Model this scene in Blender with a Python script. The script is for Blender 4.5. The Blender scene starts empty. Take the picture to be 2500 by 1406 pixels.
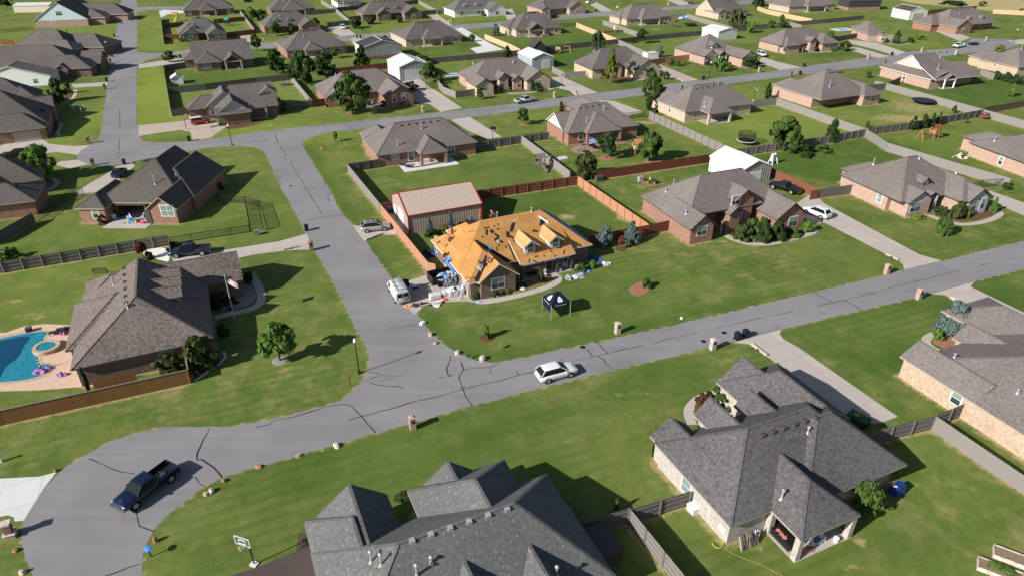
import bpy, math, random
import numpy as np
from mathutils import Vector, Matrix
from mathutils.geometry import tessellate_polygon
random.seed(7)
rnd = random.random
def ru(a, b): return a + (b - a) * random.random()
S = bpy.context.scene
C = S.collection
R = math.radians

# ---------------------------------------------------------------- camera, sky, sun, exposure
F, PITCH, CAMH, CX, CY = 1667.0, R(29.7), 47.5, 1250.0, 703.0
cam = bpy.data.cameras.new('camera'); camo = bpy.data.objects.new('camera', cam); C.objects.link(camo)
cam.sensor_width = 36.0; cam.lens = 36.0 * F / 2500.0; cam.clip_start = 0.5; cam.clip_end = 6000
camo.location = (0, 0, CAMH); camo.rotation_euler = (R(90) - PITCH, 0, 0)
S.camera = camo
SUN_EL, SHADOW_AZ = R(30.5), R(33.4)
ldir = Vector((math.cos(SHADOW_AZ) * math.cos(SUN_EL), math.sin(SHADOW_AZ) * math.cos(SUN_EL), -math.sin(SUN_EL)))
w = bpy.data.worlds.new('World'); S.world = w; w.use_nodes = True
wn = w.node_tree.nodes; bg = wn['Background']
sky = wn.new('ShaderNodeTexSky'); sky.sky_type = 'NISHITA'; sky.sun_disc = False
sky.sun_elevation = SUN_EL; sky.sun_rotation = math.atan2(-ldir.x, -ldir.y)
w.node_tree.links.new(sky.outputs[0], bg.inputs[0]); bg.inputs[1].default_value = 0.062
sl = bpy.data.lights.new('sun', 'SUN'); sl.energy = 5.0; sl.angle = R(0.5); sl.color = (1.0, 0.955, 0.90)
so = bpy.data.objects.new('sun', sl); C.objects.link(so); so.location = (-60, -40, 80)
so.rotation_euler = ldir.to_track_quat('-Z', 'Y').to_euler()
S.view_settings.view_transform = 'Standard'; S.view_settings.look = 'None'
S.view_settings.exposure = 0.47; S.view_settings.gamma = 1.0
S.cycles.max_bounces = 5; S.cycles.diffuse_bounces = 2; S.cycles.transparent_max_bounces = 12

# ---------------------------------------------------------------- survey: photo point -> place on a level plane
SP, CP = math.sin(PITCH), math.cos(PITCH)
def G(x, y, z=0.0):
    dx, dy = (x - CX) / F, -(y - CY) / F
    d = Vector((dx, CP + dy * SP, -SP + dy * CP)); t = (z - CAMH) / d.z
    return Vector((d.x * t, d.y * t, z))
def pix(P):
    r = P - Vector((0, 0, CAMH)); dep = r.y * CP - r.z * SP; u = r.y * SP + r.z * CP
    return CX + F * r.x / dep, CY - F * u / dep, dep
def height_at(B, ytop):
    lo, hi = 0.0, 40.0
    for _ in range(40):
        m = (lo + hi) / 2
        if pix(Vector((B.x, B.y, m)))[1] > ytop: lo = m
        else: hi = m
    return lo
def span(B, wpx): return wpx * pix(B)[2] / F
def heading(a, b):
    d = G(*b) - G(*a); return math.atan2(d.y, d.x)

# ---------------------------------------------------------------- materials
MATS = {}
def lin(c):
    f = lambda v: v / 12.92 if v <= .04045 else ((v + .055) / 1.055) ** 2.4
    return tuple(f(v / 255.0) for v in c)
def newmat(name, rough=.9, spec=.3):
    m = bpy.data.materials.new(name); m.use_nodes = True; MATS[name] = m
    b = m.node_tree.nodes['Principled BSDF']; b.inputs['Roughness'].default_value = rough
    b.inputs['Specular IOR Level'].default_value = spec
    return m, m.node_tree.nodes, m.node_tree.links, b
def rgb(n, c):
    q = n.new('ShaderNodeRGB'); q.outputs[0].default_value = (*c, 1); return q.outputs[0]
def mix(n, l, f, a, b, mode='MIX'):
    q = n.new('ShaderNodeMix'); q.data_type = 'RGBA'; q.blend_type = mode
    for s, v in ((q.inputs[0], f), (q.inputs[6], a), (q.inputs[7], b)):
        if isinstance(v, (int, float)): s.default_value = v
        elif isinstance(v, tuple): s.default_value = (*v, 1)
        else: l.new(v, s)
    return q.outputs[2]
def maths(n, l, op, a, b=0.0, clamp=False):
    q = n.new('ShaderNodeMath'); q.operation = op; q.use_clamp = clamp
    for s, v in ((q.inputs[0], a), (q.inputs[1], b)):
        if isinstance(v, (int, float)): s.default_value = v
        else: l.new(v, s)
    return q.outputs[0]
def noise(n, l, vec, scale, detail=3, rough=.55):
    q = n.new('ShaderNodeTexNoise'); q.inputs['Scale'].default_value = scale; q.inputs['Detail'].default_value = detail
    q.inputs['Roughness'].default_value = rough
    if vec is not None: l.new(vec, q.inputs['Vector'])
    return q.outputs['Fac']
def ramp(n, l, f, a, b):
    q = n.new('ShaderNodeMapRange'); q.inputs[1].default_value = a; q.inputs[2].default_value = b
    l.new(f, q.inputs[0]); return q.outputs[0]
def wpos(n): return n.new('ShaderNodeNewGeometry').outputs['Position']
def plain(name, col, rough=.7, spec=.3, metal=0.0, var=.12, scale=3.0):
    m, n, l, b = newmat(name, rough, spec); b.inputs['Metallic'].default_value = metal
    f = noise(n, l, wpos(n), scale, 4)
    k = ramp(n, l, f, .3, .7)
    l.new(mix(n, l, k, tuple(v * (1 - var) for v in col), tuple(min(1, v * (1 + var)) for v in col)), b.inputs['Base Color'])
    return m
def shingle(name, c1, c2, speck=None, spk=.62, mscale=4.5):
    m, n, l, b = newmat(name, .95, .15)
    uv = n.new('ShaderNodeUVMap').outputs[0]; P = wpos(n)
    br = n.new('ShaderNodeTexBrick'); l.new(uv, br.inputs['Vector']); br.inputs['Scale'].default_value = 1
    br.inputs['Brick Width'].default_value = .34; br.inputs['Row Height'].default_value = .15
    br.inputs['Mortar Size'].default_value = .006; br.offset = .37
    br.inputs['Color1'].default_value = (*c1, 1); br.inputs['Color2'].default_value = (*c2, 1)
    br.inputs['Mortar'].default_value = (*[v * .45 for v in c1], 1)
    k = ramp(n, l, noise(n, l, P, mscale, 3, .65), .34, .66)
    col = mix(n, l, .6, br.outputs['Color'], mix(n, l, k, tuple(v * .62 for v in c1), tuple(min(1, v * 1.3) for v in c2)))
    big = ramp(n, l, noise(n, l, P, .12, 2), .3, .7)
    col = mix(n, l, .22, col, mix(n, l, big, tuple(v * .7 for v in c1), tuple(v * 1.2 for v in c2)))
    if speck:
        vo = n.new('ShaderNodeTexVoronoi'); vo.inputs['Scale'].default_value = 2.6; l.new(P, vo.inputs['Vector'])
        s = maths(n, l, 'MULTIPLY', maths(n, l, 'GREATER_THAN', vo.outputs['Color'], spk), maths(n, l, 'LESS_THAN', vo.outputs['Distance'], .32))
        col = mix(n, l, maths(n, l, 'MULTIPLY', s, .55), col, speck)
    l.new(col, b.inputs['Base Color']); return m
def brick(name, c1, c2, mortar, bw=.24, rh=.085):
    m, n, l, b = newmat(name, .9, .2)
    uv = n.new('ShaderNodeUVMap').outputs[0]
    br = n.new('ShaderNodeTexBrick'); l.new(uv, br.inputs['Vector']); br.inputs['Scale'].default_value = 1
    br.inputs['Brick Width'].default_value = bw; br.inputs['Row Height'].default_value = rh; br.inputs['Mortar Size'].default_value = .008
    br.inputs['Color1'].default_value = (*c1, 1); br.inputs['Color2'].default_value = (*c2, 1); br.inputs['Mortar'].default_value = (*mortar, 1)
    k = ramp(n, l, noise(n, l, wpos(n), 2.6, 4, .7), .35, .65)
    l.new(mix(n, l, .45, br.outputs['Color'], mix(n, l, k, tuple(v * .7 for v in c1), tuple(min(1, v * 1.15) for v in c2))), b.inputs['Base Color']); return m
def stripes(name, c1, c2, period, duty=.5, rough=.5, metal=0.0):
    """ribbed sheet or plank pattern running up the face: bands along the face's horizontal axis"""
    m, n, l, b = newmat(name, rough, .35); b.inputs['Metallic'].default_value = metal
    uv = n.new('ShaderNodeUVMap').outputs[0]; sx = n.new('ShaderNodeSeparateXYZ'); l.new(uv, sx.inputs[0])
    f = maths(n, l, 'FRACT', maths(n, l, 'DIVIDE', sx.outputs[0], period))
    s = maths(n, l, 'LESS_THAN', f, duty)
    cell = maths(n, l, 'FLOOR', maths(n, l, 'DIVIDE', sx.outputs[0], period))
    wn_ = n.new('ShaderNodeTexWhiteNoise'); wn_.noise_dimensions = '1D'; l.new(cell, wn_.inputs['W'])
    k = maths(n, l, 'MULTIPLY', ramp(n, l, noise(n, l, wpos(n), 1.2, 4), .3, .7), .3)
    col = mix(n, l, s, c2, c1)
    col = mix(n, l, maths(n, l, 'MULTIPLY', wn_.outputs[0], .25), col, tuple(v * .72 for v in c1))
    l.new(mix(n, l, k, col, tuple(v * .8 for v in c1)), b.inputs['Base Color']); return m
def foliage(name, c1, c2, c3):
    m, n, l, b = newmat(name, .8, .2)
    g = n.new('ShaderNodeNewGeometry')
    k = ramp(n, l, noise(n, l, g.outputs['Position'], .9, 2), .35, .65)
    col = mix(n, l, g.outputs['Random Per Island'], c1, c2)
    l.new(mix(n, l, maths(n, l, 'MULTIPLY', k, .55), col, c3), b.inputs['Base Color'])
    tr = n.new('ShaderNodeBsdfTranslucent'); l.new(col, tr.inputs[0])
    ad = n.new('ShaderNodeMixShader'); ad.inputs[0].default_value = .25
    o = n['Material Output']; l.new(b.outputs[0], ad.inputs[1]); l.new(tr.outputs[0], ad.inputs[2]); l.new(ad.outputs[0], o.inputs[0])
    return m
shingle('shingle_brown', (.080, .070, .065), (.158, .140, .132))
shingle('shingle_taupe', (.118, .100, .094), (.205, .178, .168))
shingle('shingle_grey', (.060, .057, .058), (.135, .128, .130), mscale=4.0)
shingle('shingle_mottled', (.070, .056, .050), (.205, .172, .155), mscale=3.2)
shingle('shingle_slate', (.098, .098, .098), (.142, .141, .139), speck=(.22, .22, .21), spk=.7)
shingle('shingle_cool', (.085, .083, .083), (.15, .145, .142))
shingle('shingle_dark', (.078, .068, .062), (.125, .112, .102), speck=(.20, .18, .16), spk=.75)
brick('brick_red', (.215, .098, .068), (.345, .190, .140), (.33, .27, .23))
brick('brick_dark', (.135, .085, .068), (.225, .155, .125), (.25, .21, .18))
brick('brick_pink', (.36, .225, .17), (.47, .325, .26), (.44, .37, .32))
brick('brick_tan', (.40, .31, .225), (.53, .43, .33), (.52, .46, .39))
brick('brick_cream', (.37, .27, .185), (.53, .41, .30), (.47, .40, .33), .3, .1)
brick('brick_grey', (.33, .29, .25), (.50, .46, .41), (.50, .47, .43))
brick('stone', (.30, .24, .18), (.52, .45, .36), (.46, .42, .36), .45, .22)
plain('siding_white', (.74, .75, .74), var=.05); plain('siding_blue', (.30, .40, .46), var=.06); plain('siding_pale_blue', (.56, .68, .74), var=.05)
plain('siding_grey', (.36, .38, .40), var=.06); plain('siding_beige', (.68, .58, .44), var=.05); plain('siding_dark', (.045, .046, .05), var=.1)
plain('trim_white', (.72, .70, .66), .6, var=.05); plain('trim_tan', (.38, .33, .27), .6, var=.06); plain('trim_dark', (.075, .062, .052), .6)
plain('trim_red', (.30, .025, .022), .5); plain('metal_white', (.60, .60, .585), .45, .4, var=.04); plain('metal_galv', (.42, .44, .46), .4, .5, .3, var=.1)
plain('metal_black', (.012, .012, .013), .45, .4); plain('black_rubber', (.012, .012, .012), .85, .2)
m_, n_, l_, b_ = newmat('window_glass', .08, .6); b_.inputs['Base Color'].default_value = (.035, .05, .055, 1)
m_, n_, l_, b_ = newmat('window_blind', .35, .4); b_.inputs['Base Color'].default_value = (.20, .26, .25, 1)
m_, n_, l_, b_ = newmat('car_glass', .08, .22); b_.inputs['Base Color'].default_value = (.012, .016, .018, 1)
def paint(name, c, metal=.15):
    m, n, l, b = newmat(name, .22, .5); b.inputs['Base Color'].default_value = (*c, 1); b.inputs['Metallic'].default_value = metal
    b.inputs['Coat Weight'].default_value = .6; b.inputs['Coat Roughness'].default_value = .06; return m
paint('paint_white', (.72, .74, .74), 0); paint('paint_navy', (.006, .012, .038)); paint('paint_silver', (.42, .41, .37), .3); paint('paint_black', (.008, .008, .010))
paint('paint_red', (.36, .012, .018), 0); paint('paint_charcoal', (.020, .022, .027)); paint('paint_lightgrey', (.48, .51, .55), .25)
m_, n_, l_, b_ = newmat('chrome', .15, .6); b_.inputs['Base Color'].default_value = (.6, .6, .6, 1); b_.inputs['Metallic'].default_value = 1
plain('lamp_red', (.35, .01, .01), .3); plain('lamp_clear', (.7, .7, .68), .15, .6)
plain('wood_grey', (.18, .166, .153), var=.25, scale=5); plain('wood_red', (.22, .075, .042), var=.2, scale=5); plain('wood_orange', (.46, .20, .10), var=.18, scale=4)
plain('wood_new', (.62, .40, .22), var=.12); plain('wood_brown', (.20, .098, .035), var=.3, scale=4); plain('wood_maroon', (.155, .045, .028), var=.25, scale=4); plain('wood_dark', (.075, .065, .058), var=.25, scale=4)
plain('bark', (.115, .085, .062), var=.3, scale=8)
stripes('picket_grey', (.245, .228, .212), (.10, .09, .085), .145, .9, .9); stripes('picket_dark', (.150, .135, .124), (.055, .05, .045), .145, .9, .9)
stripes('picket_red', (.20, .072, .042), (.09, .03, .018), .145, .9, .9); stripes('picket_maroon', (.165, .048, .030), (.07, .02, .014), .145, .9, .9)
stripes('picket_orange', (.46, .235, .145), (.25, .11, .065), .145, .92, .9); stripes('picket_new', (.62, .40, .24), (.33, .2, .11), .145, .92, .9)
stripes('picket_brown', (.215, .105, .034), (.09, .04, .014), .145, .9, .85)
stripes('rib_tan_roof', (.53, .43, .35), (.33, .26, .21), .42, .62, .5); stripes('rib_tan_wall', (.50, .42, .35), (.20, .155, .125), .42, .55, .5)  # tan wall: grazing-sun contrast of the ribs is painted in as dark stripes
stripes('rib_white', (.60, .60, .585), (.5, .5, .49), .35, .75, .45); stripes('rib_grey', (.52, .52, .52), (.06, .06, .065), .62, .55, .5)
stripes('rib_dark', (.055, .056, .06), (.03, .03, .032), .3, .7, .5); stripes('rib_blue', (.36, .40, .45), (.27, .31, .35), .3, .7, .5)
stripes('batten_grey', (.40, .42, .45), (.26, .28, .30), .34, .88, .7)
stripes('wood_planks', (.34, .22, .13), (.16, .1, .06), .16, .9, .85)
foliage('leaf_green', (.030, .068, .014), (.085, .150, .030), (.115, .165, .032)); foliage('leaf_dark', (.018, .042, .012), (.055, .095, .024), (.040, .075, .020))
foliage('leaf_yellow', (.10, .14, .02), (.22, .24, .04), (.14, .18, .03)); foliage('leaf_lime', (.07, .15, .025), (.15, .25, .05), (.10, .19, .03))
foliage('needle_blue', (.070, .115, .105), (.190, .260, .240), (.13, .19, .17)); foliage('leaf_olive', (.032, .052, .016), (.10, .12, .038), (.07, .09, .028))
foliage('leaf_red', (.10, .015, .012), (.24, .035, .022), (.14, .03, .015)); foliage('flower_red', (.10, .06, .025), (.36, .04, .05), (.06, .08, .02))
foliage('leaf_maroon', (.06, .022, .014), (.13, .06, .03), (.07, .05, .02)); foliage('leaf_willow', (.06, .085, .035), (.13, .17, .07), (.09, .12, .045)); foliage('brush_brown', (.16, .07, .04), (.3, .16, .1), (.22, .1, .06))
plain('mulch', (.13, .065, .038), .95, .1, var=.4, scale=6); plain('brush_soil', (.24, .17, .12), .95, .1, var=.3, scale=6); plain('mulch_red', (.30, .15, .09), .95, .1, var=.3, scale=5); plain('gravel_white', (.70, .69, .67), .9, .1, var=.25, scale=9)
plain('gravel_grey', (.26, .24, .23), .9, .1, var=.35, scale=9); plain('paver', (.30, .21, .17), .9, .1, var=.3, scale=5)
plain('rock_tan', (.42, .29, .20), .9, .2, var=.35, scale=3); plain('rock_pale', (.55, .47, .40), .9, .2, var=.3, scale=3); plain('rock_red', (.34, .17, .10), .9, .2, var=.35, scale=3); plain('rock_white', (.68, .66, .62), .9, .2, var=.15)
plain('felt_black', (.018, .018, .02), .85, .2, var=.4)
plain('tarp_blue', (.030, .065, .19), .55, .3, var=.3, scale=2); plain('tarp_bright', (.08, .28, .68), .5, .35, var=.3, scale=3); plain('plastic_grey', (.34, .36, .38), .45, .4, var=.5, scale=3)
plain('plastic_blue', (.010, .040, .19), .45, .4); plain('plastic_navy', (.006, .010, .030), .55, .3); plain('plastic_white', (.75, .76, .78), .4, .4, var=.08); plain('plastic_green', (.02, .075, .03), .5, .3)
plain('plastic_yellow', (.45, .38, .06), .5, .3); plain('plastic_pink', (.62, .02, .10), .5, .3); plain('plastic_lilac', (.36, .17, .42), .5, .3); plain('plastic_teal', (.03, .25, .28), .5); plain('utility_green', (.14, .20, .15), .6); plain('plastic_orange', (.75, .16, .02), .6)
plain('hivis', (.55, .75, .03), .7); plain('shirt_orange', (.85, .13, .02), .8); plain('shirt_blue', (.02, .07, .30), .8); plain('cloth_dark', (.02, .022, .03), .9); plain('denim', (.06, .08, .13), .9); plain('skin', (.36, .20, .13), .6); plain('cloth_red', (.6, .04, .03), .8)
plain('pallet_white', (.66, .67, .72), .45, .4, var=.3, scale=5); plain('pool_tile', (.44, .34, .24), .8, var=.25, scale=4); plain('cushion_pink', (.5, .2, .18), .8)
m_, n_, l_, b_ = newmat('lamp_globe', .25, .4); b_.inputs['Base Color'].default_value = (.75, .75, .72, 1)
m_, n_, l_, b_ = newmat('net_mesh', .8, .1); b_.inputs['Base Color'].default_value = (.01, .01, .01, 1); b_.inputs['Alpha'].default_value = .42
m_, n_, l_, b_ = newmat('chain_mesh', .7, .2); b_.inputs['Base Color'].default_value = (.012, .014, .012, 1); b_.inputs['Alpha'].default_value = .30
m_, n_, l_, b_ = newmat('clear_board', .1, .5); b_.inputs['Base Color'].default_value = (.10, .16, .14, 1); b_.inputs['Alpha'].default_value = .45
plain('stucco_patio', (.60, .42, .31), .9, .1, var=.08, scale=2)
def boards(name, c):
    m, n, l, b = newmat(name, .92, .1); uv = n.new('ShaderNodeUVMap').outputs[0]; br = n.new('ShaderNodeTexBrick'); l.new(uv, br.inputs['Vector']); br.inputs['Scale'].default_value = 1
    br.inputs['Brick Width'].default_value = 2.44; br.inputs['Row Height'].default_value = 1.22; br.inputs['Mortar Size'].default_value = .016; br.inputs['Color1'].default_value = (*c, 1); br.inputs['Color2'].default_value = (c[0] * .80, c[1] * .74, c[2] * .66, 1); br.inputs['Mortar'].default_value = (c[0] * .5, c[1] * .42, c[2] * .4, 1)
    k = ramp(n, l, noise(n, l, wpos(n), 1.1, 6, .7), .35, .7); l.new(mix(n, l, maths(n, l, 'MULTIPLY', k, .4), br.outputs['Color'], (c[0] * .75, c[1] * .66, c[2] * .6)), b.inputs['Base Color'])
boards('osb', (.50, .270, .098)); boards('osb_pale', (.54, .345, .16))
def van_paint():
    m, n, l, b = newmat('van_paint', .4, .4); P = wpos(n); d = maths(n, l, 'ABSOLUTE', maths(n, l, 'SUBTRACT', noise(n, l, P, 2.4, 5, .6), .5)); e = maths(n, l, 'ABSOLUTE', maths(n, l, 'SUBTRACT', noise(n, l, P, 5, 3, .6), .52))
    k = maths(n, l, 'MAXIMUM', maths(n, l, 'LESS_THAN', d, .022), maths(n, l, 'LESS_THAN', e, .018)); l.new(mix(n, l, maths(n, l, 'MULTIPLY', k, .8), (.66, .67, .66), (.03, .03, .035)), b.inputs['Base Color'])
van_paint()
def concrete(name, c, joint=3.2):
    m, n, l, b = newmat(name, .9, .2); P = wpos(n)
    mp = n.new('ShaderNodeMapping'); mp.inputs['Rotation'].default_value = (0, 0, R(-23)); l.new(P, mp.inputs['Vector'])
    br = n.new('ShaderNodeTexBrick'); l.new(mp.outputs[0], br.inputs['Vector']); br.inputs['Scale'].default_value = 1; br.offset = 0
    br.inputs['Brick Width'].default_value = joint; br.inputs['Row Height'].default_value = joint; br.inputs['Mortar Size'].default_value = .022
    br.inputs['Color1'].default_value = (*c, 1); br.inputs['Color2'].default_value = (*[v * .9 for v in c], 1); br.inputs['Mortar'].default_value = (*[v * .5 for v in c], 1)
    k = ramp(n, l, noise(n, l, P, .7, 5, .65), .3, .7)
    l.new(mix(n, l, maths(n, l, 'MULTIPLY', k, .35), br.outputs['Color'], tuple(v * .72 for v in c)), b.inputs['Base Color']); return m
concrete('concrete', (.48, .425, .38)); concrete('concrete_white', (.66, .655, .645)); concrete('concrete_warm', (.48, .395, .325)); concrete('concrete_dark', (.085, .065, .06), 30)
def asphalt():
    m, n, l, b = newmat('asphalt', .92, .25); P = wpos(n)
    f1 = ramp(n, l, noise(n, l, P, 7, 5, .75), .3, .7); f2 = ramp(n, l, noise(n, l, P, .10, 4, .6), .35, .65)
    mp = n.new('ShaderNodeMapping'); mp.inputs['Rotation'].default_value = (0, 0, R(-22)); mp.inputs['Scale'].default_value = (.05, .9, 1); l.new(P, mp.inputs['Vector'])
    f3 = ramp(n, l, noise(n, l, mp.outputs[0], 1, 3), .4, .7)
    c = mix(n, l, f2, (.196, .186, .190), (.258, .248, .254)); c = mix(n, l, maths(n, l, 'MULTIPLY', f1, .4), c, (.175, .165, .170))
    f4 = ramp(n, l, noise(n, l, P, .5, 6, .7), .56, .72)
    c = mix(n, l, maths(n, l, 'MULTIPLY', f4, .35), c, (.140, .130, .133))
    l.new(mix(n, l, maths(n, l, 'MULTIPLY', f3, .3), c, (.295, .285, .29)), b.inputs['Base Color'])
asphalt()
plain('crack_tar', (.022, .020, .021), .8, .2)
def grass():
    m, n, l, b = newmat('grass', .95, .1); P = wpos(n)
    at = n.new('ShaderNodeAttribute'); at.attribute_name = 'wear'; sp = n.new('ShaderNodeSeparateColor'); l.new(at.outputs['Color'], sp.inputs[0])
    wear, tint, deep = sp.outputs[0], sp.outputs[1], sp.outputs[2]
    n1 = noise(n, l, P, .22, 5, .6); n2 = noise(n, l, P, 1.6, 6, .7); n3 = noise(n, l, P, 6.5, 5, .8); n4 = noise(n, l, P, .045, 3)
    g = mix(n, l, ramp(n, l, n1, .36, .64), (.070, .124, .017), (.150, .192, .040))
    g = mix(n, l, maths(n, l, 'MULTIPLY', ramp(n, l, n2, .38, .68), .6), g, (.044, .086, .013))
    g = mix(n, l, maths(n, l, 'MULTIPLY', ramp(n, l, n3, .42, .64), .62), g, (.170, .220, .055))
    # worn, drier turf in drifting patches
    d = maths(n, l, 'MULTIPLY', ramp(n, l, noise(n, l, P, .33, 7, .72), .47, .66), maths(n, l, 'ADD', ramp(n, l, n4, .38, .60), .18, True))
    g = mix(n, l, maths(n, l, 'MULTIPLY', d, .85), g, (.285, .245, .105))
    g = mix(n, l, maths(n, l, 'MULTIPLY', ramp(n, l, noise(n, l, P, .028, 4, .6), .42, .62), .42), g, (.165, .185, .048)); g = mix(n, l, maths(n, l, 'MULTIPLY', ramp(n, l, noise(n, l, P, .07, 5, .65), .50, .64), .5), g, (.046, .090, .015))
    # mower lines
    for ang, per, amt in ((22, 1.35, .13), (114, 1.5, .03)):
        mp = n.new('ShaderNodeMapping'); mp.inputs['Rotation'].default_value = (0, 0, R(-ang)); l.new(P, mp.inputs['Vector'])
        s = n.new('ShaderNodeSeparateXYZ'); l.new(mp.outputs[0], s.inputs[0])
        wv = maths(n, l, 'SINE', maths(n, l, 'ADD', maths(n, l, 'MULTIPLY', s.outputs[1], 6.283 / per), maths(n, l, 'MULTIPLY', n1, 5)))
        g = mix(n, l, maths(n, l, 'MULTIPLY', maths(n, l, 'MULTIPLY', ramp(n, l, wv, -.2, 1), ramp(n, l, noise(n, l, P, .06, 2), .4, .6)), amt * 2.4), g, (.040, .090, .013))
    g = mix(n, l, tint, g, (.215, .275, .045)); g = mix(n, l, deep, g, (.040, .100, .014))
    wf = ramp(n, l, maths(n, l, 'ADD', wear, maths(n, l, 'MULTIPLY', maths(n, l, 'SUBTRACT', noise(n, l, P, .9, 6, .75), .5), 1.3)), .30, .58)
    dirt = mix(n, l, ramp(n, l, noise(n, l, P, 2.2, 4), .3, .7), (.36, .22, .115), (.46, .35, .20))
    dirt = mix(n, l, ramp(n, l, noise(n, l, P, .05, 1), .42, .6), dirt, (.36, .31, .15))
    l.new(mix(n, l, maths(n, l, 'MULTIPLY', wf, .85), g, dirt), b.inputs['Base Color'])
    bp = n.new('ShaderNodeBump'); bp.inputs['Strength'].default_value = .55; bp.inputs['Distance'].default_value = .08
    l.new(n3, bp.inputs['Height']); l.new(bp.outputs[0], b.inputs['Normal'])
grass()
m_, n_, l_, b_ = newmat('dry_field', .95, .1)
l_.new(mix(n_, l_, ramp(n_, l_, noise(n_, l_, wpos(n_), .12, 4), .35, .65), (.42, .35, .18), (.34, .30, .12)), b_.inputs['Base Color'])
m_, n_, l_, b_ = newmat('pool_water', .06, .5)
P_ = wpos(n_); vo_ = n_.new('ShaderNodeTexVoronoi'); vo_.inputs['Scale'].default_value = 1.7; vo_.feature = 'DISTANCE_TO_EDGE'
mp_ = n_.new('ShaderNodeMix'); mp_.data_type = 'VECTOR'; mp_.inputs[0].default_value = .12; l_.new(P_, mp_.inputs[4]); nz_ = n_.new('ShaderNodeTexNoise'); nz_.inputs['Scale'].default_value = 2; l_.new(P_, nz_.inputs['Vector']); l_.new(nz_.outputs['Color'], mp_.inputs[5]); l_.new(mp_.outputs[1], vo_.inputs['Vector'])
l_.new(mix(n_, l_, ramp(n_, l_, vo_.outputs['Distance'], .0, .2), (.03, .235, .315), (.012, .185, .265)), b_.inputs['Base Color'])
bw_ = n_.new('ShaderNodeBump'); bw_.inputs['Strength'].default_value = .15; l_.new(noise(n_, l_, P_, 3, 2), bw_.inputs['Height']); l_.new(bw_.outputs[0], b_.inputs['Normal'])

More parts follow.
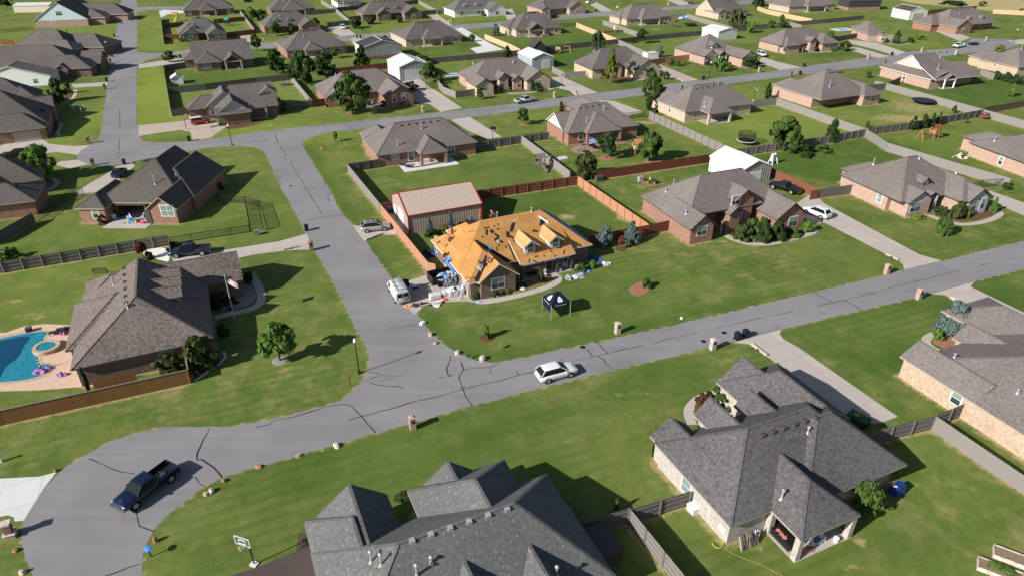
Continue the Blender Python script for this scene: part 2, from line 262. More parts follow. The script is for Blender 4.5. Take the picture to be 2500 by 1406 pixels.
# ---------------------------------------------------------------- mesh builder
class MB:
    def __init__(s): s.v = []; s.f = []; s.m = []; s.mats = []
    def mi(s, m):
        if m not in s.mats: s.mats.append(m)
        return s.mats.index(m)
    def face(s, pts, m):
        i = len(s.v); s.v += [tuple(p) for p in pts]; s.f.append(tuple(range(i, i + len(pts)))); s.m.append(s.mi(m))
    def mesh(s, V, Fc, m):
        i = len(s.v); s.v += [tuple(p) for p in V]; k = s.mi(m)
        for f in Fc: s.f.append(tuple(i + j for j in f)); s.m.append(k)
    def hexa(s, b, t, m, mt=None):
        """b, t: four lower and four upper corners, counter-clockwise"""
        V = list(b) + list(t)
        s.mesh(V, [(3, 2, 1, 0), (0, 1, 5, 4), (1, 2, 6, 5), (2, 3, 7, 6), (3, 0, 4, 7)], m); s.mesh([V[4], V[5], V[6], V[7]], [(0, 1, 2, 3)], mt or m)
    def box(s, x0, x1, y0, y1, z0, z1, m, mt=None):
        s.hexa([(x0, y0, z0), (x1, y0, z0), (x1, y1, z0), (x0, y1, z0)], [(x0, y0, z1), (x1, y0, z1), (x1, y1, z1), (x0, y1, z1)], m, mt)
    def bar(s, p, q, wd, th, m, up=(0, 0, 1)):
        p, q, up = Vector(p), Vector(q), Vector(up); d = (q - p).normalized(); a = d.cross(up)
        if a.length < 1e-4: a = d.cross(Vector((1, 0, 0)))
        a.normalize(); b = a.cross(d).normalized(); a *= wd / 2; b *= th / 2
        s.hexa([p - a - b, p + a - b, p + a + b, p - a + b], [q - a - b, q + a - b, q + a + b, q - a + b], m)
    def tube(s, p, q, r0, m, r1=None, n=8, cap=True):
        p, q = Vector(p), Vector(q); d = (q - p).normalized(); a = d.orthogonal().normalized(); b = d.cross(a); r1 = r0 if r1 is None else r1
        V = [p + (a * math.cos(t) + b * math.sin(t)) * r0 for t in [6.2832 * i / n for i in range(n)]] + [q + (a * math.cos(t) + b * math.sin(t)) * r1 for t in [6.2832 * i / n for i in range(n)]]
        Fc = [(i, (i + 1) % n, n + (i + 1) % n, n + i) for i in range(n)]
        if cap: Fc += [tuple(range(n - 1, -1, -1)), tuple(range(n, 2 * n))]
        s.mesh(V, Fc, m)
    def lathe(s, prof, m, c=(0, 0, 0), n=12, ax='z'):
        V = []
        for r, z in prof:
            for i in range(n):
                t = 6.2832 * i / n; x, y = r * math.cos(t), r * math.sin(t)
                V.append((c[0] + x, c[1] + y, c[2] + z) if ax == 'z' else (c[0] + x, c[1] + z, c[2] + y))
        Fc = [(k * n + i, k * n + (i + 1) % n, (k + 1) * n + (i + 1) % n, (k + 1) * n + i) for k in range(len(prof) - 1) for i in range(n)]
        Fc += [tuple(range(n - 1, -1, -1)), tuple(range((len(prof) - 1) * n, len(prof) * n))]
        s.mesh(V, Fc, m)
    def prism(s, poly, z0, z1, m, mt=None):
        tri = tessellate_polygon([[Vector((x, y, 0)) for x, y in poly]])
        a = sum(poly[i][0] * poly[(i + 1) % len(poly)][1] - poly[(i + 1) % len(poly)][0] * poly[i][1] for i in range(len(poly)))
        up = [(x, y, z1) for x, y in poly]
        F2 = []
        for t in tri:
            p = [poly[i] for i in t]; ar = (p[1][0] - p[0][0]) * (p[2][1] - p[0][1]) - (p[2][0] - p[0][0]) * (p[1][1] - p[0][1])
            F2.append(tuple(t) if ar > 0 else tuple(reversed(t)))
        s.mesh(up, F2, mt or m)
        if z0 < z1:
            n = len(poly); V = [(x, y, z0) for x, y in poly] + up
            s.mesh(V, [((i, (i + 1) % n, n + (i + 1) % n, n + i) if a > 0 else ((i + 1) % n, i, n + i, n + (i + 1) % n)) for i in range(n)], m)
    def build(s, name, parent=None, smooth=False, uv=True, loc=None, rz=0.0):
        me = bpy.data.meshes.new(name); me.from_pydata(s.v, [], s.f); me.polygons.foreach_set('material_index', s.m)
        for k in s.mats: me.materials.append(MATS[k])
        if uv and s.f:
            L = me.uv_layers.new(name='UVMap'); buf = []
            for p in me.polygons:
                n = p.normal
                if abs(n.z) > .999: a, b = Vector((1, 0, 0)), Vector((0, 1, 0))
                else: a = Vector((-n.y, n.x, 0)).normalized(); b = n.cross(a)
                for vi in p.vertices:
                    c = me.vertices[vi].co; buf += [c.dot(a), c.dot(b)]
            L.data.foreach_set('uv', buf)
        if smooth: me.polygons.foreach_set('use_smooth', [True] * len(s.f))
        o = bpy.data.objects.new(name, me); C.objects.link(o)
        if parent is not None: o.parent = parent
        if loc is not None: o.location = loc; o.rotation_euler = (0, 0, rz)
        return o
def tag(o, label, cat, group=None):
    o['label'] = label; o['category'] = cat
    if group: o['group'] = group
    return o
def empty(name, label, cat, loc, rz=0.0, group=None):
    o = bpy.data.objects.new(name, None); C.objects.link(o); o.location = loc; o.rotation_euler = (0, 0, rz); o.empty_display_size = .3
    return tag(o, label, cat, group)
def struct(o, k='structure'): o['kind'] = k; return o
def copy_tree(o, parent=None):
    c = o.copy(); C.objects.link(c)
    if parent is not None: c.parent = parent
    for ch in list(o.children): copy_tree(ch, c)
    return c
WEAR = []      # (x0,y0,x1,y1,reach) bare-earth seams; filled by houses and fences
def proxy(o, loc, rz): o.location = loc; o.rotation_euler = (0, 0, rz); return o
m_, n_, l_, b_ = newmat('deep_water', .06, .5); b_.inputs['Base Color'].default_value = (.004, .055, .115, 1)
# ---------------------------------------------------------------- houses
OV, RT = .42, .17
def roof_shape(w):
    """corner and ridge points of one wing's roof; returns faces (list of point lists) with eave height z"""
    u0, u1, v0, v1, t, z, p = w['u0'], w['u1'], w['v0'], w['v1'], w['t'], w['z'], w['p']
    if t[0] == 's':
        a, b = z, z + p * ((v1 - v0) if 'v' in t else (u1 - u0))
        h = {'s+v': (a, a, b, b), 's-v': (b, b, a, a), 's+u': (a, b, b, a), 's-u': (b, a, a, b)}[t]
        return [[(u0, v0, h[0]), (u1, v0, h[1]), (u1, v1, h[2]), (u0, v1, h[3])]], b
    d, e = t.split(':')
    if d == 'u': P = lambda a, b, c: (a, b, c); a0, a1, b0, b1 = u0, u1, v0, v1
    else: P = lambda a, b, c: (b, a, c); a0, a1, b0, b1 = v0, v1, u0, u1
    hw = (b1 - b0) / 2; m = (b0 + b1) / 2; zr = z + p * hw; ins = w.get('hi', hw)
    i0 = ins if e[0] == 'h' else 0; i1 = ins if e[1] == 'h' else 0
    L = a1 - a0
    if i0 + i1 > L - .05:
        s = (L - .05) / (i0 + i1); i0 *= s; i1 *= s
    r0, r1 = a0 + i0, a1 - i1
    fs = [[P(a0, b0, z), P(a1, b0, z), P(r1, m, zr), P(r0, m, zr)], [P(a1, b1, z), P(a0, b1, z), P(r0, m, zr), P(r1, m, zr)]]
    if i0: fs.append([P(a0, b1, z), P(a0, b0, z), P(r0, m, zr)])
    if i1: fs.append([P(a1, b0, z), P(a1, b1, z), P(r1, m, zr)])
    if d == 'v': fs = [list(reversed(f)) for f in fs]
    return fs, zr
def roof_mesh(mb, w, mat, trim):
    fs, zr = roof_shape(w); cnt = {}
    K = lambda p: (round(p[0], 4), round(p[1], 4), round(p[2], 4))
    for f in fs:
        mb.face(f, mat); mb.face([(x, y, z - RT) for x, y, z in reversed(f)], 'trim_dark')
        for i in range(len(f)):
            a, b = f[i], f[(i + 1) % len(f)]; k = frozenset((K(a), K(b))); cnt.setdefault(k, []).append((a, b))
    for k, v in cnt.items():
        if len(v) == 1:
            a, b = v[0]; mb.face([(a[0], a[1], a[2] - RT), (b[0], b[1], b[2] - RT), b, a], trim)
    # ridge and hip caps
    for k, v in cnt.items():
        if len(v) == 2 and w.get('caps', 1):
            a, b = Vector(v[0][0]), Vector(v[0][1])
            if (b - a).length > .3: mb.bar(a + Vector((0, 0, .004)), b + Vector((0, 0, .004)), .26, .022, mat)
    return zr
def wall_mesh(mb, w, mat, gm):
    u0, u1, v0, v1, t, z, p = w['u0'], w['u1'], w['v0'], w['v1'], w['t'], w['z'], w['p']
    j = w['i'] * .011; zb = w.get('zb', 0.0); e = t.split(':')[1] if ':' in t else 'hh'; d = t[0]
    o = lambda c: 0.0 if c == 'b' else (OV if c == 'h' else .32) + j
    if d == 'v': l = r = OV + j; f, k = o(e[0]), o(e[1])
    elif d == 'u': f = k = OV + j; l, r = o(e[0]), o(e[1])
    else: l = r = f = k = OV + j
    f += w.get('fi', 0); r += w.get('ri', 0); l += w.get('li', 0); k += w.get('ki', 0)
    a0, a1, b0, b1 = u0 + l, u1 - r, v0 + f, v1 - k; zt = z - .06 + j * .2
    w['wr'] = (a0, a1, b0, b1)
    mb.box(a0, a1, b0, b1, zb, zt, mat)
    zr = z + p * ((v1 - v0) if d == 'u' else (u1 - u0)) / 2 - RT - .03
    if d in 'uv' and 'g' in e:
        for q, c in enumerate(e):
            if c != 'g': continue
            g = gm if isinstance(gm, MB) else MB()
            if g is not gm: gm.append(g)
            if d == 'v':
                y = b0 if q == 0 else b1; m = (u0 + u1) / 2; pts = [(a0, y), (a1, y), (m, y)]; y2 = y + (.25 if q == 0 else -.25)
                A, B, D = (a0, y, zt), (a1, y, zt), (m, y, zr); A2, B2, D2 = (a0, y2, zt), (a1, y2, zt), (m, y2, zr); fl = q == 0
            else:
                x = a0 if q == 0 else a1; m = (v0 + v1) / 2; x2 = x + (.25 if q == 0 else -.25)
                A, B, D = (x, b0, zt), (x, b1, zt), (x, m, zr); A2, B2, D2 = (x2, b0, zt), (x2, b1, zt), (x2, m, zr); fl = q == 1
            zz = .0
            T = [A, B, D] if fl else [B, A, D]
            g.face(T, w.get('gm', mat)); g.face([A2, B2, D2] if not fl else [B2, A2, D2], w.get('gm', mat))
def W(u0, u1, v0, v1, t, **k): return dict(u0=u0, u1=u1, v0=v0, v1=v1, t=t, **k)
def window(par, c, ax, wd, h, kind='win', glass='window_glass', frame='trim_white', nm='window'):
    """c: centre on the wall plane; ax: outward direction (unit, local)"""
    o = Vector((ax[0], ax[1], 0)); a = Vector((-o.y, o.x, 0)); c = Vector(c); up = Vector((0, 0, 1)); t = .07
    def slab(mb, cc, ww, hh, d0, d1, m):
        q = lambda s, r, d: cc + a * (s * ww / 2) + up * (r * hh / 2) + o * d
        mb.hexa([q(-1, -1, d0), q(1, -1, d0), q(1, -1, d1), q(-1, -1, d1)], [q(-1, 1, d0), q(1, 1, d0), q(1, 1, d1), q(-1, 1, d1)], m)
    f = MB()
    if kind == 'garage':
        slab(f, c, wd + .24, h + .12, -.04, .03, frame); fo = f.build('garage_door', par)
        g = MB()
        for k in range(4): slab(g, c + up * ((k - 1.5) * h / 4), wd, h / 4 - .03, .03, .055, glass)
        g.build('panel', fo); return fo
    if kind == 'door':
        slab(f, c, wd + .2, h + .1, -.04, .03, frame); fo = f.build('door', par)
        g = MB(); slab(g, c, wd, h, .03, .06, glass); g.build('panel', fo); return fo
    slab(f, c, wd + .22, h + .22, -.05, .035, frame)
    fo = f.build(nm, par); g = MB(); n = 2 if wd > 1.3 else 1
    for k in range(n):
        cw = wd / n
        for s in (-1, 1):
            slab(g, c + a * ((k - (n - 1) / 2) * cw) + up * (s * h / 4), cw - .09, h / 2 - .07, .035, .05, glass if s < 0 or glass != 'window_glass' else 'window_blind')
    if kind == 'arch':
        sg = 10; V = [c + up * (h / 2 + .02) + a * (math.cos(3.1416 * i / sg) * wd / 2) + up * (math.sin(3.1416 * i / sg) * wd / 2) + o * .05 for i in range(sg + 1)]
        f2 = MB(); f2.face([c + up * (h / 2) + (q - c - up * (h / 2)) * 1.22 - o * .015 for q in V], frame); f2.build('arch_trim', fo); g.face(V, glass)
    g.build('pane', fo); return fo
def roof_at(ws, u, v, dm=True):
    zs = []
    for w in ws:
        if (w.get('dormer') and not dm) or not (w['u0'] <= u <= w['u1'] and w['v0'] <= v <= w['v1']): continue
        if w['t'][0] == 's': zs.append(w['z'] + w['p'] * {'s+v': v - w['v0'], 's-v': w['v1'] - v, 's+u': u - w['u0'], 's-u': w['u1'] - u}[w['t']]); continue
        d, e = w['t'].split(':'); A, B = ((v - w['v0'], w['v1'] - v), (u - w['u0'], w['u1'] - u)) if d == 'u' else ((u - w['u0'], w['u1'] - u), (v - w['v0'], w['v1'] - v))
        hw = (A[0] + A[1]) / 2; k = hw / w.get('hi', hw); L = list(A); L += [B[0] * k] if e[0] == 'h' else []; L += [B[1] * k] if e[1] == 'h' else []; zs.append(w['z'] + w['p'] * min(L))
    return max(zs) if zs else 2.75
def onroof_of(a, th, ws, px, py, z=4.5, dm=True):
    for _ in range(30):
        d = G(px, py, z) - Vector((a.x, a.y, 0)); u = d.x * math.cos(th) + d.y * math.sin(th); v = -d.x * math.sin(th) + d.y * math.cos(th); z = .5 * z + .5 * roof_at(ws, u, v, dm)
    return u, v, z
SIDE = {'F': (0, -1), 'K': (0, 1), 'L': (-1, 0), 'R': (1, 0)}
HOUSES = {}
def house(label, A, th, wings, roof='shingle_taupe', wall='brick_red', trim='trim_tan', z=2.75, p=.75, wins=(), near=True, cat='house', name='brick_house', garages=(), vents=(), pipes=(), doors=(), cols=(), slabs=(), glass='window_glass', frame='trim_white', key=None, caps=1):
    a = G(A[0], A[1], z) if not isinstance(A, Vector) else A
    th = R(th); root = empty(name, label, cat, (a.x, a.y, 0), th)
    rm, wm, gm = MB(), MB(), []
    for i, w in enumerate(wings):
        w['i'] = i; w.setdefault('z', z); w.setdefault('p', p); w['caps'] = caps
        e = i * .006; w['u0'] += e; w['u1'] -= e; w['v0'] += e; w['v1'] -= e; w['z'] += i * .004
        if w.get('dormer'):
            d = MB(); roof_mesh(d, w, w.get('rm', roof), w.get('tr', trim)); wall_mesh(d, w, w.get('wm', wall), d)
            do = d.build('dormer', root); x0, x1, y0, y1 = w['wr']
            ax = {'v': ('F', ((x0 + x1) / 2, y0)), 'u': ('R', (x1, (y0 + y1) / 2))}[w['t'][0]]
            if w['dormer'] != 'blank':
                window(do, (*ax[1], w.get('wz', w['z'] - .15)), SIDE[ax[0]], w.get('ww', .8), w.get('wh', 1.0), w['dormer'], glass, frame)
            continue
        roof_mesh(rm, w, w.get('rm', roof), w.get('tr', trim))
        if w.get('o'):
            j = .35
            for (x, y) in w['o']:
                cm = MB(); q = .17 if w.get('cm', '').startswith('trim') else .26
                xx, yy = (w['u0'] + j if x == 0 else w['u1'] - j if x == 1 else x), (w['v0'] + j if y == 0 else y)
                cm.box(xx - q, xx + q, yy - q, yy + q, 0, w['z'] - RT + .1, w.get('cm', wall)); cm.build('column', root)
            bm_ = MB(); bm_.box(w['u0'] + .2, w['u1'] - .2, w['v0'] + .2, w['v0'] + .5, w['z'] - .45, w['z'] - .12, trim); bm_.build('beam', root)
            sm = MB(); sm.box(w['u0'] + .1, w['u1'] - .1, w['v0'] + .05, w['v1'] - .1, 0, .07, 'concrete'); sm.build('patio_slab', root)
            if w['t'].startswith('v:g'):
                g2 = MB(); m = (w['u0'] + w['u1']) / 2; y = w['v0'] + .3; zr = w['z'] + w['p'] * (w['u1'] - w['u0']) / 2 - .2
                g2.face([(w['u0'] + .3, y, w['z'] - .1), (w['u1'] - .3, y, w['z'] - .1), (m, y, zr)], 'trim_dark'); g2.build('gable', root)
            w['wr'] = (w['u0'], w['u1'], w['v0'], w['v1'])
        else:
            wall_mesh(wm, w, w.get('wm', wall), gm)
            x0, x1, y0, y1 = w['wr']; T = lambda x, y: Vector((a.x + x * math.cos(th) - y * math.sin(th), a.y + x * math.sin(th) + y * math.cos(th), 0))
            cs = [T(x0, y0), T(x1, y0), T(x1, y1), T(x0, y1)]
            for q in range(4): WEAR.append((cs[q].x, cs[q].y, cs[(q + 1) % 4].x, cs[(q + 1) % 4].y, .85 if near else .5))
    wm.build('wall', root); rm.build('roof', root)
    for g in gm: g.build('gable', root)
    rot = Matrix.Rotation(-th, 3, 'Z')
    def onwall(k, sd, px, py):
        w = wings[k]; x0, x1, y0, y1 = w['wr']
        d = G(px, py, 0) - Vector((0, 0, CAMH)); o_ = rot @ (Vector((0, 0, CAMH)) - Vector((a.x, a.y, 0))); d = rot @ d
        if sd in 'FK': y = y0 if sd == 'F' else y1; t = (y - o_.y) / d.y
        else: y = x0 if sd == 'L' else x1; t = (y - o_.x) / d.x
        return o_ + d * t
    for q in wins:
        k, sd, px, py, ww, hh = q[:6]; gl = q[6] if len(q) > 6 else glass; kd = q[7] if len(q) > 7 else 'win'
        c = onwall(k, sd, px, py) if px > 60 or py > 60 else None
        if c is None:
            x0, x1, y0, y1 = wings[k]['wr']; c = Vector((px, y0 if sd == 'F' else y1, py)) if sd in 'FK' else Vector((x0 if sd == 'L' else x1, px, py))
        if kd == 'win': c.z = min(max(c.z, .55 + hh / 2), wings[k]['z'] + (1.2 if ':g' in wings[k]['t'] else -.2) - hh / 2)
        if kd == 'door': c.z = hh / 2
        window(root, c, SIDE[sd], ww, hh, kd, gl, frame)
    for k, sd, px, py, ww in garages:
        c = onwall(k, sd, px, py) if px > 60 or py > 60 else None
        if c is None:
            x0, x1, y0, y1 = wings[k]['wr']; c = Vector((px, y0 if sd == 'F' else y1, py)) if sd in 'FK' else Vector((x0 if sd == 'L' else x1, px, py))
        c.z = 1.12; window(root, c, SIDE[sd], ww, 2.2, 'garage', 'trim_white' if py == 1 else 'trim_tan', trim)
    # pipes and box vents: set by photo point and height
    def rl(px, py, zz): return Vector(onroof_of(a, th, wings, px, py, zz))
    for px, py, zz, hh in pipes:
        c = rl(px, py, zz); m = MB(); m.lathe([(.32, -.35), (.10, .12)], 'metal_galv', c, 8); m.tube((c.x, c.y, c.z - .3), (c.x, c.y, c.z + hh), .085, 'metal_galv'); m.lathe([(.15, hh), (.17, hh + .08), (.05, hh + .16)], 'metal_galv', c, 8); m.build('vent_pipe', root)
    for x0, y0, x1, y1, zz, n in vents:
        for k in range(n):
            f = k / max(1, n - 1); c = rl(x0 + (x1 - x0) * f, y0 + (y1 - y0) * f, zz); m = MB()
            m.box(c.x - .2, c.x + .2, c.y - .2, c.y + .2, c.z - .35, c.z + .16, 'metal_galv' if roof == 'shingle_slate' else 'trim_dark'); m.build('roof_vent', root)
    for x0, x1, y0, y1, m_ in slabs:
        m = MB(); m.box(x0, x1, y0, y1, 0, .06, m_); m.build('patio_slab', root)
    for x, y, hh, m_ in cols:
        m = MB(); m.box(x - .18, x + .18, y - .18, y + .18, 0, hh, m_); m.build('column', root)
    HOUSES[key or label] = (root, a, th, wings)
    return root

# --- the house being reroofed
main = house('brick house being reroofed, stripped to bare orange wood sheathing', (1279, 646.5), 25.1, [
    W(-9.2, 12.1, 1.5, 13.2, 'u:hh', p=.76), W(-9.1, -1.9, -1.8, 8, 'v:hb', p=.76), W(-7.8, -1.75, -2.3, 3, 'v:gb', p=.76), W(-.5, 8.4, 0, 4.4, 's+v', p=.5, o=[(0, 0), (3.1, 0), (5.6, 0), (1, 0)], cm='trim_dark'),
    W(.4, 3.0, 1.0, 6.2, 'v:gb', z=4.75, p=.72, zb=2.9, dormer='arch', wm='siding_grey', rm='osb_pale', tr='trim_white', wz=4.15, wh=.75, ww=.95), W(4.4, 7.0, 1.0, 6.2, 'v:gb', z=4.75, p=.72, zb=2.9, dormer='arch', wm='siding_grey', rm='osb_pale', tr='trim_white', wz=4.15, wh=.75, ww=.95),
    W(-6, -1, 9, 15.5, 'v:bh', p=.76)], roof='osb', wall='brick_dark', trim='trim_white', caps=0,
    wins=[(2, 'F', 1216, 691, 1.9, 1.6), (0, 'L', 1064, 605, .8, 1.3), (0, 'F', 1375, 632, 1.5, 1.5, 'window_glass'), (0, 'F', 1340, 640, 1.0, 2.1, 'trim_dark', 'door')], pipes=[(1214, 532, 6.9, .9), (1298, 517, 7.0, .55)], garages=[(1, 'L', 1.2, 1.1, 2.6), (0, 'L', 6.2, 1.1, 4.6)])
# --- foreground
house('charcoal hip roofed house cut by the bottom edge of the picture', (1503, 1404), 24.4, [
    W(-20.8, 0, 0, 11.6, 'u:hh', p=.80), W(-20.75, -13.7, 6, 15, 'v:bh', p=.72), W(-19.7, -13.65, 8, 15.2, 'v:bg', p=.82), W(-12, -2.7, 5, 14.8, 'v:bh', p=.80), W(-10.4, -5.9, 8, 14.95, 'v:bg', p=.85),
    W(-14, -7.6, -4, 5, 'v:hb', p=.95), W(-7.9, -3.6, -5, 5, 'v:hb', p=1.05, z=3.2)], roof='shingle_slate', wall='brick_grey', trim='trim_tan',
    vents=[(1006, 1320, 1238, 1242, 7.1, 6)], pipes=[(907, 1370, 5, 1.0), (931, 1377, 5, 1.0), (1018, 1403, 5.6, 1.0), (1053, 1372, 5.6, .5), (1359, 1404, 4.6, .9)], key='gray')
house('brick house with grey mottled roof, many gables and corner back porch', (1783, 1287), 23.8, [
    W(0, 18.2, 0, 10.9, 'u:hh', p=.78), W(7.4, 19.4, -.8, 9.5, 'u:hh', p=.78, fi=.5), W(4.3, 10.8, -3.4, 4, 'v:hb', p=.78, o=[(0, 0), (1, 0), (0, .1)], cm='brick_grey'), W(11.3, 19.8, 6, 16.2, 'v:hb' if 0 else 'v:bh', p=.72), W(12.0, 17.3, 9, 16.45, 'v:bg', p=.85),
    W(5.1, 8.4, 5, 12, 'v:bg', z=3.6, p=1.1, gm='siding_grey'), W(.1, 4.4, 5, 11.95, 'v:bg', p=.80), W(9.7, 13.1, 5, 11.6, 'v:bg', z=3.5, p=.95, gm='siding_grey')], roof='shingle_grey', wall='brick_grey',
    wins=[(0, 'L', 1675, 1187, 1.2, 1.7, 'window_blind'), (0, 'L', 1762, 1290, .5, .4, 'trim_white')], vents=[(1862, 1062, 1992, 1019, 6.5, 6)], pipes=[(1972, 1056, 6.3, .6), (1908, 1216, 4.3, .9)], key='mottled')
house('long tan brick house with brown roof running off the right edge', (2196.6, 869), 23, [
    W(0, 26, -42, -.9, 'v:hh', p=.45), W(0, 4.9, -9, 0, 'v:bg', p=.62), W(8.7, 12.9, -9, .3, 'v:bg', p=.75), W(13, 21.5, -14, 5.1, 'v:bh', p=.5), W(4.5, 9.2, -12, -3.2, 'v:bh', p=.4)], roof='shingle_taupe', wall='brick_cream',
    wins=[(0, 'L', 2335, 972, 1.1, 1.4)], pipes=[(2330, 872, 4.5, .4), (2484, 959, 4.5, .4)], key='edge')
house('brick pool house with a mottled brown hip roof and three dormers', (194, 898), 24.3, [
    W(-.9, 13.9, 0, 16.2, 'v:hg', p=.62, hi=5.6), W(-1.8, 8, 4.3, 15.7, 'u:hb', p=.58), W(-1, 7, 14.5, 21.8, 'u:hb', p=.58), W(7, 18.4, 13.6, 21.9, 'u:bg', p=.58),
    W(6, 11.3, 12.0, 14.6, 'u:bg', z=5.5, p=.8, zb=4.2, dormer='blank', wm='siding_grey'), W(6, 11.3, 9.4, 12.0, 'u:bg', z=5.5, p=.8, zb=4.2, dormer='blank', wm='siding_grey'), W(6, 11.3, 6.8, 9.4, 'u:bg', z=5.5, p=.8, zb=4.2, dormer='blank', wm='siding_grey')], roof='shingle_mottled', wall='brick_dark', trim='trim_dark',
    wins=[(0, 'F', 404, 864, 1.25, 1.5, 'window_glass')], vents=[(304, 655, 308, 740, 6.9, 6)], pipes=[(278, 696, 5.2, 1.0), (378, 667, 4.6, .6), (312, 749, 6.9, .4)], frame='trim_tan', key='pool')
house('brown brick house with dark roof and a crowded covered patio', (183, 507), -1, [
    W(2.4, 17.4, 2.2, 18, 'u:hh', p=.66, fi=4.2), W(0, 5.2, -.5, 9, 'v:hb', p=.62), W(12.0, 17.4, -.6, 9, 'v:gb', p=.78), W(8, 17.9, 5, 19.3, 'v:hg', p=.70), W(2.5, 12, 8, 23, 'v:hg', p=.70)], roof='shingle_dark', wall='brick_red', trim='trim_tan',
    wins=[(1, 'F', 232, 520, 1.0, 1.7), (2, 'F', 408, 515, 2.1, 1.9, 'window_blind')], pipes=[(379, 450, 5.6, 1.5), (431, 434, 5.2, .6)], vents=[(350, 393, 368, 389, 7.6, 3)], slabs=[(5.0, 12.3, -2.2, 6.4, 'concrete')], key='patio')
# --- east of the reroofed house
house('two storey gabled red brick house with long plain brown roof', (1686, 561), 22, [
    W(1.2, 20.6, 2.5, 13.7, 'u:hh', z=3.77, p=.76, fi=2.4), W(-.2, 4.9, -.2, 8, 'v:gb', p=.80), W(9.8, 14.2, 2.2, 9, 'v:gb', z=5.0, p=.80), W(8.3, 11.2, 1.3, 7, 'v:gb', z=3.25, p=.85), W(14.8, 21.5, -2.2, 9, 'v:gb', p=.74), W(5.6, 10.6, 11, 17, 'v:bh', p=.6), W(-.1, 21.7, 4.5, 15, 'u:hh', p=.76)], roof='shingle_taupe', wall='brick_red', trim='trim_dark',
    wins=[(1, 'F', 1714, 564, 1.8, 1.5), (2, 'F', 1797, 489, 1.5, 1.5), (4, 'F', 1936, 541, 1.7, 1.7), (6, 'L', 1629, 527, .9, 1.9, 'trim_white'), (3, 'F', 1771, 536, 1.0, 2.2, 'trim_dark', 'door'), (2, 'F', 1802, 528, 1.2, 1.4)], pipes=[(1645, 449, 4.5, .7), (1626, 468, 4.2, .4), (1675, 522, 4.2, .4)], key='brick2')
house('pink brick house with brown roof, dormer and white porch columns', (2222, 497), 19.5, [
    W(-1.1, 15.4, .9, 15.2, 'u:hh', p=.68, fi=2.6), W(-.2, 5.6, 0, 8, 'v:gb', p=.62, gm='siding_grey'), W(1.3, 8, 11, 17.8, 'v:bh', p=.6), W(8.6, 16.2, -2.6, 10, 'v:hb', p=.7), W(9.9, 15.4, -2.95, 5, 'v:gb', p=.75, gm='siding_grey', wm='siding_grey'), W(4.6, 7.4, .6, 5, 'v:gb', p=.6, z=2.9, o=[(0, 0), (1, 0)], cm='trim_white'),
    W(4.6, 7.2, 2.6, 8, 'v:gb', z=4.7, p=.75, zb=3.2, dormer='win', wm='siding_white', wz=4.2, wh=.8)], roof='shingle_taupe', wall='brick_pink', trim='trim_dark',
    wins=[(1, 'F', 2235, 506, 2.2, 1.7), (4, 'F', 2378, 503, 1.0, 1.9), (4, 'F', 2399, 498, 1.0, 1.9), (0, 'L', 2149, 480, 1.0, 1.7, 'window_blind')], pipes=[(2132, 402, 4.8, 1.1), (2244, 388, 7.4, .7), (2334, 423, 5.5, .8)], key='pinkdorm')
house('tan brick house at the right edge beyond the grey fence', (2365, 348), 15, [W(0, 18, -17, 0, 'u:hh', p=.5), W(2, 9, -6, 4, 'v:bh', p=.5)], roof='shingle_taupe', wall='brick_pink', trim='trim_dark',
    wins=[(0, 'L', 2439, 405, .9, 1.6)], pipes=[(2428, 345, 5, .9)], key='edge2')
# --- middle rows
house('red brick house with wide brown roof and open back patio', (924, 379.5), 24.1, [W(-.5, 21.4, 0, 11.8, 'u:hh', p=.75), W(7.8, 13.7, -2.9, 5, 'v:hb', p=.75, o=[(0, 0), (1, 0)], cm='brick_red'), W(0, 6.5, 8, 17, 'v:bh', p=.7)], roof='shingle_taupe', wall='brick_red',
    wins=[(0, 'F', 1004, 384, 1.2, 1.8), (0, 'F', 1101, 367, 1.6, 1.7), (0, 'F', 965, 384, 1.4, 1.0, 'window_blind')], vents=[(980, 307, 1068, 296, 7.2, 6)], pipes=[(971, 356, 4.9, 1.1), (1029, 315, 6.9, .8)], slabs=[(4.0, 15.5, -4.4, .6, 'concrete_white')], key='h10')
house('red brick house with a white side gable and red patio', (1389, 327), 21, [W(-.3, 17.8, 0, 11.8, 'u:hh', p=.75), W(-.6, 5, 2.2, 11.6, 'u:gb', p=.62, gm='siding_white', tr='trim_white'), W(3.6, 12.4, -1.6, 5, 'v:hb', p=.72, o=[(0, 0), (1, 0)], cm='brick_red'), W(12.4, 17.9, 1.6, 9, 'v:hb', p=.6), W(9.5, 16, 9, 22.8, 'v:bh', p=.7)], roof='shingle_taupe', wall='brick_red', trim='trim_dark',
    wins=[(0, 'F', 1505, 325, 1.9, 1.9), (0, 'F', 1418, 330, 1.0, 1.6)], vents=[(1400, 268, 1462, 258, 7, 5)], pipes=[(1432, 300, 4.6, 1.1), (1474, 269, 6.8, .9)], slabs=[(2.5, 13, -3.0, .5, 'brick_red')], key='h11')
house('tan brick house with brown roof and square covered back patio', (1673, 274), 23.4, [W(0, 20.9, 0, 12.2, 'u:hh', p=.73), W(4.3, 11.3, -3.7, 5, 'v:hb', p=.73, o=[(0, 0), (1, 0)], cm='brick_tan'), W(.8, 7.4, 9, 18.4, 'v:bh', p=.7), W(13, 18, 9, 16, 'v:bh', p=.75)], roof='shingle_taupe', wall='brick_tan',
    wins=[(0, 'F', 1697, 279, 1.0, 1.6, 'window_blind'), (0, 'F', 1796, 267, 1.6, 1.6, 'window_blind'), (0, 'L', 1635, 267, .8, 1.5)], vents=[(1700, 218, 1755, 208, 7, 5)], pipes=[(1720, 261, 4.7, 1.2), (1754, 206, 7, .5)], key='h12')
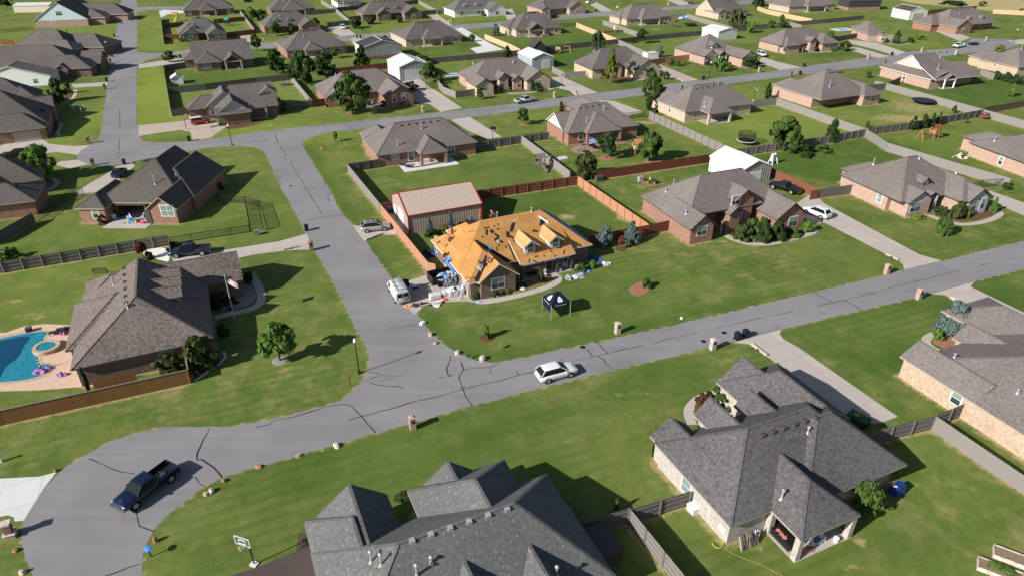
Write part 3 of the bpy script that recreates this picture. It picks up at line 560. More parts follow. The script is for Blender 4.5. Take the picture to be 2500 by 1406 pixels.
house('pink brick house with big plain hip roof and shaded patio', (2005, 245), 24, [W(0, 17.2, 0, 15.2, 'u:hh', p=.72, fi=2.8), W(13.4, 20.2, -1.5, 8, 'v:hb', p=.65), W(.5, 7, 11, 18.6, 'v:bh', p=.65)], roof='shingle_taupe', wall='brick_pink',
    wins=[(1, 'F', 2132, 241, 1.5, 1.5)], vents=[(2026, 178, 2058, 176, 8, 8)], pipes=[(2025, 212, 5.6, 1.6)], key='h13')
house('pink brick house with beige side gable and white trim', (2278, 195), 20, [W(2.5, 18.2, 3.8, 18.5, 'u:gh', p=.62, gm='siding_beige', tr='trim_white'), W(-.7, 5, 0, 18.8, 's+u', p=.34, tr='trim_white'), W(0, 17.8, -.9, 6, 's+v', p=.42, fi=2.2), W(3.4, 8.0, -1.3, 5, 'v:gb', p=.6, tr='trim_white', o=[(0, 0), (1, 0)], cm='trim_white')], roof='shingle_taupe', wall='brick_pink', trim='trim_white',
    wins=[(1, 'L', 2208, 188, .9, 1.7)], vents=[(2250, 133, 2312, 128, 7.2, 5)], pipes=[(2289, 170, 5, 1.4), (2294, 141, 6.5, 1.0)], key='h14')
house('yellow stone house with brown roof at the right edge', (2491, 165), 20, [W(-.5, 20, 0, 14, 'u:hh', p=.6), W(1, 8, 10, 19, 'v:bh', p=.6)], roof='shingle_taupe', wall='brick_cream', wins=[(0, 'L', 2430, 157, .9, 1.0)], pipes=[(2493, 121, 6, 1.0)], key='h15')
house('red brick house behind the big oak with one dormer', (795, 238), 25, [W(-.2, 23, .4, 14.9, 'u:hh', p=.62), W(13.7, 21.8, -7.2, 7, 'v:gb', p=.62), W(0, 6.6, -.9, 7, 'v:gb', p=.6), W(6.5, 13.7, 1.5, 7, 's+v', p=.45, fi=2), W(9.3, 11.9, 3.4, 9, 'v:gb', z=4.9, p=.7, zb=3.4, dormer='win', wm='siding_white', wz=4.3, wh=.9)], roof='shingle_taupe', wall='brick_red', trim='trim_dark',
    wins=[(1, 'F', 963, 241, 1.0, 1.8), (1, 'F', 985, 236, 1.0, 1.8), (2, 'F', 822, 242, 1.1, 1.5), (0, 'L', 781, 226, .7, 1.2)], pipes=[(819, 186, 6.6, .6)], key='h16')
house('tan brick house with stone gables facing the silver pickup', (1161, 213), 22, [W(.8, 23.4, 5.5, 18.7, 'u:hh', p=.68, fi=2), W(0, 5.8, 0, 9, 'v:gb', p=.66, wm='brick_tan'), W(15.4, 23.5, .9, 11, 'v:gb', p=.66, wm='brick_tan'), W(8, 11.6, 3.4, 9, 'v:gb', z=3.4, p=.85), W(12, 15.6, 3, 9, 'v:gb', p=.7)], roof='shingle_taupe', wall='brick_pink', trim='trim_dark',
    wins=[(1, 'F', 1182, 214, 1.5, 1.6), (2, 'F', 1314, 203, 1.6, 1.6), (4, 'F', 1267, 207, 1.3, 1.5), (0, 'L', 1141, 202, .8, 1.4), (3, 'F', 1224, 213, 1.1, 2.1, 'trim_dark', 'door')], pipes=[(1155, 155, 6, .7), (1253, 148, 7, .5)], key='h17')
house('tan brick house half hidden by a tall yellowing conifer', (1448, 170), 22, [W(-.6, 20.8, -.5, 12.6, 'u:hh', p=.72), W(11.2, 20.5, -6, 6, 'v:gb', p=.62), W(5.6, 9.4, -1.8, 5, 'v:gb', z=3.1, p=.8), W(10, 13.2, -2.6, 5, 'v:gb', p=.7)], roof='shingle_brown', wall='brick_tan', trim='trim_dark', wins=[(1, 'F', 1575, 168, 1.6, 1.6)], pipes=[(1450, 124, 5, .8), (1532, 145, 5, .6)], key='h18')
house('pale brick house with white gables beside a white jeep', (1717, 139), 24, [W(.7, 17, 1, 17.4, 'u:hh', p=.62, fi=2), W(.3, 6, -.2, 8, 'v:gb', p=.6, gm='siding_white'), W(9.5, 16.2, -7.6, 8, 'v:gb', p=.62, gm='siding_white'), W(5.5, 9, -1.2, 6, 'v:gb', z=2.9, p=.7, o=[(0, 0), (1, 0)], cm='trim_white'), W(5.2, 8.6, 3, 9, 'v:gb', z=5.1, p=.7, zb=3.4, dormer='win', wm='siding_white', wz=4.6, wh=.8)], roof='shingle_taupe', wall='brick_pink', trim='trim_dark', near=False,
    wins=[(2, 'F', 1822, 145, .9, 1.5), (2, 'F', 1835, 143, .9, 1.5), (1, 'F', 1733, 144, 1.3, 1.4)], key='h19')
house('pink brick house with tall entry gable on a bare green lot', (1907, 111), 22, [W(-.6, 23, -1, 11.4, 'u:hh', p=.72, fi=1.5), W(.2, 7, -2.5, 6, 'v:hb', p=.7), W(10.6, 14, -2.6, 6, 'v:gb', z=3.6, p=.85), W(15, 23.1, -4, 6, 'v:hb', p=.66)], roof='shingle_taupe', wall='brick_pink', trim='trim_dark', near=False,
    wins=[(1, 'F', 1917, 118, 1.5, 1.4), (3, 'F', 2030, 110, 1.6, 1.5), (2, 'F', 1964, 116, 1.0, 2.1, 'trim_dark', 'door')], key='h20')
house('grey house with slate blue siding and an upstairs front window', (530, 279), 25, [W(4.2, 14.6, 2.5, 16.6, 'u:gg', p=.62), W(-.2, 8, -.4, 10, 'v:gb', p=.72, gm='batten_grey'), W(-2.4, 7.6, 6.6, 14, 'v:gb', p=.72, gm='siding_grey'), W(-6.4, 0, 7.0, 14.6, 'u:hb', p=.6), W(-.6, 7.8, -1.2, 1.4, 's+v', p=.4), W(10.6, 15.4, 5.6, 12, 'v:gb', z=5.0, p=.7, gm='siding_white', wm='siding_white'), W(10.4, 15.6, 4.4, 6.4, 's+v', p=.45), W(6.6, 11.8, 2.2, 7, 's+v', p=.4, o=[(1, 0)], cm='brick_grey')], roof='shingle_brown', wall='brick_dark', trim='trim_tan',
    wins=[(1, 'F', 574, 287, 2.6, 1.3), (5, 'F', 653, 231, 1.9, 1.5), (5, 'F', 658, 258, 1.7, 1.2, 'window_blind'), (2, 'F', 518, 273, .9, 1.3)], garages=[(3, 'F', 485, 1, 2.7)], pipes=[(505, 233, 4.6, .7), (539, 224, 6.1, .8)], key='h40')
house('brick house with big brown roof and vaulted back porch', (478, 154), 25, [W(-.5, 16.8, 1.2, 14.6, 'u:gg', p=.72), W(-.2, 7.6, -1.2, 8, 'v:hb', p=.6), W(-3.6, 3, 6, 14, 'u:hb', p=.6), W(8.2, 13.6, -1.7, 7, 'v:gb', p=.75, o=[(0, 0), (1, 0)], cm='brick_grey'), W(13, 17.4, -.6, 7, 's+v', p=.5)], roof='shingle_brown', wall='brick_dark', trim='trim_tan',
    wins=[(1, 'F', 506, 160, 2.0, 1.6, 'window_blind'), (0, 'F', 534, 158, 1.2, 2.0)], vents=[(510, 99, 580, 95, 7, 5)], pipes=[(521, 103, 7.2, .9), (578, 126, 4.6, 1.4), (461, 127, 4.6, .6)], key='h39')
# --- far rows: hip-roofed houses set out by their front eave corners
def far(label, A, B, depth, roof='shingle_taupe', wall='brick_red', th=None, p=.7, porch=None, gables=(), dormers=(), back=None, fi=0, trim='trim_tan', wins=0, t='u:hh', left=None, **k):
    a, b = G(*A, 2.75), G(*B, 2.75); d = b - a; ang = math.atan2(d.y, d.x) if th is None else R(th)
    w = d.x * math.cos(ang) + d.y * math.sin(ang)
    ws = [W(0, w, 0, depth, t, p=p, fi=fi)]
    if porch: ws.append(W(porch[0] * w, porch[1] * w, -2.8, 5, porch[2] if len(porch) > 2 else 'v:hb', p=p, o=[(0, 0), (1, 0)], cm='brick_tan'))
    for g in gables: ws.append(W(g[0] * w, g[1] * w, g[2], 7, g[3] if len(g) > 3 else 'v:gb', p=.62, **(dict(gm=g[4]) if len(g) > 4 else {})))
    for q in dormers: ws.append(W(q * w - 1.2, q * w + 1.2, 1.6, 7, 'v:gb', z=4.6, p=.7, zb=3, dormer='win', wm='siding_white', wz=4.0, wh=.8))
    if back: ws.append(W(back[0] * w, back[1] * w, depth - 5, depth + 5, 'v:bh', p=.62))
    if left: ws.append(W(-left, 4, depth * .3, depth - .6, 'u:hb', p=.6))
    wn = [(0, 'F', w * (q + .5) / wins, 1.45, 1.2, 1.4, ('window_blind', 'window_glass')[q % 2]) for q in range(wins)]
    for i, g in enumerate(ws):
        if g['t'] in ('v:gb', 'v:hb') and not g.get('o') and not g.get('dormer'): wn.append((i, 'F', (g['u0'] + g['u1']) / 2, 1.45, 1.6, 1.4))
    zr = 2.75 + p * depth / 2
    r = house(label, a, math.degrees(ang), ws, roof, wall, trim, p=p, wins=wn, near=False, **k)
    if t == 'u:hh':
        for q in range(5):
            m = MB(); x = depth / 2 + 1 + q * (w - depth - 2) / 5 if w > depth + 3 else w / 2; m.box(x - .2, x + .2, depth / 2 - .75, depth / 2 - .35, zr - .6, zr - .12, 'trim_dark'); m.build('roof_vent', r)
        m = MB(); m.tube((w * .35, depth * .3, zr - depth * .2 * p - .3), (w * .35, depth * .3, zr - depth * .2 * p + 1.0), .1, 'metal_galv'); m.build('vent_pipe', r)
    return r
far('red brick house with hip back porch near the striped metal barn', (697.6, 125), (848, 110), 14.5, 'shingle_brown', 'brick_red', 28, porch=(.27, .55), wins=4, back=(0, .25))
far('tan brick house with covered patio beside the white concrete pad', (989, 97.6), (1126, 84), 13.5, 'shingle_brown', 'brick_tan', 27, porch=(.27, .6), wins=4, back=(0, .25))
far('red brick house with two white dormers behind young trees', (644, 67.6), (775, 58), 13.6, 'shingle_brown', 'brick_red', 27, gables=[(.62, 1.0, -6)], dormers=(.25, .5), fi=1.5, wins=3)
far('brick house with two tan dormers and dark gabled entry wing', (885, 37), (1030, 30), 13, 'shingle_brown', 'brick_dark', 26, gables=[(.22, .48, -2.5), (.66, 1.0, -5)], dormers=(.42, .62), fi=1.5)
far('white farmhouse style house with two dormers and grey roof', (1108, 28), (1236, 22), 14, 'shingle_cool', 'siding_white', 26, gables=[(.60, 1.0, -4, 'v:gb', 'siding_white')], dormers=(.27, .5), trim='trim_white', wins=3, name='white_house')
far('brick house with a gabled back porch and a brick firepit', (1259, 74), (1362, 62), 15, 'shingle_brown', 'brick_tan', 23, porch=(.22, .56, 'v:gb'), wins=4, left=1.5)
far('brick house with shaded entry across from the black SUV', (1318, 24), (1420, 16), 15, 'shingle_brown', 'brick_pink', 24, gables=[(0, .22, -2), (.6, 1.0, -3)], wins=2, fi=1.5)
far('tan brick house with back porch near the wooden playset', (1530, 47.6), (1636, 38), 14, 'shingle_taupe', 'brick_tan', 24, porch=(.24, .66), wins=4, left=1)
far('brick house with a white shingled side gable behind the willow', (1744, 31), (1834, 26), 14, 'shingle_brown', 'brick_tan', 24, gables=[(.0, .26, -3)], t='u:gh', wins=3, back=(.4, .8))
far('tan brick house with three bay back porch at the top', (1927.6, 17.5), (2028, 7.5), 15, 'shingle_taupe', 'brick_tan', 22, porch=(.3, .7), wins=4)
far('brown roofed brick house with two garage doors and a small pool', (2119, 84), (2180, 92), 13, 'shingle_taupe', 'brick_pink', 4, p=.65, t='u:hh', gables=[(.72, 1.02, -3), (1.05, 1.45, 2)], back=(.5, 1.5), garages=[(0, 'F', 3.5, 1.1, 4.6), (0, 'F', 9, 1.1, 2.6)])
far('orange brick house with two arched dormers and a long porch', (2316, 64), (2467, 60), 15, 'shingle_taupe', 'brick_red', 20, gables=[(.0, .32, -4)], dormers=(.48, .74), fi=1.5, wins=2, left=4)
far('dark roofed brick house with back porch, red fence behind it', (447, 27), (573, 20), 14, 'shingle_brown', 'brick_dark', 26, porch=(.3, .62), wins=4)
far('grey roofed brick house with light blue front gable', (437, 84), (553, 80), 13.5, 'shingle_cool', 'brick_dark', 27, gables=[(.05, .42, -1.5, 'v:gb', 'siding_blue'), (.55, 1.0, -7, 'v:gb', 'siding_blue')], dormers=(.35,), fi=1.5, wins=2)
far('dark brick house with a long porch along the top edge', (660, 26), (765, 16), 13, 'shingle_brown', 'brick_dark', 26, porch=(.25, .75), wins=3)
far('white sided house by a long dark fence at the top edge', (822, 6), (884, 3), 14, 'shingle_cool', 'siding_white', 26, porch=(.2, .7), name='white_house')
# --- west side of the long street
house('brick house with pale blue upper gable facing a green lot', (80, 52), 14, [W(0, 21, 0, 26, 'v:gb', p=.66, gm='siding_pale_blue'), W(12, 34, 12, 25, 'u:bh', p=.66), W(-1.5, 6, 12, 24, 'u:hb', p=.6), W(20, 27, 3, 16, 'u:bh', p=.5)], 'shingle_brown', 'brick_pink', 'trim_white', near=False, wins=[(0, 'F', 143, 33, 2.3, 1.7, 'window_glass', 'up'), (0, 'F', 130, 56, 1.6, 1.1, 'window_blind')])
house('brick house with steep brown hip roof beside a flagpole', (17, 121), -3, [W(0, 22, 0, 15, 'u:hh', p=.72), W(17, 31, 5, 17, 'u:bh', p=.6), W(16, 24, -1, 8, 'u:bh', p=.6)], 'shingle_brown', 'brick_dark', near=False)
house('brick house with small entry gable and a shrub bed by the drive', (-20, 176), 14, [W(0, 24, 0, 18, 'u:gh', p=.62, gm='siding_white'), W(16, 27, -1, 10, 'u:bh', p=.55), W(17, 21, -2, 5, 'v:gb', p=.7), W(22, 28, 6, 16, 'u:bg', p=.6)], 'shingle_brown', 'brick_dark', near=False, key='h35')
house('low house with a white vinyl gable at the left edge', (-14, 192), 14, [W(-6, 14.5, 0, 8, 'v:gb', p=.3, gm='siding_white', tr='trim_white')], 'shingle_brown', 'siding_white', 'trim_white', near=False, name='white_house', wins=[(0, 'F', 10, 1.4, 1.2, 1.2)])
house('large dark brick house with tan garage door and steep roof', (20, 322), 27, [W(-16, 7.5, 3, 20, 'u:hh', p=.80), W(-3, 7.2, 0, 9, 'u:hb' if 0 else 'u:bh', p=.62), W(-4, 7.0, 18, 30, 'u:hh', p=.78), W(3, 8, 16, 23, 'u:bg', p=.8), W(-12, 4, 26, 40, 'u:hh', p=.78)], 'shingle_brown', 'brick_red', garages=[(1, 'F', 66, 331, 5.0)], key='h36')
house('dark roofed brick house behind the light green pine', (0, 452), 26, [W(-10, 6.5, 0, 13, 'u:hh', p=.55), W(-12, 2, -10, 2, 'v:hb', p=.55)], 'shingle_dark', 'brick_red', near=True, key='h41')
house('small dark roofed brick house wing behind the blue spruce', (-8, 502), 22, [W(-10, 5.6, 0, 9, 'u:hh', p=.5)], 'shingle_dark', 'brick_red', near=True, key='h41b')

# --- metal shops, barns and garden sheds
def shop(label, A, th, w, d, h, rise, roof, wall, trim, ridge='v', name='metal_shop', A0=0.0, door=None, lean=None, base=None, frontwall=None, cat='shed'):
    a = G(A[0], A[1], A0); root = empty(name, label, cat, (a.x, a.y, 0), R(th)); b = MB(); r = MB(); t = MB(); ov = .12
    b.box(0, w, 0, d, base or 0, h, wall)
    if base: q = MB(); q.box(-.04, w + .04, -.04, d + .04, 0, base, 'brick_red'); q.build('wainscot', root)
    if ridge == 'v':
        for y, fl in ((0, 0), (d, 1)):
            T = [(0, y, h), (w, y, h), (w / 2, y, h + rise)]; b.face(T if not fl else T[::-1], frontwall or wall)
        L = [(-ov, w / 2, 0), (w / 2, w + ov, 1)]
        k = rise / (w / 2); ze = h - k * ov + .05; zr = h + rise + .05
        r.face([(-ov, -ov, ze), (w / 2, -ov, zr), (w / 2, d + ov, zr), (-ov, d + ov, ze)][::-1][::-1], roof); r.face([(w / 2, -ov, zr), (w + ov, -ov, ze), (w + ov, d + ov, ze), (w / 2, d + ov, zr)], roof)
        E_ = [((-ov, -ov, ze), (w / 2, -ov, zr)), ((w / 2, -ov, zr), (w + ov, -ov, ze)), ((-ov, d + ov, ze), (w / 2, d + ov, zr)), ((w / 2, d + ov, zr), (w + ov, d + ov, ze)), ((-ov, -ov, ze), (-ov, d + ov, ze)), ((w + ov, -ov, ze), (w + ov, d + ov, ze)), ((w / 2, -ov, zr), (w / 2, d + ov, zr))]
        if frontwall: b.box(.02, w - .02, -.03, .0, 0, h, frontwall)
    else:
        for x, fl in ((0, 1), (w, 0)):
            T = [(x, 0, h), (x, d, h), (x, d / 2, h + rise)]; b.face(T if not fl else T[::-1], wall)
        k = rise / (d / 2); ze = h - k * ov + .05; zr = h + rise + .05
        r.face([(-ov, -ov, ze), (w + ov, -ov, ze), (w + ov, d / 2, zr), (-ov, d / 2, zr)], roof); r.face([(-ov, d / 2, zr), (w + ov, d / 2, zr), (w + ov, d + ov, ze), (-ov, d + ov, ze)], roof)
        E_ = [((-ov, -ov, ze), (-ov, d / 2, zr)), ((-ov, d / 2, zr), (-ov, d + ov, ze)), ((w + ov, -ov, ze), (w + ov, d / 2, zr)), ((w + ov, d / 2, zr), (w + ov, d + ov, ze)), ((-ov, -ov, ze), (w + ov, -ov, ze)), ((-ov, d + ov, ze), (w + ov, d + ov, ze)), ((-ov, d / 2, zr), (w + ov, d / 2, zr))]
    for p_, q_ in E_: t.bar(p_, q_, .16, .16, trim)
    if trim == 'trim_red':
        for x, y in ((0, 0), (w, 0), (0, d), (w, d)): t.box(x - .1, x + .1, y - .1, y + .1, 0, h, trim)
    b.build('wall', root); r.build('roof', root); t.build('trim', root)
    for dd in door or ():
        sd, c, ww, hh, m_ = dd
        c = {'F': (c, -.02, hh / 2), 'L': (-.02, c, hh / 2), 'R': (w + .02, c, hh / 2)}[sd]
        window(root, c, SIDE[sd], ww, hh, 'garage' if ww > 1.5 else 'door', m_, 'trim_white')
    return root
a0 = G(1000, 575)
rs = shop('tan metal shop with red trim and ribbed roof behind reroofed house', (1000, 575), 23.7, 12.6, 10.0, 3.4, 2.1, 'rib_tan_roof', 'rib_tan_wall', 'trim_red', 'u', door=[('L', 4.6, 3.0, 2.7, 'trim_white'), ('L', 8.3, 1.1, 2.1, 'trim_white')])
shop('white metal shop with dark ribbed gable end behind brick house', (1805, 455), 24, 7.2, 9.3, 3.0, 1.5, 'metal_white', 'metal_white', 'trim_white', 'v', frontwall='rib_grey', door=[('F', 3.6, 2.6, 2.4, 'trim_white')])
shop('grey metal barn with black roof and ribbed striped end wall', (889, 149), 27, 13.5, 10, 4.2, 1.9, 'siding_dark', 'rib_white', 'trim_white', 'v', base=1.2, frontwall='rib_grey')
shop('metal garage with white roll door and striped gable front', (977, 199), 26, 9.6, 12, 4.0, 1.6, 'metal_white', 'metal_white', 'trim_white', 'v', frontwall='rib_grey', door=[('F', 4.6, 5.6, 3.0, 'metal_white')])
shop('blue grey metal garage with white door beside tan brick house', (1299, 171), 24, 7.6, 11, 3.4, 1.3, 'metal_white', 'rib_blue', 'trim_white', 'v', door=[('F', 5.0, 2.8, 2.6, 'metal_white')])
shop('dark garden shed with rounded barn roof beside the playset', (1303, 138), 20, 4.4, 5, 3.0, 2.0, 'siding_dark', 'siding_dark', 'trim_dark', 'v', name='garden_shed')
shop('white roofed metal shed behind the pale gabled house', (1752, 100), 24, 9, 10, 3.2, 1.0, 'metal_white', 'metal_white', 'trim_white', 'v')
shop('white metal garage with maroon roof and brown door', (2217, 50), 14, 9.5, 11, 3.6, 1.6, 'trim_dark', 'metal_white', 'trim_white', 'v', door=[('F', 4.7, 5.5, 2.8, 'trim_tan')])
shop('black metal barn on a tan stone base at the top', (2070, 27), 10, 17, 9, 4.2, 2.2, 'siding_dark', 'rib_dark', 'trim_dark', 'u', base=1.4, name='metal_barn')
shop('tiny white garden shed in the back lawn by the long street', (420, 208), 24, 3.2, 3.4, 1.7, .9, 'metal_white', 'siding_white', 'trim_white', 'v', name='garden_shed')
shop('long white metal shed at the top left corner', (36, 32), 8, 16, 8, 3.0, .8, 'metal_white', 'siding_beige', 'trim_white', 'u')
# ---------------------------------------------------------------- fences (points: top edge in the photo, 1.83 m up)
def fence(label, pts, mat='picket_grey', post='wood_grey', rails=0, h=1.83, posts=True, name='wood_fence', cat='fence', wear=.7, cap=None):
    P = [G(x, y, h) for x, y in pts]; o = P[0].copy(); o.z = 0
    root = empty(name, label, cat, o); pk, rl = MB(), MB(); near = o.length < 190; pp = []
    for a, b in zip(P, P[1:]):
        a = a - o; b = b - o; a.z = b.z = 0; L = (b - a).length; d = (b - a) / L; nrm = Vector((-d.y, d.x, 0))
        if o.length < 135:
            n = max(1, int(L / .145)); s = L / n
            for i in range(n):
                q = a + d * (s * i); e = a + d * (s * (i + .95)); t = nrm * .011; zz = h + ru(-.025, .025); j = nrm * ru(-.006, .006)
                pk.hexa([q - t + j, e - t + j, e + t + j, q + t + j], [v + Vector((0, 0, zz)) + j for v in (q - t, e - t, e + t, q + t)], mat)
        else:
            t = nrm * .012; pk.hexa([a - t, b - t, b + t, a + t], [v + Vector((0, 0, h)) for v in (a - t, b - t, b + t, a + t)], mat)
        if rails:
            s = nrm * (.05 * rails)
            for zz in (.35, .95, 1.5): rl.bar(a + s + Vector((0, 0, zz)), b + s + Vector((0, 0, zz)), .045, .09, post)
        if cap: rl.bar(a + Vector((0, 0, h + .03)), b + Vector((0, 0, h + .03)), .16, .05, cap)
        n = max(1, round(L / 2.44)); s = nrm * (.09 * (rails or 1))
        for i in range(n + 1): pp.append(a + d * (L * i / n) + s)
        if wear: WEAR.append((a.x + o.x, a.y + o.y, b.x + o.x, b.y + o.y, wear))
    pk.build('picket_panel', root)
    if rl.f: rl.build('rail', root)
    if posts and near and rails:
        base = None
        for q in pp[:60]:
            if base is None:
                m = MB(); m.box(-.05, .05, -.05, .05, 0, h + .03, post); base = m.build('post', root); base.location = q
            else:
                c = base.copy(); C.objects.link(c); c.parent = root; c.location = q
    return root
def mesh_fence(label, pts, h=1.25, name='chain_link_fence'):
    P = [G(x, y, h) for x, y in pts]; o = P[0].copy(); o.z = 0; root = empty(name, label, 'fence', o); m, r = MB(), MB(); base = None
    for a, b in zip(P, P[1:]):
        a = a - o; b = b - o; a.z = b.z = 0; u = Vector((0, 0, h)); m.face([a, b, b + u, a + u], 'chain_mesh')
        r.bar(a + u, b + u, .06, .05, 'metal_black'); r.bar(a + u * .04, b + u * .04, .04, .04, 'metal_black')
        L = (b - a).length; n = max(1, round(L / 3.0))
        for i in range(n + 1):
            q = a + (b - a) * (i / n)
            if base is None: k = MB(); k.tube((0, 0, 0), (0, 0, h + .08), .04, 'metal_black', n=6); base = k.build('post', root); base.location = q
            else: c = base.copy(); C.objects.link(c); c.parent = root; c.location = q
    m.build('wire_mesh', root); r.build('rail', root); return root
fence('weathered grey fence bordering the back lot along the cross street', [(848, 401), (927, 497)])
fence('dark fence joining the grey side fence to the wide brown house', [(849, 400), (924, 389)], 'picket_dark', 'wood_dark', -1)
fence('orange stained fence running past the silver SUV to the driveway', [(928, 498), (1044, 640), (1063, 645)], 'picket_orange', 'wood_orange')
fence('red brown fence left of the tan metal shop', [(929, 496), (976, 489)], 'picket_red', 'wood_red', -1)
fence('red brown fence with posts behind the tan metal shop', [(1161, 466), (1409, 430)], 'picket_red', 'wood_red', -1)
fence('light orange fence with posts running down to the blue spruces', [(1411, 430), (1585, 548)], 'picket_orange', 'wood_orange', -1)
fence('dark red front fence between spruces and gabled brick house', [(1440, 575), (1587, 549), (1635, 538)], 'picket_red', 'wood_red')
fence('maroon fence running from the corner bush to the white shop', [(1456, 418), (1747, 375)], 'picket_maroon', 'wood_maroon')
fence('grey fence from the wide brown house to its neighbour', [(1164, 347), (1272, 331), (1340, 322)], 'picket_dark', 'wood_grey', -1)
fence('tall grey fence beside the weathered swing set', [(1273, 331), (1391, 418)], 'picket_grey', 'wood_grey', 1)
fence('grey fence running down behind the orange playset to the white shop', [(1586, 272), (1766, 353), (1786, 366)], 'picket_grey', 'wood_grey', -1)
fence('grey back fence between the white shop and the long grey fence', [(1799, 364), (1873, 353), (1938, 345), (2047, 328), (2114, 315)], 'picket_grey', 'wood_grey', -1)
fence('longest grey fence crossing the right half of the picture', [(1842, 246), (1897, 240), (2115, 315), (2170, 350), (2468, 436)], 'picket_grey', 'wood_grey')
fence('grey fence behind the round black trampoline running right', [(2137, 198), (2168, 204), (2403, 268), (2500, 294), (2600, 322)], 'picket_grey', 'wood_grey')
fence('dark fence with posts behind the four little cypress trees', [(2121, 312), (2218, 300), (2400, 268)], 'picket_dark', 'wood_grey', -1)
fence('brown fence at the right edge behind the trampoline lawn', [(2405, 262), (2499, 246), (2600, 230)], 'picket_dark', 'wood_brown', -1)
fence('short grey fence joining the beige gabled house', [(2122, 208), (2168, 203), (2201, 187)], 'picket_dark', 'wood_grey', -1)
fence('pale fence segment beside the yellow stone house', [(2377, 171), (2396, 170), (2430, 180)], 'picket_grey', 'wood_grey')
fence('red fence beside the dark pickup behind the gabled brick house', [(1876, 406), (1899, 417), (2001, 463), (1981, 466)], 'picket_red', 'wood_red')
fence('short grey gate fence joining the pink brick house', [(2003, 462), (2083, 451)], 'picket_dark', 'wood_grey')
fence('grey weathered fence with posts behind the left lawn', [(-60, 648), (0, 639), (411, 573), (414, 600)], 'picket_dark', 'wood_grey', -1)
fence('small brown fence at the left edge by the dark roofed wing', [(-30, 577), (0, 562), (77, 520)], 'picket_dark', 'wood_brown')
fence('golden brown capped fence at the lower left by the pool', [(-120, 1030), (0, 1002), (458, 903), (451, 858)], 'picket_brown', 'wood_brown', 1, cap='wood_grey')
fence('low brown screen fence beside the pool equipment', [(223, 929), (330, 907)], 'picket_brown', 'wood_brown', h=1.5)
fence('grey fence between charcoal roof and grey mottled roof', [(1400, 1281), (1424, 1274), (1537, 1239)], 'picket_dark', 'wood_grey', -1)
fence('grey fence joining the mottled roof house wall', [(1539, 1243), (1686, 1198)], 'picket_dark', 'wood_grey', -1)
fence('pale grey fence running out of the bottom edge', [(1538, 1241), (1672, 1406), (1760, 1515)], 'picket_grey', 'wood_grey', -1)
fence('dark fence joining the driveway end to the tan brick wall', [(2128, 1053), (2285, 1014), (2364, 981)], 'picket_dark', 'wood_grey', -1)
fence('grey fence at the lower right beside the tan brick wall', [(2286, 1015), (2343, 1054), (2499, 1159), (2640, 1250)], 'picket_grey', 'wood_grey')
fence('dark back fence behind the two oak trees near the striped barn', [(411, 214), (500, 205), (623, 190), (707, 181)], 'picket_dark', 'wood_grey')
fence('brown slatted fence left of the oak house', [(709, 183), (761, 245)], 'picket_grey', 'wood_grey', 1)
fence('grey front fence right of the grey gabled house', [(676, 255), (761, 245)], 'picket_dark', 'wood_grey')
fence('short bright red fence joining the oak house', [(762, 246), (794, 240)], 'picket_red', 'wood_red')
fence('black fence along the strip beside the long street', [(398, 160), (416, 267)], 'picket_dark', 'wood_dark')
fence('dark fence from the long street to the vaulted porch house', [(399, 160), (453, 152)], 'picket_dark', 'wood_dark', -1)
fence('grey fence piece left of the single garage door', [(416, 268), (463, 262)], 'picket_dark', 'wood_grey')
fence('red brown fence behind the two trees and the white garage', [(820, 167), (955, 153)], 'picket_red', 'wood_brown')
fence('long dark fence behind the white concrete pad', [(1036, 143), (1226, 127), (1268, 123)], 'picket_dark', 'wood_grey', -1)
fence('grey side fence right of the striped barn', [(973, 119), (985, 140)], 'picket_grey', 'wood_grey')
fence('grey corner fence beside the small round pool', [(1068, 195), (1083, 213), (1112, 224), (1161, 217)], 'picket_grey', 'wood_grey')
fence('new orange fence right of the white concrete pad', [(1183, 84), (1249, 110), (1269, 120)], 'picket_new', 'wood_new', 1)
fence('new orange fence beside the firepit house', [(1407, 56), (1506, 95)], 'picket_new', 'wood_new', 1)
fence('dark fence behind the playset with green roof', [(1323, 115), (1438, 103), (1508, 96)], 'picket_dark', 'wood_grey')
fence('grey corner fence beside the dark barn roofed shed', [(1269, 122), (1296, 136)], 'picket_grey', 'wood_grey')
fence('grey fence by the blue garage driveway', [(1348, 162), (1378, 177), (1431, 174)], 'picket_grey', 'wood_grey')
fence('grey diagonal fence behind the firepit house lawn', [(1472, 50), (1561, 80)], 'picket_grey', 'wood_grey', 1)
fence('dark fence with posts under the round black trampoline lawn', [(1510, 95), (1578, 88), (1696, 77), (1793, 68)], 'picket_dark', 'wood_grey', -1)
fence('grey fence right of the small willow running to the conifer house', [(1510, 97), (1609, 141)], 'picket_grey', 'wood_grey')
fence('reddish front fence joining the pale gabled house', [(1592, 146), (1622, 141), (1683, 134)], 'picket_orange', 'wood_orange')
fence('grey fence from the blue tarp to the big willow', [(1636, 36), (1676, 34), (1793, 68)], 'picket_grey', 'wood_grey')
fence('grey fence right of the big willow tree', [(1794, 68), (1875, 59)], 'picket_grey', 'wood_grey')
fence('dark fence behind the little pool at the upper right', [(1932, 54), (2020, 47), (2110, 38)], 'picket_dark', 'wood_grey')
fence('grey diagonal fence left of the little pool', [(1930, 54), (1958, 62)], 'picket_grey', 'wood_grey')
fence('new orange fence in front of the three bay porch', [(1850, 16), (1875, 25), (1983, 47)], 'picket_new', 'wood_new')
fence('dark red fence at the upper right before the dry field', [(2250, 27), (2386, 15)], 'picket_red', 'wood_red')
fence('orange fence at the top right corner before the dry field', [(2426, 24), (2500, 28), (2580, 33)], 'picket_new', 'wood_new')
fence('dark fence left of the two garage doors', [(2035, 92), (2096, 81)], 'picket_dark', 'wood_grey')
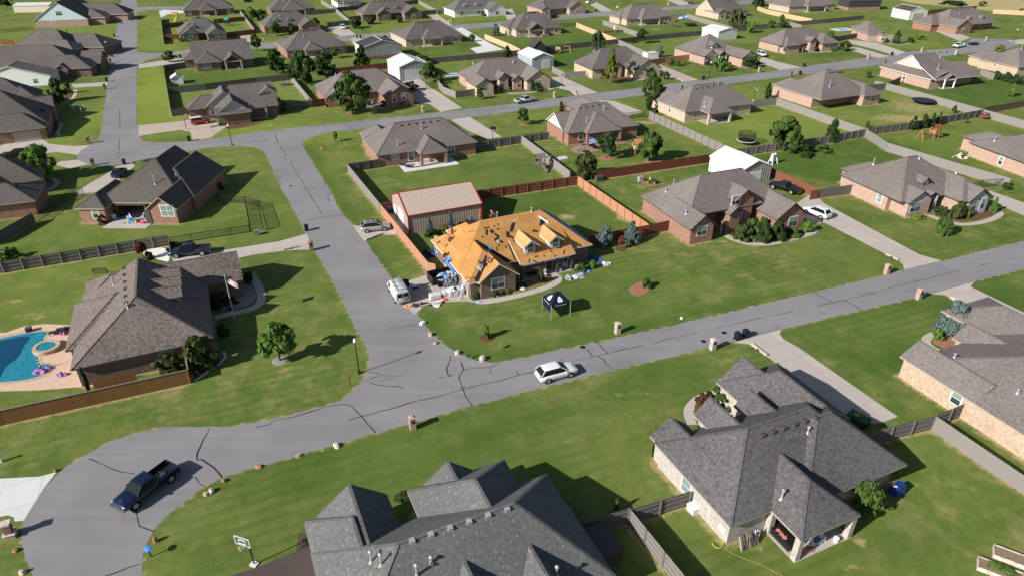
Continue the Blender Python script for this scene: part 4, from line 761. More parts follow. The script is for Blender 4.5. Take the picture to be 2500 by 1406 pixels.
fence('red fence left of the slate blue house', [(398, 59), (448, 54)], 'picket_red', 'wood_red')
fence('red front fence of the light blue gabled house', [(399, 86), (437, 84)], 'picket_red', 'wood_red')
fence('black side fence along the red playset yard', [(392, 38), (399, 97)], 'picket_dark', 'wood_dark')
fence('red fence behind the blue playset', [(521, 48), (598, 41)], 'picket_red', 'wood_red')
fence('red fence in front of the blue playset', [(551, 80), (623, 72)], 'picket_red', 'wood_red')
fence('grey side fence right of the blue playset', [(585, 25), (621, 71)], 'picket_grey', 'wood_grey')
fence('long dark fence behind the white sided house', [(822, 19), (920, 10), (1022, 0)], 'picket_dark', 'wood_dark', -1)
fence('grey diagonal fence right of the long porch house', [(783, 0), (819, 21), (855, 50)], 'picket_grey', 'wood_grey')
fence('grey fence joining the long porch house', [(748, 28), (819, 21)], 'picket_grey', 'wood_brown')
fence('grey fence right of the two dormer house', [(798, 56), (855, 50)], 'picket_dark', 'wood_grey')
fence('grey fence left of the twin tan dormers', [(854, 42), (888, 37)], 'picket_dark', 'wood_grey')
fence('grey diagonal fence beside the white farmhouse', [(1021, 1), (1068, 25)], 'picket_grey', 'wood_grey', 1)
fence('dark fence joining the white farmhouse', [(1023, 28), (1068, 24), (1113, 22)], 'picket_dark', 'wood_grey')
fence('red brown patch of fence at the far left lawn', [(0, 97), (32, 97)], 'picket_red', 'wood_red')
mesh_fence('black chain link fence along the bottom of the patio house lawn', [(417, 579), (607, 550)])
mesh_fence('black chain link fence enclosing the patio house side yard', [(608, 550), (596, 481), (528, 478)])
mesh_fence('outer black chain link fence toward the cross street', [(597, 481), (633, 490), (650, 545)])
mesh_fence('black chain link fence left of the patio house driveway', [(80, 526), (177, 460), (200, 460)], 1.4)
mesh_fence('black metal fence at the pink brick house right side', [(2379, 447), (2400, 440), (2467, 436)], 1.4)
mesh_fence('black driveway gate fence beside the white gabled house', [(1518, 278), (1575, 271)], 1.5)
mesh_fence('black driveway fence in front of the white garage', [(1039, 205), (1059, 201), (1083, 198)], 1.6)
mesh_fence('dark wire fence at the firepit house side', [(1361, 59), (1406, 56)], 1.4)
mesh_fence('dark wire fence across the far left lawns', [(0, 73), (80, 66)], 1.3)
# ---------------------------------------------------------------- ground, roads, drives
def sheet(name, px, z, mat, kind='structure', parent=None, smooth_pts=0, loc=None):
    P = [G(x, y) for x, y in px]
    for _ in range(smooth_pts):
        Q = []
        for a, b in zip(P, P[1:] + P[:1]): Q += [a * .75 + b * .25, a * .25 + b * .75]
        P = Q
    m = MB(); m.prism([(p.x, p.y) for p in P], z - .03 if kind else z, z, mat); o = m.build(name, parent, uv=False)
    if kind: o['kind'] = kind
    return o
ROAD = [(2700, 540), (2500, 589), (2290, 640), (2035, 702), (1875, 739), (1660, 790), (1500, 826), (1400, 847), (1300, 868), (1250, 878), (1225, 884), (1200, 885), (1165, 881), (1130, 867), (1100, 851), (1070, 827), (1040, 797), (1020, 770), (1008, 757), (975, 700), (930, 645), (895, 593), (862, 548), (836, 523), (820, 495), (805, 465), (780, 425), (755, 385), (741, 362), (735, 351), (742, 342), (765, 334), (810, 322), (870, 317), (935, 311), (1100, 292), (1247, 274), (1357, 260), (1482, 246), (1565, 234), (1625, 227), (1765, 207), (1872, 194), (1962, 182), (2150, 159), (2300, 139), (2400, 127), (2470, 117), (2500, 104), (2486, 99), (2440, 96), (2372, 95), (2360, 108), (2325, 119), (2210, 128), (2160, 136), (1957, 164), (1872, 177), (1675, 201), (1460, 228), (1360, 241), (1247, 255), (1075, 275), (925, 291), (800, 304), (725, 312), (625, 324), (550, 335), (510, 341), (462, 346), (375, 350), (350, 345), (338, 333), (334, 300), (333, 266), (334, 170), (335, 100), (335, 60), (334, 0), (334, -30), (296, -30), (296, 0), (287, 60), (277, 117), (262, 212), (255, 262), (247, 325), (240, 343), (222, 354), (200, 367), (189, 380), (190, 391), (200, 398), (217, 403), (250, 406), (300, 402), (342, 391), (435, 376), (500, 362), (550, 357), (590, 357), (622, 361), (643, 369), (655, 390), (685, 457), (735, 545), (747, 570), (770, 615), (800, 665), (822, 704), (850, 764), (880, 822), (895, 850), (901, 870), (900, 894), (890, 920), (875, 939), (850, 962), (832, 977), (800, 989), (725, 1008), (625, 1030), (550, 1042), (450, 1041), (400, 1042), (342, 1054), (265, 1079), (225, 1102), (180, 1127), (150, 1147), (105, 1194), (72, 1236), (60, 1266), (51, 1294), (54, 1329), (62, 1362), (78, 1400), (120, 1480), (230, 1540), (330, 1500), (350, 1440), (347, 1385), (350, 1349), (357, 1331), (375, 1294), (405, 1261), (450, 1224), (497, 1189), (545, 1164), (622, 1141), (810, 1089), (932, 1054), (1150, 991), (1247, 966), (1495, 904), (1665, 864), (1790, 833), (1875, 810), (1915, 802), (2100, 758), (2232, 728), (2272, 716), (2320, 702), (2497, 658), (2700, 602)]
def rough(P, st=1.2, am=.11):
    Q = []
    for a, b in zip(P, P[1:] + P[:1]):
        n = max(1, min(60, int((b - a).length / st))); nr = Vector((-(b - a).y, (b - a).x, 0)); nr = nr.normalized() if nr.length else nr
        Q += [a + (b - a) * (i / n) + nr * (ru(-am, am) if i else 0) for i in range(n)]
        if (a + b).length < 500: WEAR.append((a.x, a.y, b.x, b.y, .26))
    return Q
RP = rough([G(*p) for p in ROAD]); m = MB(); m.prism([(p.x, p.y) for p in RP], -.02, .012, 'asphalt'); road = struct(m.build('road', None, uv=False))
cm = MB()
def crack(px, wd):
    P = [G(x, y) for x, y in px]; Q = [P[0]]
    for a, b in zip(P, P[1:]):
        n = max(1, int((b - a).length / .8)); nr = Vector((-(b - a).y, (b - a).x, 0)).normalized()
        for i in range(1, n + 1): Q.append(a + (b - a) * (i / n) + nr * (ru(-.09, .09) if i < n else 0))
    wv = [wd * ru(.5, 1.3) for _ in Q]
    for i in range(len(Q) - 1):
        d = (Q[i + 1] - Q[i]); s = Vector((-d.y, d.x, 0)).normalized(); e = d.normalized() * .03; z = Vector((0, 0, .0165 + .0002 * (i % 2)))
        cm.face([Q[i] - s * wv[i] - e + z, Q[i + 1] - s * wv[i + 1] + e + z, Q[i + 1] + s * wv[i + 1] + e + z, Q[i] + s * wv[i] - e + z], 'crack_tar')
for wd, p in [(.055, [(852, 1025), (883, 1016), (950, 999), (1000, 983), (1071, 968), (1126, 951), (1188, 936), (1248, 921), (1308, 907)]), (.05, [(1390, 884), (1438, 873), (1458, 868), (1483, 862), (1570, 843)]), (.04, [(1593, 838), (1661, 820), (1701, 812)]), (.04, [(1751, 800), (1873, 773), (1938, 759)]), (.045, [(1995, 747), (2060, 733), (2175, 704)]), (.045, [(2170, 703), (2343, 661)]), (.04, [(2393, 649), (2423, 641)]),
    (.06, [(1100, 868), (1099, 880), (1090, 899), (1093, 912), (1101, 920)]), (.065, [(1126, 884), (1132, 902), (1120, 922), (1126, 937), (1133, 957), (1153, 990)]), (.05, [(1132, 902), (1171, 897), (1196, 896), (1216, 889)]), (.05, [(1073, 922), (1106, 914)]), (.04, [(1196, 896), (1198, 911)]), (.05, [(1122, 948), (1136, 943)]),
    (.055, [(625, 1042), (655, 1037), (665, 1028), (718, 1017), (790, 994), (840, 986), (860, 992), (883, 1016), (900, 1037), (917, 1055)]), (.045, [(898, 908), (921, 911), (943, 917), (963, 918)]), (.045, [(904, 934), (925, 940), (976, 943), (984, 947)]), (.035, [(930, 930), (987, 915)]),
    (.06, [(1453, 832), (1475, 854), (1483, 862)]), (.06, [(1458, 868), (1473, 877), (1480, 887), (1490, 894), (1494, 902)]), (.05, [(1434, 853), (1446, 869)]), (.045, [(1368, 873), (1378, 885)]), (.045, [(1260, 907), (1268, 916)]),
    (.07, [(511, 1046), (508, 1054), (490, 1089), (481, 1108), (481, 1122), (493, 1121), (521, 1140), (542, 1164)]), (.05, [(218, 1120), (248, 1132), (270, 1143), (298, 1152), (328, 1156)]), (.055, [(333, 1243), (338, 1274), (340, 1284), (376, 1297)]), (.05, [(477, 1164), (486, 1179), (498, 1186)]), (.05, [(258, 1405), (343, 1376)]),
    (.05, [(680, 352), (700, 382)]), (.05, [(708, 395), (748, 462), (760, 482), (790, 530)]), (.05, [(735, 541), (790, 531), (840, 524)]), (.04, [(670, 416), (705, 412)]), (.04, [(750, 463), (770, 461)]), (.05, [(808, 470), (800, 481), (804, 495)]), (.05, [(678, 430), (680, 440), (688, 452)]), (.04, [(948, 802), (1013, 794)]),
    (.06, [(292, 267), (293, 313)]), (.06, [(250, 270), (336, 264)]), (.06, [(291, 341), (290, 370), (288, 387)]), (.05, [(288, 377), (436, 358), (560, 345)]), (.05, [(275, 367), (288, 374)]), (.05, [(260, 393), (285, 388)]), (.07, [(286, 76), (336, 74)]), (.05, [(775, 310), (925, 293), (1248, 264), (1475, 227)]), (.06, [(840, 302), (862, 318)]), (.06, [(672, 330), (678, 351)]), (.05, [(1700, 201), (1950, 172)]), (.06, [(1988, 715), (2032, 737)]), (.05, [(2062, 733), (2104, 757)]), (.045, [(1893, 793), (1905, 803)])]: crack(p, wd)
cm.build('crack_sealant', road, uv=False)
for x, y in ((1423, 847), (1768, 812), (710, 455), (1718, 833)):
    m = MB(); g = G(x, y); m.lathe([(.34, .013), (.34, .02)], 'metal_black', (g.x, g.y, 0), 14); m.build('manhole_cover', road)
sheet('street', [(335, 128), (367, 130), (410, 129), (460, 122), (560, 113), (640, 106), (835, 88), (955, 80), (1100, 63), (1220, 54), (1345, 41), (1490, 28), (1620, 19), (1690, 13), (1800, 4), (1900, -4), (1900, 4), (1800, 13), (1690, 22), (1620, 27), (1490, 39), (1345, 51), (1225, 66), (1100, 75), (955, 93), (840, 101), (675, 117), (560, 124), (445, 133), (400, 138), (360, 148), (335, 160)], .007, 'asphalt')
sheet('street', [(334, 17), (450, 17), (450, 24), (360, 26), (334, 33)], .007, 'asphalt')
DR = [  # driveways
 ('concrete', [(1000, 757), (976, 712), (975, 690), (992, 686), (1019, 679), (1128, 640), (1160, 700), (1148, 734), (1062, 738), (1030, 752), (1012, 768)]),
 ('concrete', [(861, 550), (880, 553), (900, 552), (950, 549), (965, 560), (968, 573), (920, 575), (898, 582), (889, 590)]), ('concrete', [(945, 523), (962, 515), (980, 529), (1006, 577), (985, 567), (958, 545)]),
 ('concrete', [(748, 571), (685, 589), (625, 599), (508, 617), (420, 630), (430, 650), (560, 640), (583, 630), (625, 621), (700, 612), (766, 609)]),
 ('concrete', [(1790, 836), (1875, 812), (1908, 804), (1903, 814), (1912, 827), (1948, 847), (2192, 1017), (2150, 1032), (2060, 1040), (1960, 960), (1898, 889), (1862, 862), (1832, 840)]),
 ('concrete', [(2274, 717), (2308, 720), (2326, 734), (2350, 741), (2500, 790), (2700, 880), (2700, 850), (2498, 762), (2370, 700), (2378, 688)]),
 ('concrete', [(1985, 470), (2013, 498), (2245, 622), (2298, 637), (2207, 659), (2205, 647), (2193, 635), (2165, 622), (2015, 545), (1975, 548), (1940, 500)]),
 ('concrete', [(2413, 465), (2500, 496), (2640, 545), (2640, 580), (2500, 527), (2430, 496)]),
 ('concrete_white', [(-80, 1185), (0, 1168), (95, 1163), (138, 1152), (105, 1194), (58, 1270), (36, 1272), (34, 1262), (20, 1257), (-80, 1275)]),
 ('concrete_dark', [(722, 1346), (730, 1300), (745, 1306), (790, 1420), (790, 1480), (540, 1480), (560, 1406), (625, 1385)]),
 ('concrete_warm', [(337, 307), (463, 294), (528, 298), (560, 305), (513, 338), (471, 344), (464, 322), (440, 318), (350, 331), (338, 334)]),
 ('concrete', [(222, 355), (180, 358), (120, 352), (100, 338), (60, 338), (0, 356), (0, 385), (90, 377), (140, 372), (170, 376), (189, 379), (200, 367)]), ('concrete', [(190, 391), (150, 395), (130, 402), (170, 412), (200, 406), (217, 402), (205, 398)]),
 ('concrete', [(305, 403), (322, 396), (330, 406), (255, 470), (205, 476), (178, 474), (225, 445), (270, 420), (283, 407)]),
 ('concrete', [(1158, 285), (1247, 274), (1185, 342), (1090, 300), (1105, 291)]) if 0 else ('concrete', [(1101, 293), (1146, 286), (1225, 335), (1190, 340), (1140, 318)]),
 ('concrete', [(1000, 216), (1030, 212), (1062, 220), (1128, 265), (1075, 274), (1050, 255), (1012, 250)]), ('concrete', [(975, 200), (1025, 194), (1060, 222), (1010, 228)]),
 ('concrete', [(1345, 190), (1372, 188), (1459, 227), (1405, 235), (1390, 222), (1345, 212)]), ('concrete', [(1482, 246), (1460, 247), (1530, 284), (1572, 274), (1500, 248)]),
 ('concrete_warm', [(1605, 172), (1610, 158), (1705, 196), (1668, 201), (1662, 196), (1620, 188)]), ('concrete', [(1860, 140), (1900, 152), (1956, 165), (1905, 172), (1873, 160), (1852, 152)]),
 ('concrete', [(2058, 112), (2100, 118), (2170, 138), (2150, 142), (2120, 138), (2075, 122)]), ('concrete', [(2070, 98), (2140, 105), (2210, 128), (2188, 137), (2130, 120), (2080, 108)]), ('concrete', [(2268, 70), (2310, 72), (2370, 93), (2345, 102), (2300, 84)]),
 ('concrete', [(240, 64), (288, 36), (288, 45), (262, 46)]) if 0 else ('concrete', [(236, 43), (288, 38), (287, 46), (238, 47)]), ('concrete', [(215, 97), (280, 93), (278, 100), (222, 102)]), ('concrete', [(185, 147), (272, 140), (270, 150), (188, 153)]), ('concrete', [(175, 207), (264, 201), (261, 210), (180, 215)]),
 ('concrete', [(240, 12), (294, 11), (293, 17), (244, 18)]), ('concrete', [(338, 158), (400, 148), (470, 140), (475, 150), (400, 160), (338, 168)]),
 ('concrete_warm', [(587, 87), (620, 86), (625, 110), (588, 112)]), ('concrete', [(795, 72), (838, 62), (868, 85), (832, 90)]), ('concrete', [(855, 95), (878, 90), (885, 105), (862, 110)]), ('concrete_warm', [(1042, 40), (1068, 36), (1105, 62), (1090, 65)]),
 ('concrete_white', [(1110, 72), (1128, 68), (1198, 108), (1230, 122), (1165, 131), (1148, 119), (1178, 113)]), ('concrete', [(1440, 12), (1455, 6), (1495, 27), (1470, 30)]), ('concrete', [(1625, 0), (1650, -5), (1690, 12), (1660, 14)]), ('concrete', [(1225, 26), (1250, 22), (1262, 45), (1240, 50)]),
 ('concrete_white', [(388, 28), (400, 25), (450, 27), (448, 33), (410, 36), (392, 44)]), ('concrete', [(2458, 100), (2520, 95), (2520, 110), (2480, 108)])]
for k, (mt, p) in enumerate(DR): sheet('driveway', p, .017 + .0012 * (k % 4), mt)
# culvert headwalls beside the drives
for k, (a, b) in enumerate([((893, 588), (935, 572)), ((693, 612), (729, 604)), ((1025, 751), (1075, 738)), ((2163, 622), (2193, 636)), ((1834, 840), (1872, 869)), ((2322, 727), (2350, 741)), ((1655, 194), (1668, 201)), ((1403, 222), (1408, 234))]):
    p, q = G(*a), G(*b); m = MB(); d = q - p; L = d.length; m.box(0, L, -.12, .12, 0, .28, 'concrete'); m.tube((L * .5, -.122, .0), (L * .5, -.16, .0), .22, 'black_rubber', n=12)
    o = m.build('culvert_headwall', None); o.location = p; o.rotation_euler = (0, 0, math.atan2(d.y, d.x)); o['kind'] = 'structure'
PATHS = [('concrete', .9, [(1772, 575), (1790, 586), (1830, 597), (1880, 597), (1930, 585), (1980, 572), (1994, 560)]), ('concrete', .9, [(2268, 526), (2300, 539), (2330, 547), (2370, 549), (2420, 538), (2444, 524), (2440, 516)]), ('concrete', 1.0, [(1148, 726), (1170, 738), (1215, 733), (1290, 716), (1340, 700), (1362, 688), (1363, 676), (1345, 668)]),
 ('concrete', 1.0, [(610, 668), (628, 690), (640, 722), (636, 742), (610, 756), (560, 766), (522, 776)]), ('concrete', .9, [(128, 436), (140, 444), (138, 455), (105, 470), (66, 483)]), ('concrete', .9, [(1755, 958), (1718, 966), (1690, 984), (1678, 1006), (1690, 1036)]), ('concrete', .9, [(2300, 812), (2272, 818), (2256, 832), (2275, 850), (2312, 866)]),
 ('concrete', .8, [(520, 312), (570, 308), (620, 300), (640, 296)]), ('concrete', .8, [(890, 266), (940, 265), (985, 257), (1012, 245)]), ('concrete', .8, [(1232, 224), (1250, 230), (1280, 228), (1330, 222), (1352, 216)]), ('concrete', .8, [(1500, 187), (1540, 198), (1590, 192), (1618, 186)]), ('concrete', .8, [(1960, 125), (1990, 129), (2030, 127), (2055, 120)]), ('concrete', .8, [(2168, 108), (2200, 110), (2232, 104)]), ('concrete', .8, [(1800, 164), (1830, 166), (1860, 158)]),
 ('concrete', .8, [(120, 188), (150, 181), (190, 175), (208, 170)]), ('concrete', .8, [(150, 252), (175, 245), (186, 228), (184, 220)]), ('concrete', .8, [(145, 335), (138, 322), (150, 306), (146, 302)]), ('concrete', .7, [(190, 122), (215, 120), (228, 116)]), ('concrete_white', .25, [(475, 930), (510, 905), (540, 885), (552, 868), (545, 858)])]
def strip(name, mt, wd, px, z):
    P = [G(x, y) for x, y in px]
    for _ in range(2): P = [P[0]] + [q for a, b in zip(P, P[1:]) for q in (a * .75 + b * .25, a * .25 + b * .75)] + [P[-1]]
    m = MB(); Lf, Rt = [], []
    for i, p in enumerate(P):
        d = P[min(i + 1, len(P) - 1)] - P[max(i - 1, 0)]; s = Vector((-d.y, d.x, 0)).normalized() * wd / 2; Lf.append(p + s); Rt.append(p - s)
    m.prism([(p.x, p.y) for p in Lf + Rt[::-1]], z - .04, z, mt); return struct(m.build(name, None, uv=False))
for mt, wd, p in PATHS: strip('footpath', mt, wd * 1.15, p, .024)
for mt, p in [('mulch_red', [(1536, 712), (1548, 722), (1570, 722), (1582, 710), (1592, 700), (1588, 690), (1570, 685), (1552, 692), (1535, 702)]), ('mulch', [(1796, 575), (1830, 592), (1880, 590), (1930, 579), (1985, 562), (1960, 548), (1900, 560), (1830, 556), (1800, 560)]), ('mulch', [(2275, 524), (2310, 536), (2360, 541), (2415, 532), (2440, 515), (2390, 515), (2330, 515)]), ('mulch_red', [(1275, 700), (1345, 690), (1357, 682), (1340, 672), (1300, 672), (1290, 690)]),
    ('gravel_grey', [(530, 760), (590, 752), (628, 735), (622, 700), (596, 690), (560, 700), (530, 715)]), ('mulch', [(470, 932), (506, 905), (540, 880), (530, 850), (500, 848), (470, 880)]), ('gravel_white', [(335, 908), (420, 888), (445, 862), (420, 860), (345, 890)]), ('gravel_white', [(348, 612), (412, 602), (415, 640), (402, 638), (372, 630), (352, 626)]), ('mulch_red', [(82, 464), (112, 456), (128, 446), (122, 438), (100, 440), (80, 452)]),
    ('mulch', [(1702, 975), (1694, 995), (1700, 1020), (1720, 1032), (1760, 1010), (1790, 1000), (1775, 975), (1740, 966)]), ('mulch_red', [(2270, 828), (2290, 845), (2330, 858), (2345, 840), (2320, 825), (2290, 815)]), ('mulch', [(545, 318), (600, 312), (650, 296), (640, 290), (560, 302)]), ('gravel_grey', [(880, 262), (940, 262), (990, 252), (975, 246), (890, 250)]), ('paver', [(1385, 362), (1410, 378), (1455, 372), (1475, 355), (1440, 350)]),
    ('mulch_red', [(1560, 448), (1590, 458), (1618, 450), (1605, 440), (1575, 436)]), ('mulch', [(1240, 222), (1280, 225), (1340, 217), (1330, 210), (1260, 215)]), ('mulch', [(1450, 192), (1510, 198), (1590, 190), (1580, 182), (1480, 185)]), ('mulch_red', [(165, 176), (195, 174), (205, 168), (180, 167)]), ('mulch', [(150, 246), (172, 242), (180, 228), (165, 222), (140, 230)]), ('mulch', [(115, 330), (135, 328), (148, 305), (130, 290), (112, 300)])]:
    sheet('garden_bed', p, .027, mt, smooth_pts=2)
sheet('field', [(2140, -12), (2225, 8), (2330, 18), (2500, 36), (2800, 60), (2800, -12)], .004, 'dry_field')
# --- pool terrace: decking ring, water, raised spa
sheet('pool_deck', [(-80, 815), (15, 812), (60, 796), (110, 791), (185, 794), (240, 815), (250, 940), (212, 943), (100, 952), (0, 955), (-80, 962)], .035, 'stucco_patio', smooth_pts=0)
pool = empty('swimming_pool', 'blue swimming pool with curved stone edge at the left', 'pool', G(40, 870))
def poolpart(nm, px, z, mt, sm=2):
    o0 = pool.location; P = [G(x, y) - o0 for x, y in px]
    for _ in range(sm): P = [q for a, b in zip(P, P[1:] + P[:1]) for q in (a * .75 + b * .25, a * .25 + b * .75)]
    m = MB(); m.prism([(p.x, p.y) for p in P], z - .02, z, mt); return m.build(nm, pool, uv=False)
PW = [(-90, 850), (-20, 832), (30, 820), (70, 813), (112, 809), (118, 812), (104, 825), (108, 838), (90, 848), (86, 862), (94, 876), (92, 892), (112, 888), (130, 892), (120, 906), (92, 920), (60, 928), (0, 933), (-90, 940)]
poolpart('coping', [(-95, 842), (-20, 825), (30, 814), (70, 807), (115, 804), (124, 811), (112, 825), (118, 838), (102, 850), (98, 864), (104, 874), (104, 886), (128, 885), (140, 892), (126, 912), (96, 926), (60, 934), (0, 939), (-95, 948)], .045, 'pool_tile'); poolpart('water', PW, .058, 'pool_water'); poolpart('deep_water', [(-90, 862), (-20, 838), (30, 826), (66, 820), (76, 826), (60, 842), (52, 862), (38, 880), (16, 893), (6, 912), (0, 926), (-90, 930)], .064, 'deep_water')
g = G(116, 852); spa = empty('hot_tub', 'round raised stone spa between pool and house', 'spa', g); m = MB(); m.lathe([(1.5, 0), (1.5, .5), (1.05, .5), (1.0, .36)], 'pool_tile', (0, 0, 0), 28); m.build('stone_wall', spa); m = MB(); m.lathe([(1.06, .40), (1.06, .43)], 'pool_water', (0, 0, 0), 28); m.build('water', spa)
# --- lawn: one sheet to the horizon, with wear and tone carried on its points
def axis(lo, hi, step, far_lo, far_hi):
    a = list(np.arange(lo, hi, step)); s = step; x = hi
    while x < far_hi: a.append(x); s *= 1.25; x += s
    s = step; x = lo - step; b = []
    while x > far_lo: b.append(x); s *= 1.25; x -= s
    return np.array(b[::-1] + a)
gx, gy = axis(-95, 125, .62, -2600, 2600), np.concatenate([axis(28, 165, .62, -400, 170), np.arange(170.5, 420, 1.6), [440, 480, 550, 700, 1000, 1600, 2600, 4500]])
X, Y = np.meshgrid(gx, gy); px_, py_ = X.ravel(), Y.ravel(); wear = np.zeros(px_.size)
for x0, y0, x1, y1, rch in WEAR:
    if max(abs(x0), abs(x1)) > 160 and y0 > 200: continue
    mn = (px_ > min(x0, x1) - 2) & (px_ < max(x0, x1) + 2) & (py_ > min(y0, y1) - 2) & (py_ < max(y0, y1) + 2); ii = np.nonzero(mn)[0]
    if not ii.size: continue
    dx, dy = x1 - x0, y1 - y0; L2 = dx * dx + dy * dy + 1e-9; t = np.clip(((px_[ii] - x0) * dx + (py_[ii] - y0) * dy) / L2, 0, 1)
    dd = np.hypot(px_[ii] - x0 - t * dx, py_[ii] - y0 - t * dy); wear[ii] = np.maximum(wear[ii], np.clip(1 - dd / (rch * 1.5), 0, 1) * .66)
def blob(arr, px, py, rx, ry, amt):
    c = G(px, py); ex = span(c, rx); e2 = (G(px, py - ry) - G(px, py + ry)).length / 2
    q = np.exp(-(((px_ - c.x) / ex) ** 2 + ((py_ - c.y) / e2) ** 2)); np.maximum(arr, q * amt, out=arr)
for b in [(1385, 530, 26, 8, .72), (1520, 530, 18, 14, .70), (1565, 455, 30, 10, .45), (2235, 262, 120, 26, .50), (2200, 290, 100, 13, .58), (2405, 285, 25, 8, .5), (640, 865, 30, 8, .0), (1110, 560, 22, 10, .4), (2350, 1090, 60, 14, .35), (2100, 1320, 20, 14, .75), (1850, 1340, 40, 12, .55), (1690, 1225, 40, 20, .7), (1770, 1320, 25, 10, .65), (2090, 1385, 40, 12, .45), (1600, 1130, 14, 14, .8), (1330, 250, 30, 6, .2), (90, 770, 60, 12, .47), (30, 735, 45, 9, .46), (1330, 700, 70, 6, .36), (1700, 620, 120, 10, .36), (1950, 660, 90, 10, .34), (1390, 1075, 60, 10, .40), (1560, 960, 120, 10, .36), (620, 880, 60, 12, .36), (250, 640, 20, 6, .5), (1345, 305, 20, 5, .4), (1580, 300, 40, 6, .62), (1310, 395, 16, 5, .3), (1600, 395, 30, 5, .6), (1475, 388, 14, 4, .6), (1790, 372, 40, 6, .3), (1600, 72, 20, 4, .5), (1430, 390, 18, 5, .3), (700, 900, 16, 6, .5), (2075, 470, 40, 5, .5), (1760, 590, 25, 4, .6), (1090, 475, 90, 5, .3), (1600, 575, 30, 5, .55), (2310, 574, 14, 5, .65)]: blob(wear, *b)
tint = np.zeros(px_.size); deep = np.zeros(px_.size)
for b in [(350, 230, 60, 130, .55), (370, 90, 50, 60, .40), (100, 100, 160, 60, .42), (560, 40, 200, 40, .30), (700, 320, 250, 30, .45), (800, 250, 100, 30, .30), (600, 210, 90, 30, .35), (560, 160, 120, 40, .22), (250, 160, 40, 20, .35), (1100, 170, 140, 40, .15), (1800, 240, 120, 30, .28), (1850, 310, 120, 30, .30), (1350, 290, 100, 20, .22), (1600, 40, 160, 20, .25), (2050, 70, 130, 25, .25), (2260, 110, 90, 15, .28), (800, 420, 50, 70, .16), (700, 530, 40, 50, .12), (560, 420, 80, 40, .18), (200, 600, 150, 40, .12), (60, 690, 80, 40, .20), (2300, 1180, 90, 60, .10), (1250, 330, 60, 12, .2), (1480, 260, 60, 12, .2), (1000, 50, 250, 40, .2), (2100, 20, 200, 20, .2)]: blob(tint, *b)
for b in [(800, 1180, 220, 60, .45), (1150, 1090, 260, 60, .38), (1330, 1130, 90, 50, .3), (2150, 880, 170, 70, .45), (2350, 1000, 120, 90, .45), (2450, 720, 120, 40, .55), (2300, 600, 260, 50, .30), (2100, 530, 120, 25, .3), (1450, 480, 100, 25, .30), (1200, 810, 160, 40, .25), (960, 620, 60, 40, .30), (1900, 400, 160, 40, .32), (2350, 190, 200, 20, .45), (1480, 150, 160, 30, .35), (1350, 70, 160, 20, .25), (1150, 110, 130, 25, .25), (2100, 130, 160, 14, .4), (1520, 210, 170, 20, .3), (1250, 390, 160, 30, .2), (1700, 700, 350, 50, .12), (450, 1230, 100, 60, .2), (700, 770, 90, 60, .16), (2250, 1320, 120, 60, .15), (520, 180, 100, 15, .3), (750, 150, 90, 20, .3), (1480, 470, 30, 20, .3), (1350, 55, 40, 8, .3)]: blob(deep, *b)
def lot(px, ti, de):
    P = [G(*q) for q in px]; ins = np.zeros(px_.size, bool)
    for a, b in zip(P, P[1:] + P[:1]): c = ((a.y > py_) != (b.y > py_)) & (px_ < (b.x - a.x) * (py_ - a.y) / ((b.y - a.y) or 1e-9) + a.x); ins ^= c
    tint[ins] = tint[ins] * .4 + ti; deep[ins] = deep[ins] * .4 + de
for q in [([(930, 500), (1160, 480), (1410, 445), (1588, 560), (1440, 600), (1180, 560)], 0, .30), ([(850, 405), (1270, 345), (1390, 425), (1160, 480), (925, 500)], .06, .16), ([(1275, 335), (1600, 300), (1750, 365), (1400, 430)], .05, .05), ([(1590, 280), (1900, 245), (2110, 320), (1790, 370)], .30, 0), ([(1900, 240), (2165, 210), (2400, 275), (2115, 318)], .22, 0), ([(2170, 200), (2300, 180), (2560, 190), (2560, 250), (2400, 268)], 0, .55), ([(1790, 372), (2115, 320), (2400, 430), (2080, 455), (1900, 420)], 0, .50), ([(2120, 315), (2400, 275), (2560, 320), (2560, 400), (2460, 435)], .14, .08), ([(336, 170), (398, 160), (416, 270), (462, 265), (462, 292), (338, 306)], .55, 0), ([(338, 30), (392, 36), (399, 98), (450, 104), (440, 122), (338, 126)], .35, .05), ([(405, 162), (640, 112), (706, 182), (412, 214)], .05, .35), ([(415, 216), (700, 186), (762, 246), (420, 268)], .25, .05), ([(980, 125), (1190, 90), (1266, 122), (1036, 142)], 0, .25), ([(1250, 60), (1410, 58), (1506, 96), (1270, 122), (1190, 86)], .04, .35), ([(1300, 112), (1506, 98), (1610, 142), (1400, 172), (1300, 150)], 0, .55), ([(1476, 50), (1676, 36), (1792, 68), (1580, 88)], .05, .30), ([(1512, 97), (1790, 70), (1870, 90), (1640, 140)], .16, .08), ([(1875, 175), (2160, 140), (2170, 150), (1875, 190)], .1, .1), ([(2130, 150), (2240, 130), (2320, 128), (2100, 160)], .1, .1), ([(0, 655), (410, 590), (330, 640), (180, 740), (170, 800), (0, 812)], .14, 0), ([(690, 520), (750, 590), (600, 600), (560, 545), (430, 580), (0, 640), (0, 560), (300, 480)], .06, .04)]: lot(*q)
